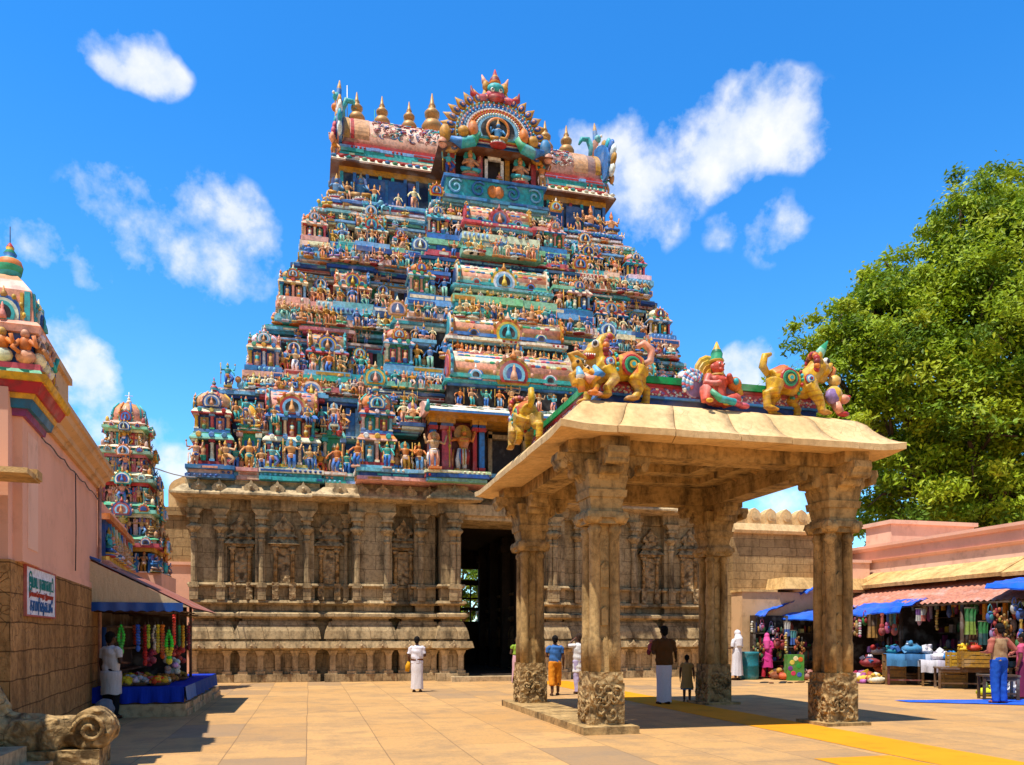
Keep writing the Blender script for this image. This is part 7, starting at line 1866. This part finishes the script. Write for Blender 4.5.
for a in ((866, 22.0, 0, .42, ['#e0b828', '#e8d8d8', '#b86ab0', '#c8c8d0'], 'heap of yellow and lilac goods on the ground at the left of the tiled awning'), (857, 22.3, 0, .40, ['#d8b8d0', '#b02a50', '#e0e0e0'], 'heap of white and crimson cloth beside the near right column'), (876, 21.6, 0, .36, ['#e0d8c0', '#d8b040', '#a84a2a'], 'small heap of cream packets on the ground left of the tall crate'),
          (893, 21.3, .96, .26, ['#2a8a9a', '#3a6ab0', '#1c4a5a'], 'teal cloth bundle on top of the tall tan crate'), (912, 20.9, .97, .4, ['#3f86b4', '#5aa0c8', '#2a5a8a', '#b0c4d4'], 'blue cloth pile on the draped market table'), (925, 20.8, .97, .28, ['#e8e4e8', '#d0ccd8'], 'white plastic bag on the draped market table'),
          (939, 20.2, .80, .3, ['#e6e2ea', '#cfc8d8'], 'white bag on the table piled with pale bags'), (949, 20.0, .80, .26, ['#2a8ad0', '#1c6ab0'], 'bright blue bag on the table piled with pale bags'), (964, 19.2, 1.06, .22, ['#e8b820', '#f0c83a'], 'bright yellow cloth on the yellow box'),
          (950, 21.5, 1.0, .3, ['#c8b020', '#7a3a90', '#3a5ab0'], 'yellow and purple toys in the dark middle of the awning'), (962, 21.4, 1.0, .3, ['#8a6a3a', '#6a5030'], 'brown toys in the dark middle of the awning'), (974, 18.7, 1.10, .25, ['#c83a20', '#e0b838', '#b8862c'], 'red and gold bundle on the ochre box'),
          (999, 15.9, .62, .26, ['#d8c828', '#3a3a3a', '#8a8a30'], 'yellow and black goods on the small stand beside the jeans'), (1014, 15.9, 0, .38, ['#d8dce4', '#b8bcc8', '#8a94b0'], 'white shredded plastic heap right of the person in jeans'), (986, 16.6, 0, .3, ['#c8d028', '#3a4a20', '#d8a828'], 'lime and black bundle left of the person in jeans'),
          (870, 22.4, .5, .42, ['#8a2a30', '#2a5a8a', '#c8a030', '#c8c0c8'], 'mixed dark red and blue goods stacked behind the yellow heap'), (884, 22.4, .3, .4, ['#a84a2a', '#c8601c', '#3a2a2a'], 'rust coloured goods stacked left of the tall crate'), (878, 22.6, .9, .36, ['#c8c4c0', '#5a3a6a', '#a02a2a'], 'grey and purple goods on the back stack of the tiled awning'),
          (779, 24.6, 0, .4, ['#8a4a28', '#b8862c', '#5a3a2a'], 'brown goods on the ground right of the person in pink'), (787, 24.2, .0, .36, ['#c85a28', '#a83a2a', '#d8a040'], 'orange goods on the ground right of the brown ones'), (751, 25.3, 0, .34, ['#1a5a8a', '#123a5a'], 'dark blue tub of goods left of the person in pink'), (802, 24.0, 0, .38, ['#a86a5a', '#8a3a4a', '#c8a8a8'], 'dusty pink bundle beside the green printed box')):
    bundle(*a)
# barrel, printed box, mat, ground clutter
m = MB(); m.lathe([(.30, 0), (.33, .1), (.33, .45), (.345, .48), (.33, .51), (.33, .85), (.35, .9), (.34, .96), (.29, .965), (.28, .90)], (0, 0, 0), 18, hexc('#1f7480')); tag(m.build('plastic_drum', M_GOODS, None, (xat(749, 24.9), 24.9, 0)), 'teal plastic drum between the person in white and the person in pink', 'drum')
t = thing('printed_box', 'green printed carton with coloured fruit patches right of the person in pink', 'box', (xat(794, 24.0), 24.0, 0), -.3); m = MB(); m.box(-.28, .28, -.2, .2, 0, .88, hexc('#4f8a34')); m.build('carton', M_GOODS, t)
m = MB()
for x, z, c in ((-.12, .62, '#d8c040'), (.1, .5, '#2f9a3a'), (-.08, .25, '#c83a5a'), (.12, .2, '#3a5ab0'), (0, .75, '#e8d8a0'), (-.18, .42, '#7a3a8a'), (.16, .72, '#d86a20')): m.lathe([(.085, -.203), (.07, -.208)], (x, 0, z), 10, hexc(c), axis='y', sm=False)
m.build('print', M_GOODS, t)
m = MB(); n = 20
for i in range(n+1):
    for j in range(7):
        u, v = i/n, j/6; x = 13.35+3.6*u; y = 15.95-.55*u-(.5+1.9*u)*v; m.v.append((x-15, y-15, .012+.012*mnoise.noise(Vector((x*3, y*3, 0)))))
for i in range(n):
    for j in range(6): a = i*7+j; m.face((a, a+7, a+8, a+1), hexc('#1560dc'), 0, True)
tag(m.build('ground_mat', M_TARP, None, (15, 15, .004)), 'bright blue plastic mat spread on the ground at the right', 'mat')
m = MB()
for i in range(9): m.ell((r.uniform(-.8, .8), r.uniform(-.3, .3), .02), (r.uniform(.08, .22), .08, .025), hexc(r.choice(['#4a3528', '#6a3a2a', '#3a3a3a', '#7a5a3a'])), nu=8, nv=4)
tag(m.build('cloth_scraps', M_CLOTH, None, (xat(785, 22.8), 22.8, 0)), 'dark cloth scraps strewn on the paving before the green printed box', 'scraps')

# ================================================================ trees
def tree(label, x, y, blobs, trunk, nleaf, size, seed, cols, group=None):
    rr = random.Random(seed); t = thing('leafy_tree', label, 'tree', (x, y, 0), 0, group)
    m = MB(); top = Vector(trunk[1]); r0 = trunk[2]
    m.tube([(0, 0, 0), (top.x*.3, top.y*.3, top.z*.35), (top.x*.7, top.y*.7, top.z*.7), tuple(top)], [r0*1.3, r0, r0*.85, r0*.7], 10)
    br = MB()
    for bx, by, bz, R_ in blobs:
        e = Vector((bx, by, bz)); md = top.lerp(e, .5)+Vector((rr.uniform(-.6, .6), rr.uniform(-.6, .6), rr.uniform(.2, .9)))
        br.tube([tuple(top*.8), tuple(md), tuple(e)], [r0*.45, r0*.28, r0*.12], 7)
        for k in range(6):
            q = e+Vector((rr.gauss(0, 1), rr.gauss(0, 1), rr.gauss(0, .8))).normalized()*R_*.6; br.tube([tuple(md.lerp(e, .6)), tuple((e+q)/2+Vector((0, 0, .2))), tuple(q)], [r0*.14, r0*.08, r0*.03], 5)
    m.build('trunk', M_BARK, t); br.build('limbs', M_BARK, t)
    lf = MB(); tot = sum(b[3]**2 for b in blobs)
    for bx, by, bz, R_ in blobs:
        ncl = max(8, int(nleaf*R_**2/tot/150))
        for q in range(ncl):
            d_ = Vector((rr.gauss(0, 1), rr.gauss(0, 1), rr.gauss(0, .85)));  d_.normalize()
            if d_.z < -.35 and rr.random() < .5: d_.z *= -.4
            c = Vector((bx, by, bz))+d_*R_*(rr.random()**.22)*rr.uniform(.8, 1.12); cr = rr.uniform(.5, 1.0)*R_*.29
            tone = rr.choice(cols)
            for k in range(150):
                o = c+Vector((rr.gauss(0, .55), rr.gauss(0, .55), rr.gauss(0, .36)))*cr
                n_ = (Vector((rr.gauss(0, .6), rr.gauss(0, .6), rr.gauss(.55, .5)))+d_*.6).normalized(); u = n_.orthogonal().normalized(); u = Matrix.Rotation(rr.uniform(0, 6.3), 3, n_) @ u; w_ = n_.cross(u); s_ = size*rr.uniform(.6, 1.3)
                b0_ = len(lf.v); lf.v += [tuple(o-u*s_), tuple(o+w_*s_*.42+n_*s_*.1), tuple(o+u*s_), tuple(o-w_*s_*.42+n_*s_*.1)]
                v_ = rr.uniform(.75, 1.25); lf.face((b0_, b0_+1, b0_+2, b0_+3), (tone[0]*v_, tone[1]*v_, tone[2]*v_))
    lf.build('crown', M_LEAF, t, None, False); return t
GC = [(.27, .38, .012), (.33, .42, .016), (.18, .29, .012), (.40, .46, .02), (.11, .20, .012), (.30, .40, .012)]
blobs = [(-3.7, 0, 18.0, 2.1), (-.7, -1, 20.6, 2.2), (2.0, 0, 22.0, 2.3), (-6.9, 0, 15.3, 1.9), (-5.0, 0, 16.8, 1.7), (-7.2, 0, 13.0, 2.6), (-5.4, -1, 14.6, 2.8), (-2.8, 0, 16.6, 3.0), (0.2, -1, 19.0, 3.1), (3.0, 0, 21.4, 3.2), (-6.0, -1.5, 10.6, 2.6), (-4.4, -2.5, 12.6, 3.1), (-2.0, -3, 15.0, 3.3), (.6, -3, 17.6, 3.5), (3.6, -2, 19.4, 3.6),
         (-4.8, -1.5, 8.0, 2.7), (-2.8, -3.5, 9.8, 3.1), (-.2, -4, 12.0, 3.4), (2.6, -4, 14.2, 3.6), (5.4, -3, 16.6, 3.8), (-3.4, -1, 6.2, 2.4), (-.6, -3.5, 7.4, 2.9), (2.4, -4, 9.4, 3.4), (5.2, -4, 11.6, 3.7), (1.2, -2, 6.0, 2.6), (4.6, -3, 7.4, 3.2), (7.6, -2, 12.5, 4.0), (7.2, -2, 18, 3.8),
         (-3.6, 4, 13, 3.4), (0, 4, 16.5, 3.6), (3.5, 4, 18, 3.6), (0, 4, 9.5, 3.4), (5, 4, 12.5, 3.6), (7.5, 3, 8, 3.4)]
tree('huge broad leafy green tree towering over the market building on the right', 30.5, 32.0, [(a*1.0, b, c+.1, d_) for a, b, c, d_ in blobs], ((0, 0, 0), (.6, .3, 6.5), .75), 260000, .135, 5, GC)
tree('small leafy tree seen in the light beyond the dark doorway', 8.6, 46.5, [(0, 0, 5, 2.2), (-1.8, .3, 4, 1.8), (1.7, 0, 4.2, 1.8), (0, .5, 2.6, 1.6), (.2, 0, 6.8, 1.6)], ((0, 0, 0), (.1, .1, 2.6), .2), 7000, .16, 9, GC)
